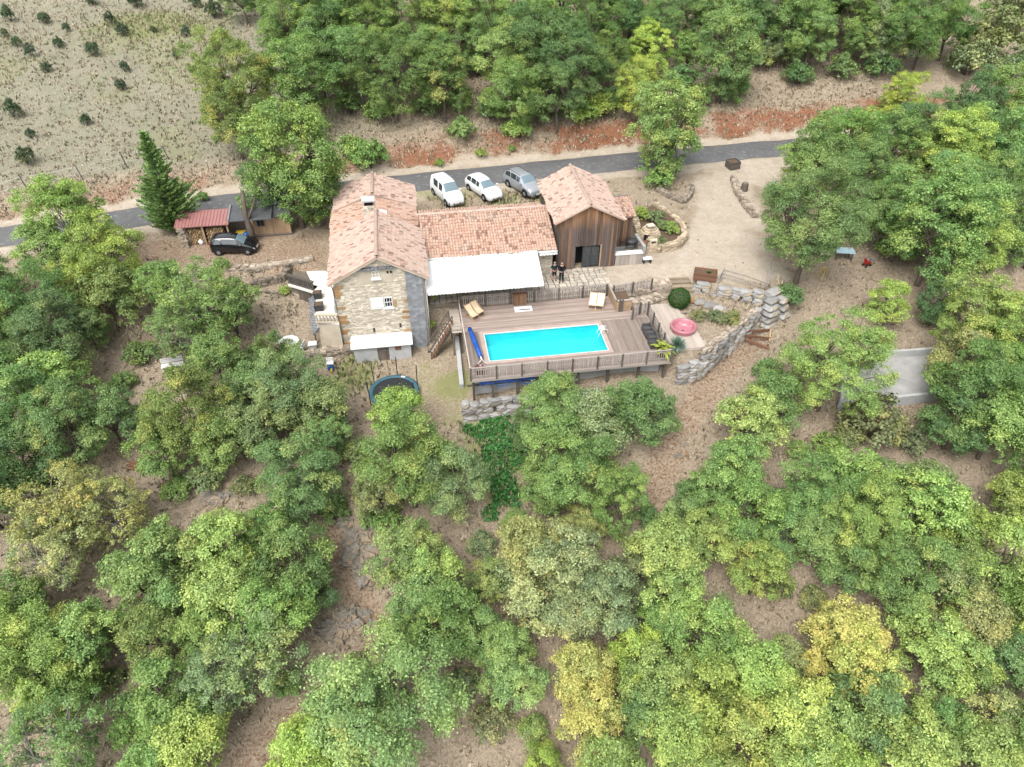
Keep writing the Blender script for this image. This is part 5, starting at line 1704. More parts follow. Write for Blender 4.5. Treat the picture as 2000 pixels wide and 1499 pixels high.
while x < DX1 - .05:
    MB().box((x + m_ / 2, (ya + yb) / 2, DZ - .02 + rr.uniform(-.004, .004)), (n_, yb - ya - .01, .04)).build('deck_plank', MAT['deck_y'], deck)
    x += m_
mb = MB()
for i in range(24):                            # joists and their ends below the front edge
    x = DX0 + .15 + i * (DX1 - DX0 - .3) / 23
    mb.box((x, -8.0, DZ - .14), (.08, 1.6, .16))
    mb.box((x, -1.8, DZ - .14), (.08, 2.9, .16))
mb.build('joists', MAT['post'], deck)
MB().box(((DX0 + DX1) / 2, DY0 - .03, DZ - .13), (DX1 - DX0 + .1, .05, .22)).build('fascia', MAT['rail'], deck)
MB().box((DX0 - .03, (DY0 + DY1) / 2, DZ - .13), (.05, DY1 - DY0, .22)).build('fascia', MAT['deck_y'], deck)
MB().box((4.2, DY0 + .35, DZ - .30), (10.8, .14, .14)).build('beam', MAT['rail'], deck)
MB().box((2.7, -7.85, -1.75), (13.2, .18, 1.5)).build('plinth_wall', MAT['concrete_light'], deck)
for x in (-3.9, -2.6, -.9, 1.2, 3.3, 5.4, 7.6, 9.45):
    zb = Tz(x, DY0 + .35) - .2
    MB().box((x, DY0 + .35, (zb + DZ - .2) / 2), (.16, .16, DZ - .2 - zb)).build('support_post', MAT['post'], deck)
for x in (-3.9, -2.6):
    MB().bar((x, DY0 + .35, DZ - 1.6), (x - .05, DY0 + 1.5, DZ - .3), .1).build('brace', MAT['post'], deck)

pool = thing('swimming_pool', 'rectangular swimming pool with turquoise liner sunk in the deck', 'pool', (1.5, -5.5, 0))
PL = lambda x, y, z: (x - 1.5, y + 5.5, z)
WZ, PB = DZ - .09, -1.55
mb = MB()
P = []
x0, x1, y0, y1 = PX0, PX1, PY0, PY1
for z in (DZ - .01, PB):
    P += [PL(x0, y0, z), PL(x1, y0, z), PL(x1, y1, z), PL(x0, y1, z)]
mb.add(P, [(4, 5, 6, 7), (0, 4, 7, 3), (1, 2, 6, 5), (0, 1, 5, 4), (3, 7, 6, 2)])
ln = mb.build('liner', MAT['liner'], pool)
mb = MB()
for a, b, c_, d_ in ((x0 - .29, x1 + .29, y1 + .005, y1 + .29), (x0 - .29, x1 + .29, y0 - .29, y0 - .005), (x0 - .29, x0 - .005, y0, y1), (x1 + .005, x1 + .29, y0, y1)):
    mb.box(PL((a + b) / 2, (c_ + d_) / 2, DZ + .002), (b - a, d_ - c_, .06))
mb.build('coping', MAT['coping'], pool)
mb = MB()
for a, b, c_, d_ in ((x0, x1, y1 - .05, y1), (x0, x1, y0, y0 + .05), (x0, x0 + .05, y0 + .05, y1 - .05), (x1 - .05, x1, y0 + .05, y1 - .05)):
    mb.box(PL((a + b) / 2, (c_ + d_) / 2, DZ - .01), (b - a, d_ - c_, .05))
mb.build('liner_edge', MAT['whitepaint'], pool)
P, Fs = [], []
nu, nv = 42, 16
for j in range(nv + 1):
    for i in range(nu + 1):
        xx, yy = x0 + (x1 - x0) * i / nu, y0 + (y1 - y0) * j / nv
        P.append(PL(xx, yy, WZ + .012 * float(vnoise(xx, yy, .55)) + .012 * float(vnoise(xx + 40, yy, 1.3))))
for j in range(nv):
    for i in range(nu):
        a = j * (nu + 1) + i
        Fs.append((a, a + 1, a + nu + 2, a + nu + 1))
MB().add(P, Fs).build('water', MAT['water'], pool, smooth=True)
mb = MB()
for a, b, c_, d_ in ((x0 - .2, x1 + .2, y0 - .22, y0 - .03), (x0 - .2, x1 + .2, y1 + .03, y1 + .22), (x0 - .2, x0 - .03, y0 - .03, y1 + .03), (x1 + .03, x1 + .2, y0 - .03, y1 + .03)):
    mb.box(PL((a + b) / 2, (c_ + d_) / 2, DZ - 1.35), (b - a, d_ - c_, 2.6))
mb.build('shell', MAT['concrete'], pool)
# hand rail of the pool steps
mb = MB()
for q in (0, .45):
    mb.tube([PL(x1 + .35, -4.9 - q, DZ), PL(x1 + .3, -4.9 - q, DZ + .5), PL(x1 - .05, -4.9 - q, DZ + .55), PL(x1 - .3, -4.9 - q, DZ + .1), PL(x1 - .32, -4.9 - q, DZ - .8)], .022, 8)
mb.build('ladder_rail', MAT['whitepaint'], pool, smooth=True)
MB().box(PL(x1 + .18, -4.55, DZ + .06), (.3, .35, .1)).build('skimmer_lid', MAT['whitepaint'], pool)

t = thing('blue_tarp', 'folded blue tarpaulin and hose stored under the deck edge', 'tarpaulin', (-1.6, -8.35, -1.2))
q = random.Random(3)
P, Fs = [], []
for i in range(15):
    for j in range(5):
        P.append((-1.9 + i * .27, -.15 + j * .12 + q.uniform(-.03, .03), .25 - .14 * (j - 2) ** 2 * .5 + q.uniform(-.05, .05)))
for i in range(14):
    for j in range(4):
        Fs.append((i * 5 + j, i * 5 + j + 5, i * 5 + j + 6, i * 5 + j + 1))
MB().add(P, Fs).build('sheet', MAT['blue'], t, smooth=True)
MB().tube([(-1.7 + .2 * k, -.28 + .05 * math.sin(k * 2.0), -.05 + .18 * math.sin(k * .7)) for k in range(18)], .035, 7).build('hose', MAT['blueplastic'], t, smooth=True)
MB().box((.5, .25, -.35), (6.5, .1, .1)).build('shelf', MAT['post'], t)
# fences
def fence(name, label, a, b, h=.9, sp=.15, mat_='fence', post='post', pe=2.0, zf=None, wob=.0, pw=.075, rails=(.18, .78), group=None, top=False, cat='fence'):
    a, b = Vector(a), Vector(b)
    t = thing(name, label, cat, a, 0, group)
    d = b - a
    L = math.hypot(d.x, d.y)
    rz = math.atan2(d.y, d.x)
    n = max(1, int(round(L / sp)))
    rq = random.Random(int(abs(a.x * 31 + a.y * 17)) + 3)
    me = MB().box((0, 0, h / 2), (pw, .025, h)).mesh('picket', MAT[mat_])
    for i in range(n):
        p = d * ((i + .5) / n)
        put('picket', me, t, (p.x, p.y, p.z + .05), rot=(rq.uniform(-wob, wob), rq.uniform(-wob, wob), rz), scale=(1, 1, rq.uniform(1 - wob * 2, 1 + wob)))
    off = Vector((math.sin(rz), -math.cos(rz), 0)) * -.035
    for r_ in rails:
        MB().bar(Vector((0, 0, .05 + h * r_)) + off, d + Vector((0, 0, .05 + h * r_)) + off, .04, .08).build('rail', MAT['rail'], t)
    if top:
        MB().bar(Vector((0, 0, h + .07)), d + Vector((0, 0, h + .07)), .12, .04).build('handrail', MAT['rail'], t)
    m = max(1, int(round(L / pe)))
    pm = MB().box((0, 0, (h + .12) / 2 - .05), (.10, .10, h + .22)).mesh('post', MAT[post])
    for i in range(m + 1):
        p = d * (i / m)
        put('post', pm, t, (p.x + off.x * -1.6, p.y + off.y * -1.6, p.z), rz=rz)
    return t
fence('deck_railing', 'weathered baluster railing along the front edge of the pool deck', (DX0, DY0 + .02, DZ), (DX1, DY0 + .02, DZ), .85, .155, 'fence', 'post', 1.72, top=True, pw=.06, cat='railing')
fence('picket_fence', 'picket fence between the pool deck and the stone patio', (DX0 + .15, DY1 + .03, DZ), (ncx - .15, DY1 + .03, DZ), .95, .15, 'fence', 'post', 1.9, top=True)
fa, fb = pix(1197, 576, 0), pix(1271, 563, 0)
fence('picket_fence', 'pale picket fence along the gravel above the raised stone bed', (*fa, 0), (*fb, 0), .75, .14, 'fence', 'post', 2.0, wob=.02)
fence('picket_fence', 'grey uneven picket fence between pool deck and hot tub deck', (9.78, -3.3, DZ - .05), (9.78, -8.3, DZ - .05), .95, .16, 'fence', 'post', 1.3, wob=.06, pw=.09)
g0, g1, g2 = pix(1233, 624, DZ), pix(1248, 614, DZ), pix(1263, 618, DZ)
fence('picket_gate', 'open grey picket gate at the corner of the pool deck', (*g0, DZ), (*g1, DZ), .9, .15, 'fence', 'post', .8, wob=.04, pw=.09, cat='gate')
fence('picket_fence', 'short grey picket fence beside the open gate', (*g1, DZ), (9.75, -3.1, DZ), .95, .15, 'fence', 'post', 1.0, wob=.05, pw=.09)
# left edge rail of the deck
lr = thing('side_rail', 'low pale rail along the left edge of the pool deck', 'railing', (DX0, -4.5, DZ))
MB().bar((0, 4.1, .75), (0, -4.2, .75), .07, .05).build('rail', MAT['deck_pale'], lr)
for i in range(6):
    MB().box((0, 4.1 - i * 1.66, .36), (.07, .07, .8)).build('post', MAT['post'], lr)
# raised bed in the deck corner, boarded
rb = thing('raised_bed', 'raised corner bed faced with brown boards beside the deckchairs', 'planter', (ncx, ncy, DZ))
for i in range(6):
    z = .075 + i * .15
    MB().box((.02, 1.15, z), (.05, 2.4, .14)).build('plank', MAT['deck_y' if 0 else 'hut_wood'], rb)
    MB().box((.62, -.02, z), (1.2, .05, .14)).build('plank', MAT['hut_wood'], rb)
MB().box((.02, 1.15, .92), (.14, 2.5, .05)).build('cap', MAT['rail'], rb)
MB().box((.62, -.02, .92), (1.3, .14, .05)).build('cap', MAT['rail'], rb)
MB().box((.62, 1.1, .3), (1.2, 2.1, .6)).build('soil', MAT['soil'], rb)
for x in (.28, .48):
    MB().box((x, -.12, .5), (.11, .1, 1.1)).build('post', MAT['post'], rb)
rubble_wall('dry_stone_wall', 'sloping dry-stone bank below the pale picket fence', [(7.6, -.5), (8.8, -.15), (10.6, .1), (12.5, .25)], lambda x, y: -.8, lambda x, y: -.02 + .12 * (x - 8) / 4, .9, .34, 5)
rubble_wall('dry_stone_wall', 'low rubble footing above the hot tub deck', [(8.6, -1.6), (9.6, -1.5), (11.9, -.9)], lambda x, y: -.85, lambda x, y: -.34, .7, .36, 6)

# walkway and stairs at the left end of the deck
wk = thing('walkway', 'narrow plank walkway beside the left end of the pool deck', 'walkway', (-4.5, -1.8, DZ - .05))
ym0, ym1 = -3.25, -.3
y = ym1
while y > ym0:
    MB().box((0, y + 1.8 - .07, -.02), (.72, .13, .04)).build('deck_plank', MAT['deck_pale'], wk)
    y -= .145
for s_ in (-.3, .3):
    MB().box((s_, -.0, -.13), (.07, 2.9, .16)).build('joist', MAT['post'], wk)
for s_ in (-.3, .3):
    for q in (-1.3, .6):
        zb = Tz(-4.5 + s_, -1.8 + q) - DZ - .2
        MB().box((s_, q, zb / 2 - .1), (.1, .1, -zb)).build('post', MAT['post'], wk)
MB().box((0, -1.42, .5), (.8, .05, .07)).box((0, -1.42, .2), (.8, .05, .07)).box((.36, -1.42, .3), (.07, .07, .7)).box((-.36, -1.42, .3), (.07, .07, .7)).build('end_rail', MAT['rail'], wk)
st = thing('timber_stairs', 'timber stairs with orange-brown boarded side climbing to the walkway', 'stairs', (-6.9, -2.6, -3.1))
N = 11
S0, S1 = Vector((.3, 0, 0)), Vector((2.05, .55, 2.6))
for i in range(N):
    p = S0.lerp(S1, (i + .5) / N)
    MB().box((p.x, p.y, p.z + .02), (.27, .8, .045), .25).build('step', MAT['deck_pale'], st)
for s_ in (-.4, .4):
    o = Vector((-math.sin(.25) * s_, math.cos(.25) * s_, 0))
    MB().bar(S0 + o - Vector((.1, 0, .1)), S1 + o - Vector((0, 0, .1)), .05, .24).build('stringer', MAT['post'], st)
    MB().bar(S0 + o + Vector((-.1, 0, .85)), S1 + o + Vector((0, 0, .85)), .05, .08).build('handrail', MAT['post'], st)
    for i in range(4):
        p = S0.lerp(S1, i / 3) + o
        MB().box((p.x, p.y, p.z + .38), (.07, .07, 1.0)).build('post', MAT['post'], st)
o = Vector((math.sin(.25) * .45, -math.cos(.25) * .45, 0))
for i in range(10):
    p = S0.lerp(S1, (i + .5) / 10) + o
    MB().box((p.x, p.y, p.z + .42), (.15, .03, .62), .25).build('side_board', MAT['barn_fresh'], st)
ld = MB().box((-.35, -.05, -.02), (1.1, 1.1, .06)).build('landing', MAT['deck_pale'], st)
for i in range(7):
    MB().box((-.83 + i * .16, -.05, .03), (.145, 1.08, .03)).build('plank', MAT['deck_pale'], ld)
ka, kb = pix(893, 672, -2.9), pix(903, 775, -3.7)
kz = (Tz(*ka), Tz(*kb))
ke = MB().bar((0, 0, kz[0] + .12), (kb[0] - ka[0], kb[1] - ka[1], kz[1] + .12), .3, .5).build('kerb_wall', MAT['concrete_light'], loc=(ka[0], ka[1], 0))
tag(ke, 'pale low concrete kerb running down beside the lawn', 'wall')

# ---------------------------------------------------------------- furniture on the deck
def deckchair(loc, rz, label, fab, group=None):
    t = thing('deckchair', label, 'deckchair', loc, rz, group)
    for s_ in (-.29, .29):
        MB().bar((.62, s_, .03), (-.48, s_, .92), .035, .045).build('frame_rail', MAT['lightwood'], t)
        MB().bar((-.52, s_ * .9, .03), (.52, s_ * .9, .40), .035, .045).build('frame_rail', MAT['lightwood'], t)
    for x, z in ((-.48, .92), (.50, .40), (-.5, .05), (.6, .05)):
        MB().bar((x, -.3, z), (x, .3, z), .035).build('crossbar', MAT['lightwood'], t)
    P, Fs = [], []
    for i in range(13):
        f = i / 12
        x = -.48 + .98 * f
        z = .93 - .52 * f - .24 * math.sin(math.pi * f) * (1 - .2 * f)
        P += [(x, -.26, z), (x, .26, z)]
    k = len(P)
    P += [(x, y, z - .012) for x, y, z in P]
    for i in range(12):
        Fs += [(2 * i, 2 * i + 1, 2 * i + 3, 2 * i + 2), (k + 2 * i + 2, k + 2 * i + 3, k + 2 * i + 1, k + 2 * i)]
    MB().add(P, Fs).build('sling', MAT[fab], t, smooth=True)
for (u, v), ang, lab, fb_ in (((932, 606), -55, 'sand canvas deckchair nearer the fence in the pair by the blue roller', 'fabric_sand'), ((921, 613), -55, 'sand canvas deckchair nearer the deck edge in the pair by the blue roller', 'fabric_sand'),
                              ((1158, 591), -112, 'cream canvas deckchair on the pool side of the pair by the raised bed', 'fabric_cream'), ((1172, 592), -112, 'cream canvas deckchair against the boards of the raised bed', 'fabric_cream')):
    x, y = pix(u, v, DZ + .35)
    deckchair((x, y, DZ), R(ang), lab, fb_)
x, y = pix(1022, 605, DZ)
t = thing('pump_lid', 'white flat hatch with dark slot set on the deck boards', 'hatch', (x, y, DZ))
MB().box((0, 0, .05), (1.35, .62, .1)).build('lid', MAT['whitepaint'], t, bevel=.02)
MB().box((.05, -.16, .105), (.85, .1, .02)).build('slot', MAT['darkmetal'], t)
x, y = pix(1015, 594, DZ)
t = thing('fence_cabinet', 'rust-brown wooden cabinet standing against the patio fence', 'cabinet', (x, DY1 - .12, DZ))
for i in range(6):
    MB().box((-.5 + .083 + i * .167, -.16, .48), (.16, .04, .92)).build('plank', MAT['barn_fresh'], t)
MB().box((0, .02, .48), (1.0, .3, .92)).build('case', MAT['planter_wood'], t)
MB().box((0, -.02, .97), (1.08, .42, .05)).build('lid', MAT['planter_wood'], t)
t = thing('cover_roller', 'rolled bright blue pool cover on a roller at the pool end', 'pool cover', (-3.5, -5.2, DZ))
ra, rb_ = Vector((-.12, 1.65, .35)), Vector((.28, -1.75, .35))
MB().tube([ra, ra.lerp(rb_, .3), ra.lerp(rb_, .7), rb_], [.15, .175, .165, .15], 14).build('rolled_cover', MAT['blue'], t, smooth=True)
MB().tube([ra + (ra - rb_) * .06, rb_ + (rb_ - ra) * .1], .05, 10).build('axle', MAT['whitepaint'], t, smooth=True)
for e in (ra + (ra - rb_) * .05, rb_ + (rb_ - ra) * .09):
    MB().bar((e.x - .25, e.y, 0.02), (e.x, e.y, .35), .05).bar((e.x + .25, e.y, 0.02), (e.x, e.y, .35), .05).build('stand', MAT['whitepaint'], t)
for f in (.2, .5, .8):
    c_ = ra.lerp(rb_, f)
    d_ = (rb_ - ra).normalized() * .03
    MB().tube([c_ - d_, c_ + d_], .182, 14).build('strap', MAT['blueplastic'], t, smooth=True)
ORD = ['first', 'second', 'third', 'fourth']
for k, (u, v) in enumerate([(1264, 634), (1268, 642), (1274, 650), (1277, 661)]):
    x, y = pix(u, v, DZ + .6)
    x = min(x, 9.25)
    t = thing('wicker_armchair', f'dark wicker cube armchair, {ORD[k]} in the row from the open gate', 'armchair', (x, y - .1, DZ), R(180), 'wicker armchairs by the hot tub fence')
    MB().box((0, 0, .2), (.62, .58, .34)).build('seat', MAT['wicker'], t, bevel=.02)
    MB().box((-.28, 0, .35), (.12, .62, .70)).build('backrest', MAT['wicker'], t, bevel=.02)
    for s_ in (-.29, .29):
        MB().box((.03, s_, .29), (.58, .09, .56)).build('armrest', MAT['wicker'], t, bevel=.02)
    MB().box((.04, 0, .40), (.5, .46, .09)).build('cushion', MAT['bumper'], t, bevel=.02)
def pot(loc, label, r=.34, h=.62):
    t = thing('glazed_pot', label, 'pot', loc)
    MB().lathe([(r * .62, 0), (r * .85, h * .3), (r, h * .75), (r * .92, h * .92), (r * 1.04, h), (r * .94, h), (r * .86, h * .86), (.01, h * .84)], 20).build('pot', MAT['redpot'], t, smooth=True)
    MB().lathe([(r * .87, h * .85), (.01, h * .9)], 16).build('soil', MAT['soil'], t)
    return t
def fronds(name, parent, n, L, hgt, w_, col, loc, droop=.5, seed=0, mat_='leaf', seg=6, up=.6):
    r = np.random.default_rng(seed)
    V, tn = [], []
    for i in range(n):
        a = r.uniform(0, 6.28)
        el = r.uniform(.1, 1.35) if up < 1 else r.uniform(-.3, 1.5)
        l = L * r.uniform(.75, 1.15)
        pts = []
        for k in range(seg + 1):
            f = k / seg
            rad = math.cos(el) * l * f
            z = math.sin(el) * l * f - droop * l * f * f
            pts.append(np.array([math.cos(a) * rad, math.sin(a) * rad, hgt + z]))
        sd_ = np.array([-math.sin(a), math.cos(a), 0])
        for k in range(seg):
            w0_, w1_ = w_ * math.sin(math.pi * (k + .25) / (seg + .6)), w_ * math.sin(math.pi * min(1, (k + 1.25) / (seg + .6)))
            V.append(np.stack([pts[k] - sd_ * w0_, pts[k] + sd_ * w0_, pts[k + 1] + sd_ * w1_, pts[k + 1] - sd_ * w1_]))
            tn.append(r.random() * .5)
    me = quad_mesh(name, np.array(V), np.array(tn), r.random(len(V)), MAT[mat_])
    return put(name, me, parent, loc, color=col)
x, y = 9.15, -8.35
t = pot((x, y, DZ), 'large dark red glazed pot with a spreading yellow-green palm', .36, .7)
fronds('fronds', t, 26, 1.0, .75, .13, (.24, .27, .045, .2), (0, 0, 0), .55, 4)
t = pot((DX0 + .65, DY0 + .45, DZ), 'dark red glazed pot with bare hoop at the deck corner', .33, .6)
MB().tube([(-.45, 0, .5), (-.4, 0, .85), (-.15, 0, 1.05), (.15, 0, 1.05), (.4, 0, .85), (.45, 0, .5)], .018, 6).build('hoop', MAT['oldwood'], t, smooth=True)
x, y = 10.45, -7.75
t = thing('spiky_plant', 'round blue-green spiky plant at the corner of the hot tub deck', 'plant', (x, y, -.62))
fronds('leaves', t, 260, .72, .62, .022, (.16, .235, .185, 0), (0, 0, 0), .05, 5, seg=3, up=2)
MB().tube([(0, 0, -.1), (0, 0, .6)], [.1, .08], 8).build('stem', MAT['bark'], t)

# ---------------------------------------------------------------- hot tub deck
HT = -.50
tub_x, tub_y = pix(1334, 642, HT + .1)
tdk = thing('hot_tub_deck', 'pale plank deck with a sunken pink hot tub', 'deck', (10, -4.7, HT))
x = 10.05
xr = lambda y: 12.25 + (-1.8 - y) * .125
while x < 13.0:
    yb_ = -1.9
    if x + .13 > xr(-1.9):
        yb_ = -1.8 - (x + .13 - 12.25) / .125
    ya_ = -7.6
    segs = [(ya_, yb_)]
    dxx = abs(x + .07 - tub_x)
    if dxx < .80:
        hh = math.sqrt(max(0, .86 ** 2 - dxx ** 2))
        segs = [(ya_, tub_y - hh), (tub_y + hh, yb_)]
    for a, b in segs:
        if b - a > .1:
            MB().box((x + .07 - 10, (a + b) / 2 + 4.7, -.02), (.13, b - a, .04)).build('deck_plank', MAT['deck_pale'], tdk)
    x += .142
mb = MB()
for y in (-7.55, -6.2, -3.3, -2.0):
    mb.box((11.45 - 10, y + 4.7, -.12), (2.75, .08, .16))
mb.build('joists', MAT['post'], tdk)
MB().box((11.5 - 10, -7.66 + 4.7, -.12), (2.9, .05, .2)).build('fascia', MAT['deck_pale'], tdk)
t = thing('hot_tub', 'round pink hot tub with thick rim sunk in the pale deck', 'hot tub', (tub_x, tub_y, HT))
MB().lathe([(.84, -.06), (.93, .25), (.96, .34), (.92, .40), (.84, .40), (.79, .34), (.72, .10), (.62, -.04), (.5, -.075), (.02, -.08)], 36, open0=True).build('shell', MAT['pink'], t, smooth=True)
MB().lathe([(.07, -.07), (.06, -.045), (.01, -.045)], 12).build('drain', MAT['bumper'], t)
for k in range(5):
    a = k * 1.257 + .3
    MB().tube([(math.cos(a) * .73, math.sin(a) * .73, .12), (math.cos(a) * .68, math.sin(a) * .68, .12)], .035, 10).build('jet', MAT['whitepaint'], t)
# clipped ball
x, y = pix(1327, 583, .1)
t = thing('clipped_ball_shrub', 'dense dark green ball-clipped shrub below the stone steps', 'shrub', (x, y, -.62))
r = np.random.default_rng(44)
d = unit(r.normal(size=(5200, 3)))
pos = d * (.80 + r.normal(size=(5200, 1)) * .035)
pos[:, 2] = pos[:, 2] * .95 + .72
me = quad_mesh('ball_leaves', leaf_quads(pos, unit(d + r.normal(size=d.shape) * .5), np.full(5200, .075), r), r.random(5200) * .5, r.random(5200), MAT['leaf'])
put('foliage', me, t, color=(.048, .115, .022, 0))
MB().tube([(0, 0, -.05), (0, 0, .5)], .06, 8).lathe([(.1, .02), (.6, .35), (.74, .72), (.55, 1.2), (.05, 1.42)], 14).build('stem', MAT['bark'], t)
# stone steps
stp = thing('stone_steps', 'short flight of pale stone steps beside the clipped ball shrub', 'steps', (13.4, .6, 0))
for i in range(5):
    z = -.02 - i * .15
    MB().box((rr.uniform(-.05, .05) + i * .04, .35 - i * .42, z - .1), (1.75, .5, .2), -.05 + rr.uniform(-.03, .03), jit=.02).build('step', MAT['oven'], stp)
# boulder wall
def boulders(parent, line, rows, seed, o, wd=.95, dep=.75, batter=.2):
    q = random.Random(seed)
    for (ax, ay, zt0, zb0), (bx, by, zt1, zb1) in zip(line[:-1], line[1:]):
        L = math.hypot(bx - ax, by - ay)
        rz = math.atan2(by - ay, bx - ax)
        nx_, ny_ = math.sin(rz), -math.cos(rz)
        for k in range(rows):
            s = q.uniform(0, .4)
            while s < L - .2:
                w_ = wd * q.uniform(.7, 1.4)
                f = min(1, (s + w_ / 2) / L)
                zt, zb = zt0 + (zt1 - zt0) * f, zb0 + (zb1 - zb0) * f
                h = (zt - zb) / rows
                z = zb + h * (k + .5) + q.uniform(-.13, .13) * h
                off = (rows - 1 - k) * batter + q.uniform(-.08, .08)
                x, y = ax + (bx - ax) * f + nx_ * off, ay + (by - ay) * f + ny_ * off
                MB().rock((0, 0, 0), (w_ * 1.06, dep * q.uniform(.85, 1.2), h * q.uniform(1.15, 1.35)), rz + q.uniform(-.12, .12), q.randint(0, 9999), 9, 7, .11, box=.74).build(
                    'boulder', MAT['boulder'], parent, (x - o[0], y - o[1], z - o[2]))
                s += w_
bw = thing('boulder_wall', 'retaining wall of big grey limestone boulders below the gravel yard', 'wall', (16, -1, 0))
boulders(bw, [(14.3, -.05, .08, -.85), (15.7, -.75, .12, -1.0), (17.4, -1.75, .18, -1.15), (19.3, -2.9, .2, -1.3)], 3, 3, (16, -1, 0), .85, .7, .08)
for k, (dx, dy, z, sx_, sy_, sz_) in enumerate([(3.9, -1.5, .18, 1.5, .95, .16), (3.4, -2.3, -.05, 1.2, .9, .36), (3.3, -2.6, -.45, 1.4, 1.0, .4), (3.3, -2.75, -.85, 1.5, 1.1, .42), (3.2, -2.85, -1.3, 1.5, 1.1, .45), (3.1, -3.0, -1.75, 1.5, 1.2, .5), (4.3, -1.9, -.3, .9, 1.4, .5), (4.4, -2.0, -.85, 1.0, 1.5, .6), (4.5, -2.1, -1.5, 1.1, 1.6, .7)]):
    MB().rock((0, 0, 0), (sx_, sy_, sz_), .5, 900 + k, 8, 4, .08, box=.8).build('slab', MAT['boulder'], bw, (dx, dy, z))
bw2 = thing('boulder_wall', 'long rising wall of grey boulders round the hot tub garden', 'wall', (14, -7, 0))
boulders(bw2, [(10.0, -8.9, -1.2, -2.5), (12.0, -8.5, -.85, -2.4), (13.9, -7.2, -.45, -2.15), (16.2, -5.5, -.42, -1.9), (18.2, -3.9, -.30, -1.7)], 3, 8, (14, -7, 0), .72, .6, .10)
rubble_wall('dry_stone_wall', 'thin rubble coping on top of the long boulder wall', [(12.2, -8.2), (14.0, -7.0), (16.2, -5.3), (18.0, -3.9)], lambda x, y: -.62, lambda x, y: -.32, .4, .3, 15)
bw3 = thing('footing_wall', 'angular pale stone footing wall under the corner of the pool deck', 'wall', (-3, -9.6, -3))
boulders(bw3, [(-5.0, -9.1, -2.3, -4.1), (-2.6, -9.3, -1.9, -3.9), (1.0, -9.4, -1.9, -3.7), (4.5, -9.4, -1.95, -3.3)], 4, 17, (-3, -9.6, -3), .75, .6, .16)
for k, (u, v, s_) in enumerate([(1368, 592, 1.0), (1388, 597, 1.2), (1405, 604, 1.1), (1348, 588, .8)]):
    x, y = pix(u, v, -.5)
    o = MB().rock((0, 0, 0), (s_, s_ * .65, .4), -.3, 70 + k, 8, 5, .12).build('boulder', MAT['ochre' if k == 3 else 'boulder'], loc=(x, y, -.48))
    tag(o, ['flat grey boulder nearest the rust one in the hot tub garden', 'long pale boulder lying in the hot tub garden', 'pinkish boulder lying farthest along the hot tub garden path', 'small rust-coloured boulder beside the clipped ball shrub'][k], 'boulder')
# brown planter box
x, y = pix(1376, 545, 0)
t = thing('planter_box', 'large brown plank planter box at the top of the boulder wall', 'planter', (x, y, 0), R(-22))
for i in range(4):
    z = .1 + i * .18
    for s_ in (-.42, .42):
        MB().box((0, s_, z), (1.75, .05, .17)).build('plank', MAT['planter_wood'], t)
    for s_ in (-.85, .85):
        MB().box((s_, 0, z), (.05, .8, .17)).build('plank', MAT['planter_wood'], t)
MB().box((0, 0, .3), (1.66, .78, .56)).build('soil', MAT['soil'], t)
fronds('leaves', t, 90, .32, .55, .03, (.10, .14, .045, .1), (.25, 0, 0), .3, 9, seg=3)
# driftwood rails
t = thing('driftwood_rail', 'pale driftwood poles railing above the boulder wall', 'railing', (17.5, -1.0, 0))
q = random.Random(5)
def pole(p0, p1, r0=.05, r1=.035, nm='pole'):
    p0, p1 = Vector(p0), Vector(p1)
    mid = p0.lerp(p1, .5) + Vector((q.uniform(-.06, .06), q.uniform(-.06, .06), q.uniform(-.04, .08)))
    MB().tube([p0, mid, p1], [r0, (r0 + r1) / 2, r1], 7).build(nm, MAT['twig'], t, smooth=True)
pole((-.9, .9, .95), (2.0, -.9, .55)); pole((-.9, .9, .6), (1.8, -1.1, .25)); pole((-.95, .95, -.1), (-.8, .85, 1.25), .07, .04); pole((-1.3, .5, -.1), (-.6, 1.0, .9), .06, .03)
pole((1.9, -.9, 0), (2.1, -1.0, .8), .06, .04); pole((1.9, -1.0, .1), (3.0, .9, 1.2), .06, .03); pole((2.2, -.6, .2), (3.1, .4, .9), .04, .025); pole((2.6, -.4, 0), (2.4, .5, .9), .04, .02); pole((-1.6, .9, 0), (-1.1, .7, .7), .05, .03)

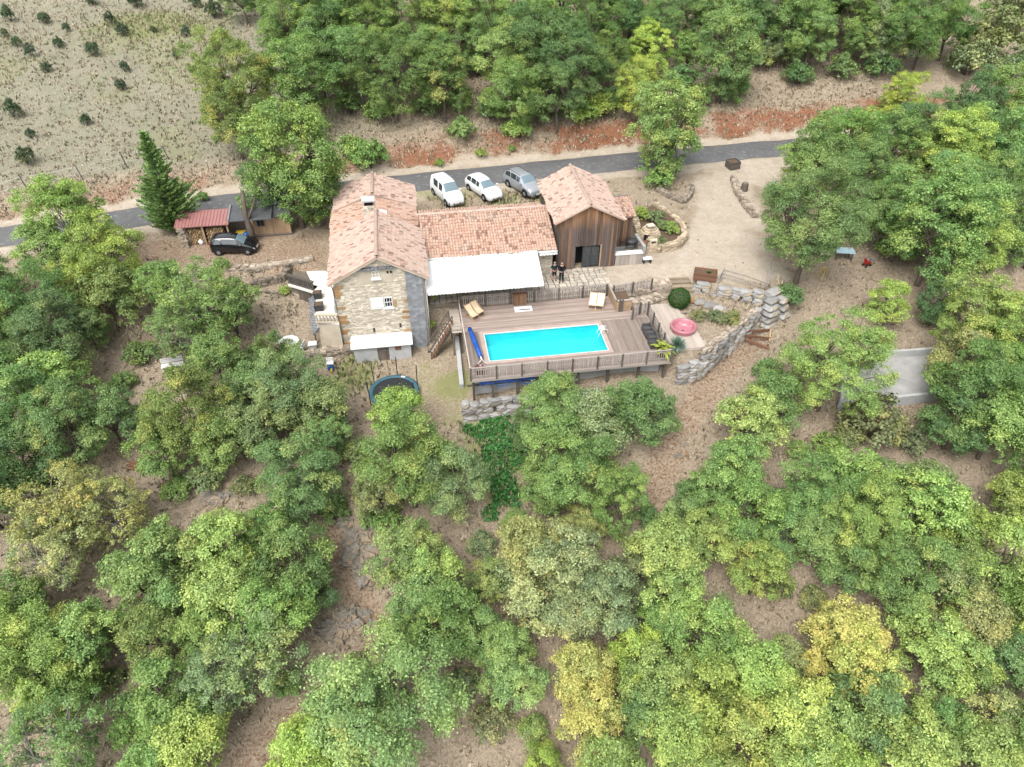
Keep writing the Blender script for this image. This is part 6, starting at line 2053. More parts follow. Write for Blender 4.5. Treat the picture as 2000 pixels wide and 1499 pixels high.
# ---------------------------------------------------------------- cars
def car(name, label, loc, rz, st, paint, wheel_r, wb, glass, bumper='bumper', kind='hatch', roof_rails=False, cladding=False):
    t = thing(name, label, 'car' if kind != 'van' else 'van', loc, rz)
    A = np.array(st, float)
    n = len(A)
    def row(s):
        i = int(min(max(math.floor(s), 0), n - 2))
        f = s - i
        p0, p1, p2, p3 = A[max(i - 1, 0)], A[i], A[i + 1], A[min(i + 2, n - 1)]
        m1, m2 = (p2 - p0) * .35, (p3 - p1) * .35
        h = 2 * f ** 3 - 3 * f ** 2 + 1
        return h * p1 + (f ** 3 - 2 * f ** 2 + f) * m1 + (1 - h) * p2 + (f ** 3 - f ** 2) * m2
    def S(s, tt):
        x, zt, wt, zb, wb_ = row(s)
        pts = [(wb_ * .86, .20), (wb_ * .985, .34), (wb_ * 1.0, .34 + (zb - .34) * .6), (wb_ * .97, zb), (wt + (wb_ * .97 - wt) * .08, zt - .055), (wt * .93, zt - .018), (wt * .55, zt + .005), (0, zt + .012)]
        i = int(min(math.floor(tt), 6))
        f = tt - i
        return Vector((x, pts[i][0] + (pts[i + 1][0] - pts[i][0]) * f, pts[i][1] + (pts[i + 1][1] - pts[i][1]) * f))
    ns = 34
    P, Fs = [], []
    for i in range(ns + 1):
        s = i / ns * (n - 1)
        for k in range(8):
            P.append(S(s, k))
        for k in range(6, -1, -1):
            p = S(s, k)
            P.append(Vector((p.x, -p.y, p.z)))
    m = 15
    for i in range(ns):
        for k in range(m - 1):
            a = i * m + k
            Fs.append((a, a + 1, a + m + 1, a + m))
        Fs.append((i * m + m - 1, i * m, (i + 1) * m, (i + 1) * m + m - 1))
    Fs += [tuple(reversed(range(m))), tuple(range(ns * m, ns * m + m))]
    body = MB().add(P, Fs).build('body', MAT[paint], t, smooth=True)
    e_ = (S(3.05, 2) - S(2.95, 2)).cross(S(3, 2.05) - S(3, 1.95))
    SGN = 1 if e_.y > 0 else -1
    def patch(nm, s0, s1, t0, t1, side, mat_, off=.012, ns_=6, nt_=4, skew=0.0):
        Q, F2 = [], []
        for i in range(ns_ + 1):
            for k in range(nt_ + 1):
                tv = t0 + (t1 - t0) * k / nt_
                s = s0 + (s1 - s0) * i / ns_ + skew * (k / nt_)
                p = S(s, tv)
                e = .05
                du = S(min(s + e, n - 1.01), tv) - S(max(s - e, 0), tv)
                dv = S(s, min(tv + e, 6.99)) - S(s, max(tv - e, 0))
                nn = du.cross(dv)
                if nn.length > 1e-9:
                    nn.normalize()
                nn = nn * SGN
                p = p + nn * off
                Q.append(Vector((p.x, p.y * side, p.z)))
        for i in range(ns_):
            for k in range(nt_):
                a = i * (nt_ + 1) + k
                F2.append((a, a + 1, a + nt_ + 2, a + nt_ + 1))
        return Q, F2
    def part(nm, mat_, *patches):
        mb_ = MB()
        for Q, F2 in patches:
            mb_.add(Q, F2)
        return mb_.build(nm, MAT[mat_], t, smooth=True)
    g = glass
    part('windscreen', 'windscreen', patch('', g['ws'][0], g['ws'][1], 4.3, 7, 1, ''), patch('', g['ws'][0], g['ws'][1], 4.3, 7, -1, ''))
    part('rear_window', 'carglass', patch('', g['rw'][0], g['rw'][1], 4.4, 7, 1, ''), patch('', g['rw'][0], g['rw'][1], 4.4, 7, -1, ''))
    for side in (1, -1):
        for a, b in g['sw']:
            part('side_window', 'carglass', patch('', a, b, 3.15, 3.9, side, '', skew=g.get('skew', -.15)))
        if cladding:
            part('sill_cladding', 'bumper', patch('', 1, n - 2, .0, .9, side, '', .01))
    part('front_bumper', bumper, *[patch('', n - 2.25, n - 1.02, .0, 3.0 if kind == 'van' else 1.6, s_, '', .014) for s_ in (1, -1)])
    zf = A[-2][1] - .10
    xf = A[-1][0]
    for s_ in (1, -1):
        Q, F2 = patch('', n - 2.35, n - 1.6, 2.3, 3.1, s_, '', .016)
        MB().add(Q, F2).build('headlight', MAT['lamp'], t, smooth=True)
        MB().box((A[0][0] + .03, s_ * A[1][4] * .82, .85), (.08, .14, .3)).build('tail_light', MAT['redplastic'], t)
        MB().box((row(g['ws'][1] - .15)[0] - .1, s_ * (A[3][4] + .09), A[3][3] + .05), (.1, .2, .13)).build('mirror', MAT[paint], t, bevel=.02)
    MB().box((xf - .02, 0, .36), (.1, A[-1][4] * 1.0, .16)).build('grille', MAT['darkmetal'], t)
    MB().box((xf + .035, 0, .42), (.02, .5, .11)).build('number_plate', MAT['plate'], t)
    if roof_rails:
        for s_ in (1, -1):
            MB().tube([S(2.2, 5) * 1 + Vector((0, 0, .04)), S(3.2, 5) + Vector((0, 0, .07)), S(4.8, 5) + Vector((0, 0, .05))] if s_ > 0 else [Vector((p.x, -p.y, p.z)) for p in (S(2.2, 5) + Vector((0, 0, .04)), S(3.2, 5) + Vector((0, 0, .07)), S(4.8, 5) + Vector((0, 0, .05)))], .02, 6).build('roof_rail', MAT['darkmetal'], t)
    wy = A[3][4]
    for x in (wb / 2, -wb / 2):
        x += g.get('axle', 0)
        for s_ in (1, -1):
            MB().tube([(x, s_ * (wy - .02), wheel_r + .03), (x, s_ * (wy + .012), wheel_r + .03)], wheel_r + .075, 20).build('wheel_arch', MAT['tyre'], t)
            wn = bpy.data.objects.new('wheel', None)
            prof = [(wheel_r * .62, -.1), (wheel_r * .96, -.1), (wheel_r, -.06), (wheel_r, .06), (wheel_r * .96, .1), (wheel_r * .62, .1)]
            me = MB().lathe(prof, 20, closed=True).mesh('tyre', MAT['tyre'], True)
            wobj = put('wheel', me, t, (x, s_ * (wy - .065), wheel_r), rot=(R(90), 0, 0))
            rm = MB().lathe([(wheel_r * .64, -.07), (wheel_r * .64, .07), (wheel_r * .2, .09), (.01, .09)], 16)
            for k in range(5):
                a = k * 1.2566
                rm.bar((math.cos(a) * .05, math.sin(a) * .05, -.085 * s_), (math.cos(a) * wheel_r * .6, math.sin(a) * wheel_r * .6, -.085 * s_), .05, .03)
            rm.build('rim', MAT['rim'], wobj)
            bpy.data.objects.remove(wn)
    return t
def cpos(a, b, z=.12, W=1.74):
    """middle of a car from its near-side wheel contact points, rear and front"""
    p, q_ = Vector(pix(*a, z)), Vector(pix(*b, z))
    d = (q_ - p).normalized()
    side = Vector((-d.y, d.x)) * W / 2
    c_ = (p + q_) / 2
    return c_, d, side
VAN = [(-2.05, .72, .66, .58, .76), (-2.02, 1.50, .64, .98, .83), (-1.90, 1.78, .62, 1.02, .86), (-.5, 1.84, .64, 1.03, .865), (.40, 1.78, .62, 1.03, .865), (1.12, 1.16, .70, 1.05, .85), (1.72, .98, .64, .90, .82), (1.99, .74, .60, .68, .76), (2.06, .46, .56, .42, .72)]
HAT = [(-2.12, .62, .58, .52, .74), (-2.06, 1.0, .64, .93, .82), (-1.86, 1.33, .57, .97, .86), (-1.40, 1.47, .56, .98, .88), (-.5, 1.52, .57, .96, .885), (.28, 1.44, .55, .95, .885), (1.08, 1.02, .68, .95, .87), (1.72, .86, .62, .82, .84), (2.06, .66, .54, .60, .76), (2.14, .44, .48, .40, .70)]
SUV = [(-2.22, .70, .62, .60, .78), (-2.16, 1.12, .68, 1.02, .87), (-1.98, 1.46, .62, 1.06, .90), (-1.5, 1.61, .61, 1.07, .915), (-.5, 1.65, .62, 1.06, .92), (.30, 1.58, .60, 1.05, .92), (1.06, 1.14, .74, 1.05, .90), (1.80, 1.0, .70, .94, .88), (2.16, .78, .64, .72, .82), (2.24, .48, .58, .44, .76)]
TWI = [(-1.80, .64, .58, .54, .70), (-1.76, 1.0, .60, .90, .78), (-1.62, 1.32, .54, .92, .81), (-1.2, 1.45, .53, .93, .825), (-.3, 1.47, .53, .92, .825), (.32, 1.38, .52, .91, .825), (1.0, .98, .60, .90, .81), (1.48, .80, .54, .76, .77), (1.74, .60, .46, .56, .68), (1.80, .42, .42, .38, .62)]
PK = .10
for nm, lab, a, b, st, paint, wr, wb, gl, kw in [
    ('parked_van', 'white panel-sided van with dark bumper parked nearest the stone house', (846, 381), (870, 403), VAN, 'paint_white', .31, 2.70, {'ws': (4.08, 4.92), 'rw': (1.1, 1.8), 'sw': [(2.55, 3.25), (3.5, 4.35)], 'axle': .05}, {'kind': 'van'}),
    ('parked_car', 'white rounded hatchback parked between the van and the silver car', (914, 372), (946, 394), HAT, 'paint_white', .31, 2.65, {'ws': (5.06, 5.95), 'rw': (1.2, 2.5), 'sw': [(2.4, 3.5), (3.6, 4.5), (4.58, 5.25)], 'axle': .02}, {'bumper': 'paint_white'}),
    ('parked_car', 'silver estate-like four-wheel-drive car parked beside the barn', (991, 365), (1026, 386), SUV, 'paint_silver', .35, 2.65, {'ws': (5.06, 5.95), 'rw': (1.2, 2.4), 'sw': [(2.45, 3.5), (3.6, 4.5), (4.58, 5.25)], 'axle': .03}, {'roof_rails': True, 'cladding': True})]:
    c_, d, side = cpos(a, b, .2, 1.72)
    cc = c_ + side
    car(nm, lab, (cc.x, cc.y, Tz(cc.x, cc.y) - .01), math.atan2(d.y, d.x), st, paint, wr, wb, gl, **kw)
c_, d, side = cpos((429, 498), (484, 497), .1, 1.62)
cc = c_ + side
car('parked_car', 'small glossy black hatchback parked in front of the woodshed', (cc.x, cc.y, Tz(cc.x, cc.y)), math.atan2(d.y, d.x), TWI, 'paint_black', .29, 2.37, {'ws': (5.06, 5.95), 'rw': (1.2, 2.5), 'sw': [(2.4, 3.4), (3.55, 5.2)]}, bumper='paint_black')

# ---------------------------------------------------------------- people
def skin(name, nodes, edges, mat_, parent, root=0, sub=2):
    me = bpy.data.meshes.new(name)
    me.from_pydata([p for p, r_ in nodes], edges, [])
    o = put(name, me, parent)
    o.modifiers.new('skin', 'SKIN')
    me.skin_vertices.new() if not me.skin_vertices else None
    lay = me.skin_vertices[0].data
    for i, (p, r_) in enumerate(nodes):
        lay[i].radius = r_ if hasattr(r_, '__len__') else (r_, r_)
        lay[i].use_root = (i == root)
    s_ = o.modifiers.new('sub', 'SUBSURF')
    s_.levels = s_.render_levels = sub
    o.modifiers['skin'].use_smooth_shade = True
    dg = bpy.context.evaluated_depsgraph_get()
    ev = bpy.data.meshes.new_from_object(o.evaluated_get(dg))
    o.modifiers.clear()
    o.data = ev
    ev.materials.clear()
    ev.materials.append(mat_)
    return o
def person(label, loc, rz, h, top, legs, shorts, hands_joined, long_hair):
    t = thing('person', label, 'person', loc, rz)
    k = h / 1.75
    V = lambda x, y, z: (x * k, y * k, z * k)
    N, E = [], []
    def nd(p, r_):
        N.append((V(*p), tuple(q_ * k for q_ in r_) if hasattr(r_, '__len__') else r_ * k))
        return len(N) - 1
    def ed(*ids):
        for a, b in zip(ids[:-1], ids[1:]):
            E.append((a, b))
    pel = nd((0, 0, .95), (.145, .10))
    wai = nd((0, 0, 1.12), (.125, .09))
    chs = nd((0, .0, 1.30), (.15, .105))
    nk0 = nd((0, 0, 1.46), (.06, .06))
    nk1 = nd((0, .015, 1.53), (.052, .055))
    hd = nd((0, .02, 1.63), (.078, .092))
    ht = nd((0, .01, 1.715), (.06, .07))
    ed(pel, wai, chs, nk0, nk1, hd, ht)
    for s_ in (-1, 1):
        hp, kn, an = nd((s_ * .09, 0, .87), (.085, .085)), nd((s_ * .105, .015, .5), .058), nd((s_ * .11, -.01, .09), .042)
        ft, to = nd((s_ * .115, .06, .045), (.042, .035)), nd((s_ * .125, .17, .03), (.04, .025))
        ed(pel, hp, kn, an, ft, to)
        sh, el = nd((s_ * .19, 0, 1.42), .06), nd((s_ * .27, -.03, 1.15), .043)
        wr = nd((s_ * .10, .20, 1.02), .03) if hands_joined else nd((s_ * .25, .07, .90), .03)
        dv = Vector((-s_ * .05, .05, -.02)) if hands_joined else Vector((-s_ * .005, .015, -.08))
        wv = Vector(N[wr][0]) / k
        pm = nd(tuple(wv + dv), (.036, .02))
        ed(chs, sh, el, wr, pm)
        for f in range(4):
            sp_ = (f - 1.5) * .018
            lat = Vector((0, 0, sp_)) if hands_joined else Vector((0, sp_, 0))
            ln_ = (.035, .042, .04, .03)[f]
            b0 = nd(tuple(wv + dv * 1.55 + lat), .0088)
            b1 = nd(tuple(wv + dv * 1.55 + lat * 1.1 + dv.normalized() * ln_ + Vector((-s_ * .01, .008, 0))), .008)
            ed(pm, b0, b1)
        th0 = nd(tuple(wv + dv * .6 + (Vector((0, .02, .035)) if hands_joined else Vector((0, .045, 0)))), .0095)
        th1 = nd(tuple(wv + dv * 1.1 + (Vector((0, .03, .05)) if hands_joined else Vector((0, .06, 0)))), .0085)
        ed(wr, th0, th1)
    skin('body', N, E, MAT['skin'], t, pel)
    # clothing follows the same joints
    def cloth(nm, pts, eds, mat_):
        skin(nm, [(V(*p), tuple(q_ * k for q_ in r_)) for p, r_ in pts], eds, MAT[mat_], t)
    sl_ = [((-.19, 0, 1.42), (.075, .075)), ((-.27, -.03, 1.16), (.058, .058)), ((.19, 0, 1.42), (.075, .075)), ((.27, -.03, 1.16), (.058, .058))]
    tp = [((0, 0, 1.28), (.172, .125)), ((0, 0, 1.10), (.148, .112)), ((0, 0, .90), (.158, .118)), ((0, 0, 1.45), (.075, .075))] + sl_
    te = [(0, 1), (1, 2), (0, 3), (0, 4), (4, 5), (0, 6), (6, 7)]
    if hands_joined:
        tp += [((-.11, .19, 1.025), (.045, .045)), ((.11, .19, 1.025), (.045, .045))]
        te += [(5, 8), (7, 9)]
    cloth('jacket' if hands_joined else 'shirt', tp, te, top)
    zl = .42 if shorts else .10
    lp = [((0, 0, .95), (.16, .118)), ((-.092, 0, .84), (.102, .102)), ((-.105, .012, .52), (.082, .082)), ((-.11, -.005, zl), (.066, .066)), ((.092, 0, .84), (.102, .102)), ((.105, .012, .52), (.082, .082)), ((.11, -.005, zl), (.066, .066))]
    cloth('shorts' if shorts else 'trousers', lp, [(0, 1), (1, 2), (2, 3), (0, 4), (4, 5), (5, 6)], legs)
    hp_ = [((0, -.012, 1.70), (.088, .095)), ((0, -.045, 1.63), (.088, .07)), ((0, -.055, 1.54 if not long_hair else 1.42), (.06, .045))]
    skin('hair', [(V(*p), tuple(q_ * k for q_ in r_)) for p, r_ in hp_], [(0, 1), (1, 2)], MAT['hair'], t)
    for s_ in (-1, 1):
        sh = MB().rock(V(s_ * .12, .07, .04), V(.105, .28, .085), 0, 3, 8, 5, .02).build('shoe', MAT['cloth_black'], t, smooth=True)
        MB().rock(V(s_ * .032, .112, 1.645), V(.02, .012, .014), 0, 1, 6, 4, 0).build('eye', MAT['black'], t)
        MB().rock(V(s_ * .088, .01, 1.63), V(.02, .045, .06), 0, 1, 6, 4, 0).build('ear', MAT['skin'], t, smooth=True)
    MB().rock(V(0, .122, 1.615), V(.028, .035, .045), 0, 1, 6, 4, 0).build('nose', MAT['skin'], t, smooth=True)
    MB().rock(V(0, .108, 1.575), V(.045, .012, .012), 0, 1, 6, 4, 0).build('mouth', MAT['redpot'], t)
x, y = pix(1082, 549, 0)
person('person in dark teal shirt and shorts standing beside the awning corner', (x, y, .045), R(188), 1.70, 'cloth_teal', 'cloth_dark', True, False, True)
x, y = pix(1096, 552, 0)
person('person in black jacket and trousers holding a drone controller on the patio', (x, y, .045), R(172), 1.78, 'cloth_black', 'cloth_dark', False, True, False)
rc = thing('drone_controller', 'small dark drone controller held by the person in black', 'controller', (x + .02, y - .26, 1.09))
MB().box((0, 0, 0), (.17, .10, .03)).build('case', MAT['darkmetal'], rc)
MB().box((0, .02, .035), (.15, .015, .08), rx=-.5).build('screen', MAT['bumper'], rc)

# ---------------------------------------------------------------- woodshed, hut and firewood by the road
sx0, sx1 = -26.2, -20.7
ws = thing('woodshed', 'open woodshed with red sheet roof at one end and grey felt at the other', 'shed', (-23.5, 12.6, 0))
gz = Tz(-23.5, 12.5)
yf, yb2, zf_, zb_ = 11.55, 13.7, 1.85, 2.25
def slab(x0_, x1_, zf2, zb2, nm, m_):
    P = [(x0_ + 23.5, yf - 12.6, zf2), (x1_ + 23.5, yf - 12.6, zf2), (x1_ + 23.5, yb2 - 12.6, zb2), (x0_ + 23.5, yb2 - 12.6, zb2)]
    P += [(a, b, c_ - .06) for a, b, c_ in P]
    return MB().add(P, [(0, 1, 2, 3), (7, 6, 5, 4), (0, 4, 5, 1), (1, 5, 6, 2), (2, 6, 7, 3), (3, 7, 4, 0)]).build(nm, MAT[m_], ws)
rd = slab(sx0 - .25, -22.1, zf_, zb_, 'roof_sheet', 'redsheet')
for i in range(16):
    x = sx0 - .2 + i * .27 + 23.5
    MB().bar((x, yf - 12.6, zf_ + .015), (x, yb2 - 12.6, zb_ + .015), .05, .05).build('rib', MAT['redsheet'], rd)
slab(-22.05, -18.6, 2.1, 2.5, 'felt_roof', 'greyfelt')
MB().bar((-22.05 + 23.5, yf - 12.6, 2.16), (-22.05 + 23.5, yb2 - 12.6, 2.56), .12, .1).build('flashing', MAT['metal'], ws)
for x in (-24.3, -22.3, -20.6):
    MB().box((x + 23.5, 11.75 - 12.6, .95), (.13, .13, 2.0)).build('post', MAT['hut_wood'], ws)
MB().box((-.2, 1.0, 1.0), (5.7, .06, 2.2)).build('back_wall', MAT['oldwood'], ws)
pl = MB()
rubble(pl, [(sx0 - .05 + 23.5, 11.7 - 12.6), (sx0 + .5 + 23.5, 11.7 - 12.6)], -.1, 1.75, .5, .3, 2)
pl.build('stone_pillar', MAT['rubble'], ws, kind='stuff')
me = MB().tube([(0, -.22, 0), (0, .22, 0)], .08, 8).mesh('log', MAT['log_end'])
q = random.Random(12)
for j in range(9):
    for i in range(15):
        x = sx0 + .72 + i * .185 + (.09 if j % 2 else 0)
        if -24.42 < x < -24.18:
            continue
        o = put('firewood_log', me, None, (x, 12.15 + q.uniform(-.06, .06), gz + .08 + j * .155), rot=(0, q.uniform(0, 3), q.uniform(-.06, .06)), scale=(q.uniform(.75, 1.12), 1, q.uniform(.75, 1.12)))
        tag(o, 'split firewood log stacked under the red sheet roof', 'log', 'firewood logs in the woodshed')
t = thing('storage_box', 'yellow plastic box under the felt roof of the woodshed', 'box', (-21.4, 12.2, gz))
MB().box((0, 0, .35), (.75, .5, .7), taper=1.06).build('tub', MAT['yellow'], t)
MB().box((0, 0, .73), (.86, .6, .07)).build('lid', MAT['yellow'], t)
t = thing('barrel', 'blue plastic barrel beside the yellow box in the woodshed', 'barrel', (-20.95, 11.95, gz))
MB().lathe([(.24, 0), (.29, .1), (.30, .4), (.29, .7), (.24, .8), (.01, .81)], 18).build('drum', MAT['blueplastic'], t, smooth=True)
MB().lathe([(.302, .25), (.315, .28), (.302, .31)], 18, closed=True).build('hoop', MAT['blueplastic'], t)
x, y, _ = hit(394, 478)
t = thing('white_sack', 'white sack slumped in front of the firewood', 'sack', (x, y, gz))
MB().rock((0, 0, .2), (.42, .34, .46), 0, 6, 9, 6, .1, box=.2).build('bag', MAT['canvas'], t, smooth=True)
MB().rock((0, 0, .45), (.14, .12, .12), 0, 8, 7, 4, .1, box=.2).build('neck', MAT['canvas'], t, smooth=True)
th_ = thing('timber_hut', 'small pale timber hut with square window beside the woodshed', 'hut', (-18.9, 13.2, gz))
for i in range(16):
    MB().box((-1.5 + .1 + i * .19, -.55, 1.0), (.18, .05, 1.75)).build('plank', MAT['hut_wood'], th_)
MB().box((0, .35, 1.0), (3.0, 1.7, 1.72)).build('wall', MAT['hut_wood'], th_)
MB().box((0, -.62, .12), (3.2, .12, .12)).build('sill_beam', MAT['oldwood'], th_)
fw = MB()
for a, b, c_, d_ in ((-.55, .3, .08, .62), (-1.15, .3, .08, .62)):
    fw.box((a, -.6, 1.25), (.07, .05, .62))
fw.box((-.85, -.6, 1.54), (.6, .05, .07)).box((-.85, -.6, .96), (.6, .05, .07)).box((-.85, -.6, 1.25), (.04, .05, .5))
wf = fw.build('window', MAT['oldwood'], th_)
MB().box((-.85, -.58, 1.25), (.54, .02, .52)).build('pane', MAT['carglass'], wf)
MB().box((.75, -.59, .95), (.85, .04, 1.6)).build('door', MAT['hut_wood'], th_)
P = [(-1.7, -.85, 1.85), (1.75, -.85, 1.85), (1.75, .35, 2.4), (-1.7, .35, 2.4), (1.75, 1.4, 1.9), (-1.7, 1.4, 1.9)]
P += [(a, b, c_ - .07) for a, b, c_ in P]
MB().add(P, [(0, 1, 2, 3), (3, 2, 4, 5), (9, 8, 7, 6), (11, 10, 8, 9), (0, 6, 7, 1), (1, 7, 8, 2), (2, 8, 10, 4), (4, 10, 11, 5), (5, 11, 9, 3), (3, 9, 6, 0)]).build('roof', MAT['greyfelt'], th_)
# leaning trunk in front of the hut
bt = thing('bare_trunk', 'thick dark tree trunk standing between the woodshed and the hut', 'trunk', (-20.45, 11.6, gz))
MB().tube([(0, 0, -.2), (-.05, .05, 1.2), (-.15, .2, 2.6), (0, .6, 4.4)], [.34, .26, .22, .14], 10).build('stem', MAT['bark'], bt, smooth=True)
MB().tube([(-.1, .1, 1.9), (.4, .1, 2.8), (.9, .4, 3.8)], [.14, .1, .05], 8).build('limb', MAT['bark'], bt, smooth=True)

# ---------------------------------------------------------------- garden walls and steps left of the house
rubble_wall('dry_stone_wall', 'low dry-stone wall along the yard behind the black car', [pix(440, 527, 0), pix(500, 524, 0), pix(560, 515, 0), pix(612, 508, 0)], GND(-.3), lambda x, y: .16, .5, .34, 21)
rubble_wall('dry_stone_wall', 'curved dry-stone garden wall above the stone steps', [pix(490, 560, -.8), pix(520, 553, -.7), pix(550, 545, -.6), pix(566, 528, -.4)], GND(-.3), GND(.5), .5, .32, 22)
rubble_wall('dry_stone_wall', 'rough rubble wall below the terrace and the white round table', [pix(590, 705, -2.9), pix(640, 700, -2.9), pix(692, 690, -2.9)], GND(-.5), lambda x, y: -2.15, .6, .3, 23)
rubble_wall('dry_stone_wall', 'second rubble course stepping down from the garden terrace', [pix(470, 730, -3.2), pix(560, 725, -3.2), pix(610, 722, -3.3)], GND(-.4), GND(.45), .5, .3, 24)
gs = thing('garden_steps', 'curved earth and stone steps beside the cellar door', 'steps', (*pix(550, 590, -1.4), -1.4))
for i in range(5):
    p = pix(552 - i * 3, 571 + i * 9, -.9 - i * .22)
    o = (p[0] - gs.location.x, p[1] - gs.location.y, -.9 - i * .22 + 1.4)
    for k in range(5):
        a = -.5 + k * .25
        MB().rock((0, 0, 0), (.52, .3, .16), a * .5, i * 10 + k, 7, 4, .12).build('step_stone', MAT['rubble'], gs, (o[0] + a * 2.0 - .2, o[1] + a * a * .8, o[2]))
rubble_wall('dry_stone_wall', 'low stone ring under the lone oak beside the drive', [pix(1285, 372, .1), pix(1310, 385, .1), pix(1335, 395, .1), pix(1347, 380, .1), pix(1350, 365, .1)], GND(-.2), GND(.35), .5, .4, 25)
rubble_wall('dry_stone_wall', 'stone edging along the red cut beside the gravel drive', [pix(1432, 345, .2), pix(1440, 375, .1), pix(1455, 400, .1), pix(1475, 425, .05)], GND(-.3), GND(.35), .55, .42, 26)

# flower bed with the oven
bedl = [pix(1240, 425, .3), pix(1244, 455, .2), pix(1262, 488, 0), pix(1290, 492, 0), pix(1322, 485, 0), pix(1337, 468, 0), pix(1330, 448, 0), pix(1308, 425, .1), pix(1275, 405, .2)]
rubble_wall('flower_bed_wall', 'rounded ochre stone wall enclosing the flower bed beside the barn', bedl, GND(-.2), lambda x, y: .62, .42, .3, 27, 'oven')
fbed = MB().prism(bedl, -.2, .5).build('flower_bed', MAT['soil'])
tag(fbed, 'dark soil bed inside the rounded ochre stone wall', 'flower bed')
ox, oy = pix(1268, 462, .8)
ov = thing('pizza_oven', 'domed stone outdoor oven at the corner of the flower bed', 'oven', (ox, oy, 0))
MB().box((0, 0, .45), (1.5, 1.3, .9)).build('plinth', MAT['oven'], ov)
MB().lathe([(.74, .9), (.72, 1.15), (.58, 1.45), (.34, 1.66), (.05, 1.72)], 18, sx=1.05).build('dome', MAT['oven'], ov, smooth=True)
mb = MB()
q = random.Random(41)
for j, (rad, z) in enumerate([(.80, .98), (.76, 1.12), (.68, 1.28), (.56, 1.44), (.42, 1.58)]):
    n = int(rad * 13)
    for i in range(n):
        a = 2 * math.pi * (i + .5 * (j % 2)) / n
        mb.box((math.cos(a) * rad * 1.02, math.sin(a) * rad, z), (.16, 2 * math.pi * rad / n * .92, .13), a, tint=q.random(), jit=.015)
mb.build('dome_stones', MAT['oven'], ov, kind='stuff')
MB().box((0, 0, 1.82), (.62, .5, .1), .2).build('cap_slab', MAT['parpaing'], ov)
MB().box((0, 0, 1.74), (.3, .26, .14)).build('flue', MAT['black'], ov)
MB().box((-.45, -.66, 1.1), (.5, .12, .38)).build('oven_mouth', MAT['black'], ov)
bx_, by_ = pix(1274, 482, .3)
hb = thing('block_stand', 'pale hollow block stand with two square holes beside the oven', 'stand', (bx_, by_, 0))
for z in (.12, .54, .96):
    MB().box((0, 0, z), (.62, .5, .1)).build('shelf', MAT['parpaing'], hb)
for z in (.33, .75):
    MB().box((-.26, 0, z), (.1, .48, .33)).box((.26, 0, z), (.1, .48, .33)).build('side', MAT['parpaing'], hb)
    MB().box((0, .22, z), (.42, .05, .33)).build('back', MAT['black'], hb)
MB().box((0, 0, .03), (.7, .55, .08)).build('base', MAT['parpaing'], hb)
ct = thing('stone_counter', 'brown stone counter with arched log niches left of the oven', 'counter', (*pix(1256, 485, .3), 0), R(62))
MB().box((.35, 0, .82), (1.9, .6, .1)).build('worktop', MAT['planter_wood'], ct)
for x in (-.5, .3, 1.1):
    MB().box((x, 0, .38), (.18, .55, .78)).build('pier', MAT['oven'], ct)
MB().box((.3, .2, .38), (1.5, .06, .7)).build('back', MAT['black'], ct)
def bush(u, v, w_, hue, lab, h=.5):
    return tree(u, v, w_, hue, '', 'B', name='garden_shrub', label=lab)
_oT = Tz
def Tz(x, y):
    z = _oT(x, y)
    if sdist(np.array([x]), np.array([y]), bedl)[0] > 0:
        return .5
    if TUBT[0][0] < x < 19 and -8 < y < 0 and sdist(np.array([x]), np.array([y]), TUBT)[0] > 0:
        return -.62
    return z
bush(1252, 418, 32, 'ye', 'bright yellow-green shrub against the barn annex')
bush(1283, 425, 34, 'gs', 'grey lavender-like shrub in the middle of the flower bed')
bush(1296, 440, 28, 'gs', 'small grey shrub behind the oven in the flower bed')
bush(1310, 446, 30, 'ye', 'yellow-green leafy plant at the outer edge of the flower bed')
bush(1290, 470, 22, 'ol', 'low dull shrub in front of the flower bed')
bush(850, 598, 36, 'ye', 'yellow-green climbing shrub below the awning beside the slate strip')
bush(838, 615, 24, 'yg', 'small leafy shrub at the foot of the slate strip')
bush(1365, 617, 30, 'ol', 'low grey-green herb clump in the hot tub garden beside the deck')
bush(1400, 618, 36, 'ol', 'wider herb clump in the middle of the hot tub garden')
bush(1428, 622, 38, 'ol', 'yellowish rosemary bush against the long boulder wall')
bush(555, 568, 22, 'yg', 'small shrub beside the garden steps')
bush(395, 385, 26, 'g', 'weedy bush on the road verge beside the conifer')
bush(860, 320, 20, 'yg', 'tiny weed bush on the verge behind the parked van')
bush(940, 300, 22, 'yg', 'weed bush at the foot of the red bank behind the white hatchback')
bush(1000, 290, 16, 'yg', 'small weed at the foot of the red bank behind the silver car')
# pavement of the barbecue corner
cf = MB().prism([(8.95, 3.45), (11.3, 3.45), (11.4, 6.2), (8.95, 6.2)], -.2, .03).build('barbecue_floor', MAT['concrete_light'])
structure(cf)
cw = MB().bar((11.45, 6.4, .5), (11.6, 4.3, .45), .25, 1.1).build('concrete_wall', MAT['concrete'])
tag(cw, 'grey concrete retaining wall between barbecue corner and flower bed', 'wall')
bc = thing('bar_counter', 'pale plank counter with white top beside the barn front', 'counter', (10.0, 3.45, 0))
for i in range(13):
    MB().box((-1.02 + i * .17, -.2, .5), (.155, .04, .98)).build('plank', MAT['fence'], bc)
MB().box((0, .02, .5), (2.1, .36, .94)).build('case', MAT['oldwood'], bc)
MB().box((0, 0, 1.02), (2.3, .55, .06)).build('top', MAT['white_slab'], bc)
bn = thing('stone_bench', 'little white bench at the end of the plank counter', 'bench', (11.6, 3.35, 0))
MB().box((0, 0, .42), (.75, .4, .07)).build('seat', MAT['whitepaint'], bn)
for s_ in (-.28, .28):
    MB().box((s_, 0, .19), (.08, .34, .4)).build('leg', MAT['darkmetal'], bn)
x, y = pix(1232, 482, .4)
bq = thing('barbecue', 'black kettle-style barbecue standing behind the plank counter', 'barbecue', (x, y, .03))
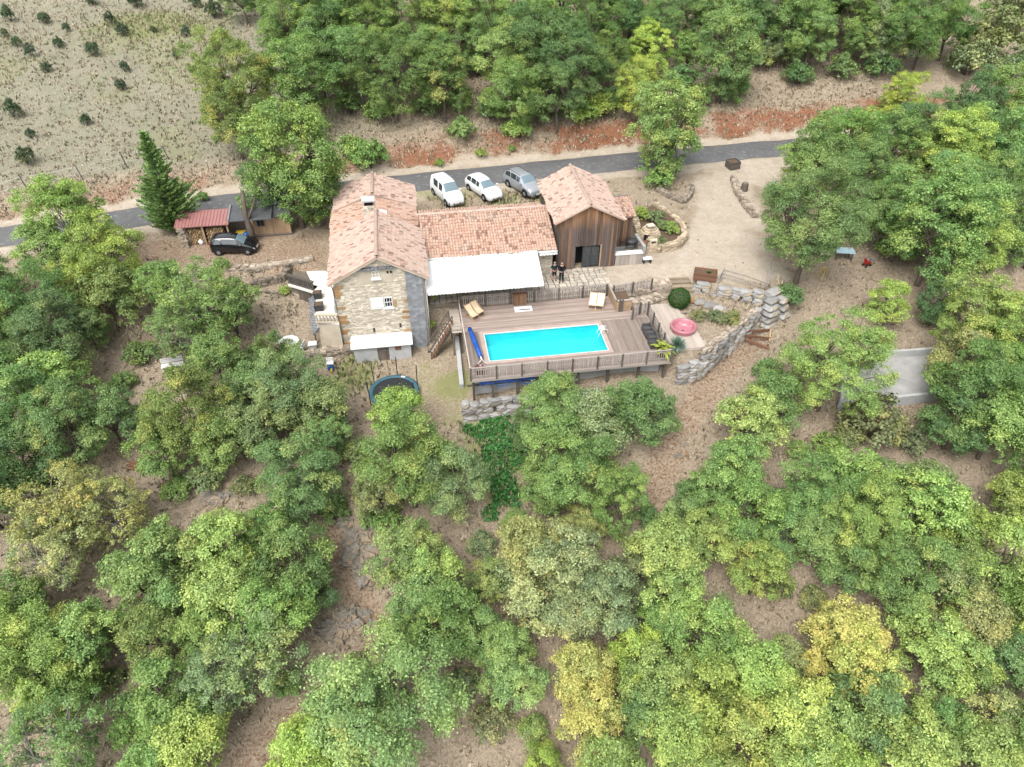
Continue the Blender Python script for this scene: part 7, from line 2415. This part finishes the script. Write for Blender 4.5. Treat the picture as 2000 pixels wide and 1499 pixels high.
MB().lathe([(.05, .55), (.34, .68), (.42, .85), (.42, .9), (.36, 1.02), (.12, 1.10), (.02, 1.1)], 18, sx=1.25).build('bowl', MAT['darkmetal'], bq, smooth=True)
for a in (.5, 2.6, 4.7):
    MB().bar((math.cos(a) * .3, math.sin(a) * .3, .65), (math.cos(a) * .45, math.sin(a) * .45, 0), .035).build('leg', MAT['darkmetal'], bq)
MB().box((-.75, 0, .8), (.4, .4, .03)).build('side_tray', MAT['darkmetal'], bq)
x, y = pix(1203, 495, .4)
bch = thing('folding_chair', 'pale blue folding chair against the barn behind the counter', 'chair', (x + .1, y, .03), R(-30))
MB().box((0, 0, .45), (.42, .42, .03)).build('seat', MAT['paleblue'], bch)
MB().box((-.2, 0, .75), (.03, .42, .4), ry=-.15).build('backrest', MAT['paleblue'], bch)
for s_ in (-.2, .2):
    MB().bar((-.22, s_, .95), (.2, s_, 0), .025).build('leg', MAT['paleblue'], bch)
    MB().bar((.2, s_, .45), (-.2, s_, 0), .025).build('leg', MAT['paleblue'], bch)

# planters by the road, bin
x, y, z = hit(1430, 328)
t = thing('planter_crate', 'weathered grey plank planter crate beside the road', 'planter', (x, y, z), R(12))
for i in range(3):
    for s_ in (-.5, .5):
        MB().box((0, s_, .13 + i * .25), (1.1, .05, .23)).build('plank', MAT['post'], t)
        MB().box((s_ * 1.08, 0, .13 + i * .25), (.05, .98, .23)).build('plank', MAT['post'], t)
MB().box((0, 0, .35), (1.0, .95, .6)).build('soil', MAT['soil'], t)
x, y, z = hit(1453, 372)
t = thing('tree_stump', 'dark cut tree stump beside the stone edging', 'stump', (x, y, z - .1))
MB().lathe([(.42, 0), (.34, .2), (.31, .75), (.27, .85), (.02, .84)], 12).build('bole', MAT['bark'], t, smooth=True)
MB().lathe([(.26, .855), (.02, .86)], 12).build('cut_face', MAT['oldwood'], t)
# timber steps in the earth
ets = thing('earth_steps', 'three fanned timber-edged earth steps beside the boulder wall', 'steps', (*hit(1470, 660)[:2], 0))
ex_, ey_ = ets.location.x, ets.location.y
for k, (a, b) in enumerate([((1445, 652), (1502, 647)), ((1450, 657), (1504, 664)), ((1455, 664), (1502, 684))]):
    p, q_ = hit(*a), hit(*b)
    MB().bar((p[0] - ex_, p[1] - ey_, p[2] + .1), (q_[0] - ex_, q_[1] - ey_, q_[2] + .1), .09, .2).build('riser', MAT['planter_wood'], ets)
p, q_ = hit(1504, 648), hit(1502, 670)
MB().bar((p[0] - ex_, p[1] - ey_, p[2] + .1), (q_[0] - ex_, q_[1] - ey_, q_[2] + .1), .09, .2).build('edging', MAT['lightwood'], ets)

# ---------------------------------------------------------------- lower lawn
x, y = pix(768, 754, -2.6)
tz_ = Tz(x, y)
tr_ = thing('trampoline', 'round black trampoline with teal padded rim and net poles', 'trampoline', (x, y, tz_))
tr_.scale = (.88, .88, .92)
MB().lathe([(1.98, .72), (2.0, .78), (1.9, .80), (1.68, .78), (1.66, .74), (1.8, .70)], 36, closed=True).build('pad', MAT['teal'], tr_, smooth=True)
MB().lathe([(1.7, .745), (.01, .735)], 36).build('jumping_mat', MAT['net'], tr_)
for k in range(6):
    a = k * math.pi / 3 + .35
    cx_, sx_ = math.cos(a), math.sin(a)
    MB().tube([(cx_ * 2.03, sx_ * 2.03, .02), (cx_ * 2.04, sx_ * 2.04, 1.3), (cx_ * 2.10, sx_ * 2.10, 2.45)], [.035, .04, .045], 8).build('net_pole', MAT['net'], tr_)
    MB().bar((cx_ * 1.6, sx_ * 1.6, .04), (cx_ * 2.03, sx_ * 2.03, .04), .04).bar((cx_ * 1.6, sx_ * 1.6, .04), (cx_ * 1.85, sx_ * 1.85, .7), .04).build('leg', MAT['metal'], tr_)
MB().box((.8, 1.63, .80), (.34, .16, .015), -.45).build('label_patch', MAT['whitepaint'], tr_)
def slung_net():
    mb_ = MB()
    for k in (1, 2, 3):
        a0, a1 = k * math.pi / 3 + .35, (k + 1) * math.pi / 3 + .35
        p0, p1 = Vector((math.cos(a0) * 2.06, math.sin(a0) * 2.06, 0)), Vector((math.cos(a1) * 2.06, math.sin(a1) * 2.06, 0))
        for i in range(12):
            for z in (.95, 1.15):
                pass
        mb_.bar(p0 + Vector((0, 0, 1.0)), p1 + Vector((0, 0, 1.0)), .02, .35)
    return mb_
x, y, z = hit(568, 682)
t = thing('garden_table', 'round white garden table on the lawn beside the rubble wall', 'table', (x, y, z))
MB().lathe([(.02, .70), (.70, .70), (.73, .72), (.70, .745), (.02, .75)], 24).build('table_top', MAT['whitepaint'], t, smooth=False)
for a in range(4):
    q_ = a * math.pi / 2 + .4
    MB().bar((math.cos(q_) * .3, math.sin(q_) * .3, .7), (math.cos(q_) * .5, math.sin(q_) * .5, 0), .04).build('leg', MAT['whitepaint'], t)
def garden_chair(loc, rz, label):
    t = thing('garden_chair', label, 'chair', loc, rz)
    MB().box((0, 0, .43), (.46, .46, .04)).build('seat', MAT['whitepaint'], t)
    MB().box((-.22, 0, .68), (.04, .46, .48), ry=-.18).build('backrest', MAT['whitepaint'], t)
    for i in (-.2, .2):
        for j in (-.2, .2):
            MB().bar((i, j, .42), (i * 1.15, j * 1.15, 0), .04).build('leg', MAT['whitepaint'], t)
garden_chair((x - .75, y + .55, z), R(-35), 'white garden chair tucked at the back of the round table')
garden_chair((x + .85, y - .35, z), R(160), 'white garden chair at the house side of the round table')
x, y, z = hit(617, 690)
t = thing('side_table', 'small white box table beside the concrete terrace wall', 'table', (-15.1, -1.35, Tz(-15.1, -1.35)))
MB().box((0, 0, .52), (.62, .5, .06)).build('top', MAT['whitepaint'], t)
MB().box((0, 0, .25), (.5, .4, .5)).build('case', MAT['concrete'], t)
x, y, z = hit(647, 722)
t = thing('play_kitchen', 'little white, blue and yellow play kitchen on the lawn', 'toy', (x, y, z))
MB().box((0, 0, .3), (.42, .32, .6)).build('cabinet', MAT['blueplastic'], t)
MB().box((0, .12, .78), (.46, .08, .4)).build('back_panel', MAT['whitepaint'], t)
MB().box((0, 0, .62), (.5, .38, .05)).build('worktop', MAT['whitepaint'], t)
MB().box((.05, -.3, .1), (.12, .3, .2)).build('drawer', MAT['yellow'], t)
x, y, z = hit(340, 722)
t = thing('garden_bench', 'white slatted bench under the thin-crowned oak of the garden terraces', 'bench', (x, y, z), R(8))
for i in range(4):
    MB().box((0, -.2 + i * .13, .44), (1.5, .11, .03)).build('slat', MAT['whitepaint'], t)
for i in range(3):
    MB().box((0, .26, .58 + i * .13), (1.5, .03, .1)).build('slat', MAT['whitepaint'], t)
for s_ in (-.65, .65):
    MB().box((s_, 0, .22), (.06, .5, .44)).build('leg', MAT['whitepaint'], t)

# things under the trees on the right
x, y, z = hit(1645, 505)
t = thing('play_table', 'pale blue table under the trees right of the drive', 'table', (x, y, z), R(-15))
MB().box((0, 0, .74), (1.5, .95, .05)).build('table_top', MAT['paleblue'], t)
for i in (-.6, .6):
    for j in (-.35, .35):
        MB().box((i, j, .36), (.06, .06, .74)).build('leg', MAT['darkmetal'], t)
x, y, z = hit(1692, 520)
t = thing('ride_on_toy', 'small red and purple ride-on toy on the leaf-strewn ground', 'toy', (x, y, z), R(20))
MB().rock((0, 0, .3), (.7, .32, .3), 0, 4, 8, 5, .08).build('body', MAT['redplastic'], t, smooth=True)
MB().box((-.3, 0, .55), (.1, .3, .35), ry=-.2).build('backrest', MAT['redplastic'], t)
MB().tube([(.25, -.18, .6), (.25, .18, .6)], .025, 8).bar((.22, 0, .35), (.25, 0, .6), .04).build('handlebar', MAT['blueplastic'], t)
for i in (-.25, .25):
    for s_ in (-.17, .17):
        MB().tube([(i, s_ - .03, .11), (i, s_ + .03, .11)], .11, 12).build('wheel', MAT['tyre'], t)
x, y, z = hit(1608, 545)
t = thing('play_swing', 'thin bright yellow folding play frame beside the drive oak', 'toy', (x, y, z), R(35))
MB().bar((-.45, 0, 0), (0, 0, 1.0), .035).bar((.45, 0, 0), (0, 0, 1.0), .035).bar((-.4, .5, 0), (0, .25, 1.0), .035).bar((.4, .5, 0), (0, .25, 1.0), .035).build('legs', MAT['yellow'], t)
MB().bar((0, -.05, 1.0), (0, .3, 1.0), .05).build('crossbar', MAT['yellow'], t)
# concrete platform
cp = thing('concrete_platform', 'bare concrete platform with low walls among the trees', 'platform', (27.5, -10.5, 0))
a0, a1 = pix(1640, 792, -2.75), pix(1830, 772, -2.75)
b0, b1 = pix(1655, 702, -2.55), pix(1850, 688, -2.55)
OC = (27.5, -10.5)
pf = [(p[0] - OC[0], p[1] - OC[1]) for p in (a0, a1, b1, b0)]
zz = -2.62
MB().prism(pf, zz - 1.2, zz).build('slab', MAT['concrete'], cp)
def lowwall(p, q_, z0_, z1_, th=.22, nm='low_wall'):
    MB().bar((p[0], p[1], (z0_ + z1_) / 2), (q_[0], q_[1], (z0_ + z1_) / 2), th, z1_ - z0_).build(nm, MAT['concrete_light'], cp)
lowwall(pf[3], pf[2], zz - .6, zz + .55)
lowwall(pf[0], pf[1], zz - .9, zz + .14)
lowwall(pf[0], pf[3], zz - .9, zz + .3)

# field fence, marker post, rocks
fp = thing('field_fence', 'leaning old posts with wire along the edge of the dry field', 'fence', (*hit(163, 350)[:2], 0))
fx_, fy_ = fp.location.x, fp.location.y
pp = []
for k, (u, v) in enumerate([(-40, 400), (55, 372), (163, 352), (250, 329), (330, 312)]):
    x, y, z = hit(u, v)
    p0, p1 = Vector((x - fx_, y - fy_, z - .2)), Vector((x - fx_ - .25, y - fy_ + .1, z + 1.35))
    pp.append((p0, p1))
    MB().tube([p0, p1], [.06, .05], 7).build('post', MAT['post'], fp)
for f in (.5, .92):
    for (a0_, a1_), (b0_, b1_) in zip(pp[:-1], pp[1:]):
        p, q_ = a0_.lerp(a1_, f), b0_.lerp(b1_, f)
        MB().tube([p, p.lerp(q_, .5) - Vector((0, 0, .06)), q_], .008, 4).build('wire', MAT['metal'], fp)
x, y, z = hit(408, 332)
t = thing('marker_post', 'thin marker post with white cap beside the field', 'post', (x, y, z))
MB().tube([(0, 0, -.2), (0, 0, .8)], .03, 8).build('stake', MAT['post'], t)
MB().tube([(0, 0, .8), (0, 0, .98)], .06, 8).build('cap', MAT['whitepaint'], t)
def outcrop(lab, pts, seed, hgt=.9):
    c_ = hit(*pts[0][:2])
    t = thing('rock_outcrop', lab, 'rock', c_)
    for k, (u, v, s_) in enumerate(pts):
        x, y, z = hit(u, v)
        MB().crag((0, 0, 0), (s_ * .95, s_ * .75, hgt * s_ * .62), k * .9, seed + k).build('rock', MAT['rockgrey'], t, (x - c_[0], y - c_[1], z - c_[2] - .09 * s_))
outcrop('long grey rock ledge along the bend of the sunken path', [(700, 1045, 2.2), (704, 1080, 2.6), (715, 1110, 2.3), (722, 1130, 1.6), (682, 1015, 1.6), (690, 1060, 1.5), (722, 1095, 1.9)], 100, .8)
outcrop('mossy grey rocks at the inner side of the path bend', [(700, 1205, 1.5), (712, 1220, 1.2), (680, 1200, 1.5), (655, 1225, 2.2), (680, 1225, 1.6)], 120, .7)
outcrop('dark rough rocks on the bare ground above the lower wood', [(415, 968, 1.5), (437, 972, 1.3), (400, 978, 1.0), (425, 980, 1.2)], 140, .8)
outcrop('pale flat stones beside the red earth path', [(1325, 890, .7), (1340, 870, .6), (1352, 850, .5)], 160, .5)
outcrop('brown broken ledge on the garden terrace edge', [(190, 765, 1.2), (205, 780, .9), (180, 750, .8)], 170, .9)
x, y, z = hit(268, 912)
t = thing('timber_stack', 'low stack of reddish planks among the lower oaks', 'timber', (x, y, z), R(-20))
for i in range(5):
    MB().box((0, -.3 + i * .16, .12 + (i % 2) * .06), (1.2, .14, .06)).build('plank', MAT['barn_fresh'], t)
MB().box((-.4, 0, .05), (.1, .8, .1)).box((.4, 0, .05), (.1, .8, .1)).build('bearer', MAT['oldwood'], t)
